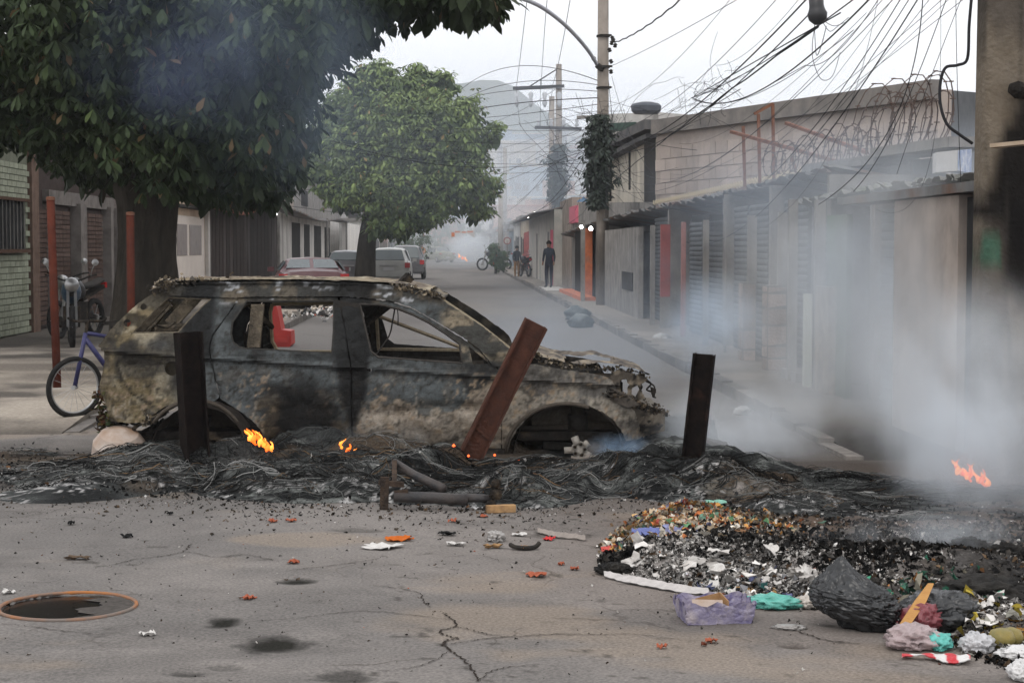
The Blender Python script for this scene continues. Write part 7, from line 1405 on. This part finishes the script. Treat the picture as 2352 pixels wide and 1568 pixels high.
# the near pole, charred
q = P(2297, HZ, 12.2); npole = T('utility_pole', 'thick scorched concrete pole close by at the right edge, black with soot in the middle', 'utility pole', (q.x, 12.2, 0), 'concrete poles along the right side')
n_, m_n = 40, 60; R_ = np.zeros((m_n, n_+1, 3)); C_ = np.zeros((m_n, n_+1, 3))
for i in range(m_n):
    z = i/(m_n-1)*6.2
    for k in range(n_+1):
        a = 2*PI*k/n_; ca, sa = math.cos(a), math.sin(a); s4 = (abs(ca)**5+abs(sa)**5)**(-1/5); r = (.185 - .006*z)*s4*.93; R_[i,k] = (q.x + r*ca, 12.2 + r*sa, z)
Xn, Zn = R_[...,0]-q.x, R_[...,2]; w_ = fbm(Xn*6+3, Zn*2.2, 2, 4)
C_ = mixc((.19,.16,.125), (.11,.095,.08), sst(.4,.6,fbm(Xn*3, Zn*1.1, 8, 4))); C_ = mixc(C_, (.012,.011,.011), .97*sst(0,.16,(Zn-1.50)+.3*(w_-.5)+.7*Xn)*sst(0,.32,(2.40-Zn)+.6*(w_-.5)+1.9*Xn)); C_ = mixc(C_, (.012,.011,.011), .97*sst(.35,.75,Zn-.75+.3*(w_-.5)+1.4*Xn)*sst(1.9,1.75,Zn)*sst(-.06,.0,Xn)); C_ = mixc(C_, (.05,.045,.04), .6*sst(.54,.62,fbm(Xn*12, Zn*.8, 5, 3)))
C_ = mixc(C_, (.05,.13,.09), .8*sst(1.1,.9,np.hypot((Xn+.10)/.065, (Zn-1.50)/.13)+.5*(w_-.5)))
b = MB(); b.grid(R_, C_); b.f = [f_[::-1] for f_ in b.f]; b.add(R_[-1], [list(range(n_))], C_[-1]); b.obj('shaft', mat('scorched_concrete', (1,1,1), (.8,.78,.75), scale=12, rough=.95, bump=.7, vcol=True, bscale=30), npole, True)
b = MB(); b.bar(P(2335,205,12.0), P(2375,215,12.0), .05, .05); b.lathe(P(2345,208,11.95), [(.03,-.08),(.06,-.03),(.05,.05),(.02,.09)], 10, ax=(1,0,-.2)); b.obj('insulator_bracket', m_char, npole)
t = T('burnt_stall', 'soot-black stall remains with a pale plank end behind the near pole at the right edge', 'stall', Vector((3.9,12.6,0))); b = MB(); b.box((P(2400,500,12.8).x,12.9,1.2), (.62,.8,2.4)); b.obj('wall', mat('soot_wall', (.014,.013,.013), (.03,.027,.025), scale=3), t); b = MB(); b.bar(P(2279,336,11.85), P(2400,324,11.7), .16, .025); b.obj('plank', mat('pale_plank', (.46,.36,.27), (.36,.28,.2), scale=9), t)
# power cone hanging at the top
t = T('cable_splice', 'dark bell-shaped cable joint hanging at the top between the cables', 'cable joint', P(1882,20,15)); c_ = P(1880,4,15); b = MB(); b.lathe(c_-Vector((0,0,.19)), [(.03,0),(.075,.04),(.085,.09),(.07,.12),(.062,.15),(.062,.22)], 16, (1,1,1), ax=(-.1,0,1)); b.obj('bell', mat('dark_porcelain', (.045,.045,.048), rough=.35, bump=.1), t, True); b = MB(); b.lathe(c_+Vector((-.02,0,.03)), [(.06,0),(.062,.12)], 14); b.obj('collar', mat('rust_collar', (.25,.12,.08)), t)
b = MB()
for pts in ([(1870,38),(1872,90),(1876,128),(1888,100),(1898,60)],[(1886,44),(1905,72),(1925,60),(1950,40)],[(1888,46),(1915,60),(1940,52)],[(1872,60),(1866,100),(1868,140),(1886,182),(1912,175),(1930,120)]): b.tube(catmull([P(x_, y_, 15) for x_, y_ in pts], 6), .0035, 4, cap=False)
b.obj('loose_wires', m_cable, t)
# cables: (label group) each through three photo points with distances at both ends
def cable(a, mid, c, r, sag=None, tw=0, label=None):
    (x0,y0,d0), (x1,y1,d1) = a, c; A, C = P(x0,y0,d0), P(x1,y1,d1); mx_, my_ = mid; tm = (mx_-CX)/FOC; den = (C.x-A.x) - tm*(C.y-A.y)*1.0
    k = .5
    try: k = (tm*A.y*cp*1 - A.x)/den if abs(den) > 1e-6 else .5
    except Exception: pass
    k = min(.85, max(.15, k)); dm = A.y + (C.y-A.y)*k; M_ = P(mx_, my_, dm); Bz = (M_ - A*(1-k)**2 - C*k*k)/(2*k*(1-k)); n = 26; pts = []
    for i in range(n+1):
        u = i/n; q = A*(1-u)**2 + Bz*2*u*(1-u) + C*u*u; 
        if tw: q = q + Vector((0, tw*math.cos(i*1.9), tw*math.sin(i*1.9)))
        pts.append(q)
    rr = [r]*len(pts); b = MB(); b.tube(pts, rr, 5, cap=False); b.obj('cable', m_cable, None, True, label=label, cat='cable', group='overhead cables criss-crossing the sky')
CB = [
 # thick twisted one to the middle pole
 ((1412,98,43.8),(1500,50),(1580,-15,30),.035,.02,'twisted thick cable rising right from the top of the middle pole'),
 ((1408,150,43.8),(1640,30),(1760,-40,24),.014,0,None),((1400,300,44),(1640,150),(1800,-20,22),.012,0,None),((1395,245,44),(1600,90),(1700,-30,24),.010,0,None),
 ((1390,330,44),(1650,200),(1870,-20,15),.018,0,None),((1395,345,44),(1680,205),(1900,-10,15),.015,0,None),((1405,420,44),(1640,235),(1880,60,15),.02,.012,None),((1590,225,30),(1720,150),(1930,30,14.5),.016,0,None),
 ((1395,360,44),(1600,265),(1700,205,24),.014,0,None),((1590,225,30),(1760,200),(2010,-15,14),.018,0,None),((1590,228,30),(1740,215),(1960,70,14),.009,0,None),((1588,225,30),(1700,175),(1975,-12,14),.014,0,None),
 ((1500,480,40),(1830,400),(2120,-20,13),.013,0,None),((1700,475,30),(1860,330),(2100,-20,13),.009,0,None),((1600,460,32),(1840,330),(2080,-20,13.3),.010,0,None),((1640,470,32),(1880,300),(2150,-20,13),.006,0,None),
 ((1650,420,36),(1900,240),(2250,-30,12.6),.006,0,None),((1720,440,30),(1950,215),(2200,-20,12.8),.005,0,None),((1540,400,40),(1850,260),(2180,-15,13),.006,0,None),((1400,385,44),(1700,330),(2060,-10,13.4),.008,0,None),
 ((2208,450,13.2),(2200,230),(2235,-20,12.3),.006,0,'single wire hanging straight beside the near pole'),((1880,470,15),(2110,90),(2120,-15,12.9),.010,0,'dark cable dropping steeply across the brick room'),((1960,440,14.5),(2075,250),(2180,-20,12.6),.008,0,'second cable dropping steeply left of the near pole'),((1760,520,20),(1990,120),(2020,-20,13.5),.005,0,None),((2060,400,14),(2130,200),(2215,-20,12.5),.006,0,None),((2010,480,15),(2160,150),(2160,-20,12.7),.004,0,None),
 # leftwards from the middle pole
 ((1372,185,44),(1290,160),(1052,212,75),.014,0,'cable running left from the middle pole toward the green tree, topmost'),((1372,195,44),(1250,185),(1045,240,70),.012,0,None),((1372,225,44),(1210,235),(1040,262,75),.018,0,None),((1372,210,44),(1230,205),(1040,236,72),.012,0,None),((1372,240,44),(1200,262),(1040,275,72),.012,0,None),((1283,200,94.6),(1180,262),(1055,300,100),.014,0,None),
 ((1372,255,44),(1200,285),(1000,300,60),.007,0,None),((1360,300,44),(1200,300),(760,270,60),.007,0,None),((1360,330,44),(1160,330),(700,300,45),.006,0,None),((1360,345,44),(1150,350),(720,320,45),.006,0,None),((1360,360,44),(1130,385),(760,322,45),.009,0,'pale wire crossing the green tree crown'),((1360,375,44),(1100,375),(740,340,45),.006,0,None),((1360,390,44),(1080,400),(800,395,50),.006,0,None),((1360,340,44),(1200,400),(1050,460,80),.008,0,None),((1360,300,44),(1220,370),(1060,420,80),.008,0,None),((1280,320,94),(1190,380),(1090,440,150),.016,0,None),((1280,300,94),(1190,330),(1090,350,160),.014,0,None),((1280,310,94),(1200,345),(1085,370,160),.014,0,None),((1370,310,44),(1300,420),(1190,480,100),.012,0,None),((1280,360,94),(1210,450),(1150,490,140),.016,0,None),
 # high lines from the crossarm up over the viewer
 ((1186,200,94.6),(1200,90),(1212,-15,60),.016,0,'left of three lines dropping to the crossarm'),((1243,200,94.6),(1248,110),(1258,-15,60),.016,0,'middle of three lines dropping to the crossarm'),((1269,196,94.6),(1290,110),(1312,-15,60),.016,0,'right of three lines dropping to the crossarm'),((1186,205,94.6),(1190,250),(1196,292,94.6),.014,0,None),((1243,205,94.6),(1241,250),(1241,292,94.6),.014,0,None),((1269,205,94.6),(1262,250),(1256,292,94.6),.014,0,None),
 ((1397,180,44),(1410,300),(1432,440,44),.010,0,None),((1405,175,44),(1440,290),(1500,400,40),.007,0,None),((1372,265,44),(1340,330),(1300,400,60),.010,0,None),((1385,290,43.7),(1500,330),(1600,345,34),.008,0,None),((1395,430,43),(1500,440),(1640,385,30),.010,0,None),((1395,400,43),(1560,480),(1760,420,25),.009,0,None),
 ((620,440,20),(760,430),(1010,300,60),.004,0,None),((480,450,40),(640,470),(845,500,75),.012,0,'sagging cable under the branches on the left'),
 ((1640,150,28),(1800,40),(1850,-20,18),.007,0,None),((1560,330,38),(1760,240),(1990,30,15),.006,0,None),((1480,400,42),(1760,280),(2040,-15,14),.007,0,None),((1700,400,28),(1900,200),(2060,-15,14),.005,0,None),((1420,330,44),(1640,260),(1850,150,17),.008,0,None),((1850,150,17),(1990,40),(2030,-20,14),.008,0,None)]
ORD = 'first second third fourth fifth sixth seventh eighth ninth tenth eleventh twelfth thirteenth fourteenth fifteenth sixteenth seventeenth eighteenth nineteenth twentieth'.split()
ORD += ['twenty-' + o_ for o_ in ORD[:9]] + ['thirtieth'] + ['thirty-' + o_ for o_ in ORD[:9]]
RT = sorted([i for i, q in enumerate(CB) if q[2][1] < 5 and q[2][0] > 1560], key=lambda i: CB[i][2][0]); LT = sorted([i for i, q in enumerate(CB) if q[2][0] < 1110], key=lambda i: CB[i][2][1])
dt = ['thin','fine','black','slack','dark','long']
for i, (a, m_, c, r, tw, lab) in enumerate(CB):
    reg = 'running right over the stalls' if c[0] > 1560 else ('above the green tree' if c[0] < 1110 else 'around the crossarm pole')
    if not lab and c[1] < 5 and c[0] > 1560: lab = '%s cable, %s from the left of those leaving through the top edge' % ('thick' if r > .013 else 'thin', ORD[RT.index(i)])
    if not lab and c[0] < 1110: lab = '%s cable, %s from the top of those passing before the green tree' % ('thick' if r > .011 else 'thin', ORD[LT.index(i)])
    cable(a, m_, c, r*(.42 if c[2] < 31 else .75), tw=tw*.7, label=lab or ('%s overhead cable %s' % ('thick black' if r > .013 else 'thin black', reg)))
b = MB(); pts = [P(x_, y_, 12.6) for x_, y_ in [(2232,-10),(2226,60),(2222,135),(2200,150),(2172,156),(2160,190),(2160,240),(2175,285),(2205,310),(2234,330)]]; b.tube(catmull(pts, 6), .011, 7); b.obj('cable', m_cable, None, True, label='thick black cable bent in an S beside the near pole', cat='cable', group='overhead cables criss-crossing the sky')
# wire nests
rn = random.Random(77)
for px_, py_, d_, r_, n, lab in ((1590,228,30,.35,26,'tangled nest of wire at the cable junction over the canopy'),(1650,195,27,.3,18,'bird-nest tangle of fine wire hanging right of the junction'),(1378,280,43.5,.55,40,'wild tangle of thin wires round the tall middle pole'),(1372,380,43.4,.8,60,'bundle of loose wires hanging over the creeper on the middle pole'),(1283,380,94,1.2,30,'bundle of loose wires round the crossarm pole')):
    b = MB(); c_ = P(px_, py_, d_)
    for k in range(n):
        q = c_ + Vector((rn.gauss(0,r_*.3), rn.gauss(0,r_*.2), rn.gauss(0,r_*.5))); pts = [q]; v = Vector((rn.gauss(0,1),rn.gauss(0,.6),rn.gauss(-.2,1))).normalized()*r_*.13
        for s_ in range(7): v = (v + Vector((rn.gauss(0,1),rn.gauss(0,1),rn.gauss(0,1)))*r_*.07); pts.append(pts[-1]+v)
        b.tube(catmull(pts, 3), .0035*max(1, d_/30), 3, cap=False)
    b.obj('wire_nest', m_cable, None, label=lab, cat='wire tangle')
# ------------------------------------------------------------------ haze and smoke
def volmat(name, col, dens, anis=0):
    m = bpy.data.materials.new(name); m.use_nodes = True; n = m.node_tree; n.nodes.clear(); o = n.nodes.new('ShaderNodeOutputMaterial'); v = n.nodes.new('ShaderNodeVolumePrincipled')
    v.inputs['Color'].default_value = (*col, 1); v.inputs['Density'].default_value = dens; v.inputs['Anisotropy'].default_value = anis; n.links.new(v.outputs[0], o.inputs['Volume']); return m, n, v
hz_, _, _ = volmat('haze_air', (.92,.955,1), .0005)
b = MB(); b.box((0, 360, 36), (1320, 790, 76)); o = b.obj('haze', hz_, kind='stuff', label='thin pale smoke haze filling the whole street')
def smoke(label, c, r, dens, col=(.88,.93,.98), scale=1.0, lo=.42, hi=.68, seed=0, rot=0, stretch=(1,1,.7), soft=.0, step=None):
    m, n, v = volmat('smoke_%d' % seed, col, dens); N = n.nodes; Lk = n.links.new
    tc_ = N.new('ShaderNodeTexCoord'); ln = N.new('ShaderNodeVectorMath'); ln.operation = 'LENGTH'; Lk(tc_.outputs['Object'], ln.inputs[0])
    g_ = N.new('ShaderNodeNewGeometry'); mp_ = N.new('ShaderNodeMapping'); mp_.inputs['Scale'].default_value = stretch; mp_.inputs['Location'].default_value = (seed*3.7, seed*1.3, seed*2.1); Lk(g_.outputs['Position'], mp_.inputs[0])
    nz_ = N.new('ShaderNodeTexNoise'); nz_.inputs['Scale'].default_value = scale; nz_.inputs['Detail'].default_value = 4; nz_.inputs['Roughness'].default_value = .55; nz_.inputs['Distortion'].default_value = 1.1; m.cycles.volume_step_rate = .45 if seed in (1,2,3,4,5,19) else 1.5; Lk(mp_.outputs[0], nz_.inputs['Vector'])
    mr = N.new('ShaderNodeMapRange'); mr.inputs['From Min'].default_value = lo; mr.inputs['From Max'].default_value = hi; mr.inputs['To Min'].default_value = soft; mr.interpolation_type = 'SMOOTHSTEP'; Lk(nz_.outputs[0], mr.inputs[0])
    fo = N.new('ShaderNodeMapRange'); fo.inputs['From Min'].default_value = 1; fo.inputs['From Max'].default_value = .25; fo.interpolation_type = 'SMOOTHSTEP'; Lk(ln.outputs['Value'], fo.inputs[0])
    a_ = N.new('ShaderNodeMath'); a_.operation = 'MULTIPLY'; Lk(mr.outputs[0], a_.inputs[0]); Lk(fo.outputs[0], a_.inputs[1]); b_ = N.new('ShaderNodeMath'); b_.operation = 'MULTIPLY'; Lk(a_.outputs[0], b_.inputs[0]); b_.inputs[1].default_value = dens; Lk(b_.outputs[0], v.inputs['Density'])
    import bmesh
    bm = bmesh.new(); bmesh.ops.create_icosphere(bm, subdivisions=3, radius=1.0); me = bpy.data.meshes.new('smoke'); bm.to_mesh(me); bm.free(); me.materials.append(m)
    o = bpy.data.objects.new('smoke', me); COL.objects.link(o); o.location = c; o.scale = r; o.rotation_euler = (0,0,rot); props(o, label, None, None, 'stuff'); return o
S_ = [
 ('broad drift of pale smoke in front of the near stalls on the right', P(2090,800,14.8), (2.0,3.2,1.4), 1.15, dict(scale=1.1, lo=.40, hi=.72, seed=1, soft=.05)),
 ('smoke column rising from the burning rubbish at the right edge', P(2235,1130,10.9), (.6,1.0,.9), 3.0, dict(scale=2.0, lo=.40, hi=.70, seed=2, soft=.15)),
 ('upper part of the smoke column beside the near pole', P(2225,900,11.0), (.8,1.0,.85), 2.0, dict(scale=1.7, lo=.42, hi=.68, seed=3, soft=.1)),
 ('bluish smoke puff over the pavement behind the lone post', P(1640,760,18.5), (.62,1.6,.72), 1.6, dict(scale=1.4, lo=.40, hi=.66, seed=4, col=(.74,.86,1), soft=.08)),
 ('low smoke trailing over the road right of the lone post', P(1690,1000,13.4), (.85,1.2,.5), 2.2, dict(scale=2.4, lo=.38, hi=.68, seed=5, soft=.12)),
 ('thin smoke veil before the stalls in the middle distance', P(1560,640,28), (1.6,5,1.1), .12, dict(scale=.8, lo=.45, hi=.70, seed=6, col=(.72,.84,1), soft=.08)),
 ('smoke hanging over the roofs on the right', P(1960,440,20), (3.0,5,1.0), .13, dict(scale=.6, lo=.36, hi=.66, seed=7, col=(.74,.85,1), soft=.2)),
 ('bluish smoke drifting across the big tree crown', P(640,150,17.2), (1.4,.9,1.6), .34, dict(scale=.9, lo=.38, hi=.68, seed=8, col=(.62,.78,1), soft=.1)),
 ('faint smoke across the middle of the big tree', P(420,120,17.6), (1.5,.8,1.0), .20, dict(scale=1.1, lo=.40, hi=.70, seed=9, col=(.5,.62,1), soft=.1)),
 ('thick smoke filling the street beyond the far tree', P(1090,520,140), (10,38,9), .022, dict(scale=.12, lo=.3, hi=.65, seed=10, soft=.45)),
 ('white smoke cloud from the far fire at the street end', P(1080,572,172), (3.0,10,1.8), .40, dict(scale=.45, lo=.34, hi=.62, seed=11, soft=.3)),
 ('smoke haze between the middle pole and the far houses', P(1230,400,75), (7,22,7), .011, dict(scale=.15, lo=.3, hi=.65, seed=12, soft=.4, col=(.74,.85,1))),
 ('bank of blue haze before the far hills', P(1120,420,330), (150,95,48), .0060, dict(scale=.02, lo=.2, hi=.5, seed=18, soft=.8, col=(.86,.92,1))),
 ('blue-grey smoke before the green door of the stall', P(1985,640,16.0), (.9,1.8,.7), .9, dict(scale=1.5, lo=.40, hi=.68, seed=19, col=(.78,.88,1), soft=.05)),
 ('thin veil of smoke in front of the far green tree', P(960,330,52), (5.5,4,4.2), .020, dict(scale=.35, lo=.3, hi=.65, seed=20, col=(.74,.87,1), soft=.4)),
 ('pale veil climbing over the roofs beside the near pole', P(2080,560,14.6), (1.9,2.2,1.2), .42, dict(scale=1.0, lo=.38, hi=.68, seed=21, soft=.12)),
 ('wisp of blue smoke at the front wheel of the burnt car', P(1420,1030,12.6), (.28,.3,.14), 3.2, dict(scale=6, lo=.42, hi=.66, seed=13, col=(.55,.75,1))),
 ('dark smoke curling at the right edge above the rubbish', P(2340,1180,10), (.7,.8,.5), 1.0, dict(scale=2.4, lo=.42, hi=.7, seed=14, col=(.5,.53,.58))),
 ('smoke low over the ash at the right edge', P(2180,1240,9.0), (.8,.5,.18), 2.0, dict(scale=3.5, lo=.42, hi=.70, seed=15)),
 ('thin smoke behind the burnt car over the road', P(1330,790,20), (2.0,5,1.0), .16, dict(scale=.8, lo=.36, hi=.66, seed=16, soft=.2, col=(.75,.86,1))),
 ('little smoke rising along the side of the burnt car', P(880,1010,12.75), (.75,.12,.16), .9, dict(scale=4, lo=.42, hi=.7, seed=17))]
for lab, c, r, dn, k in S_: smoke(lab, c, r, dn, **k)
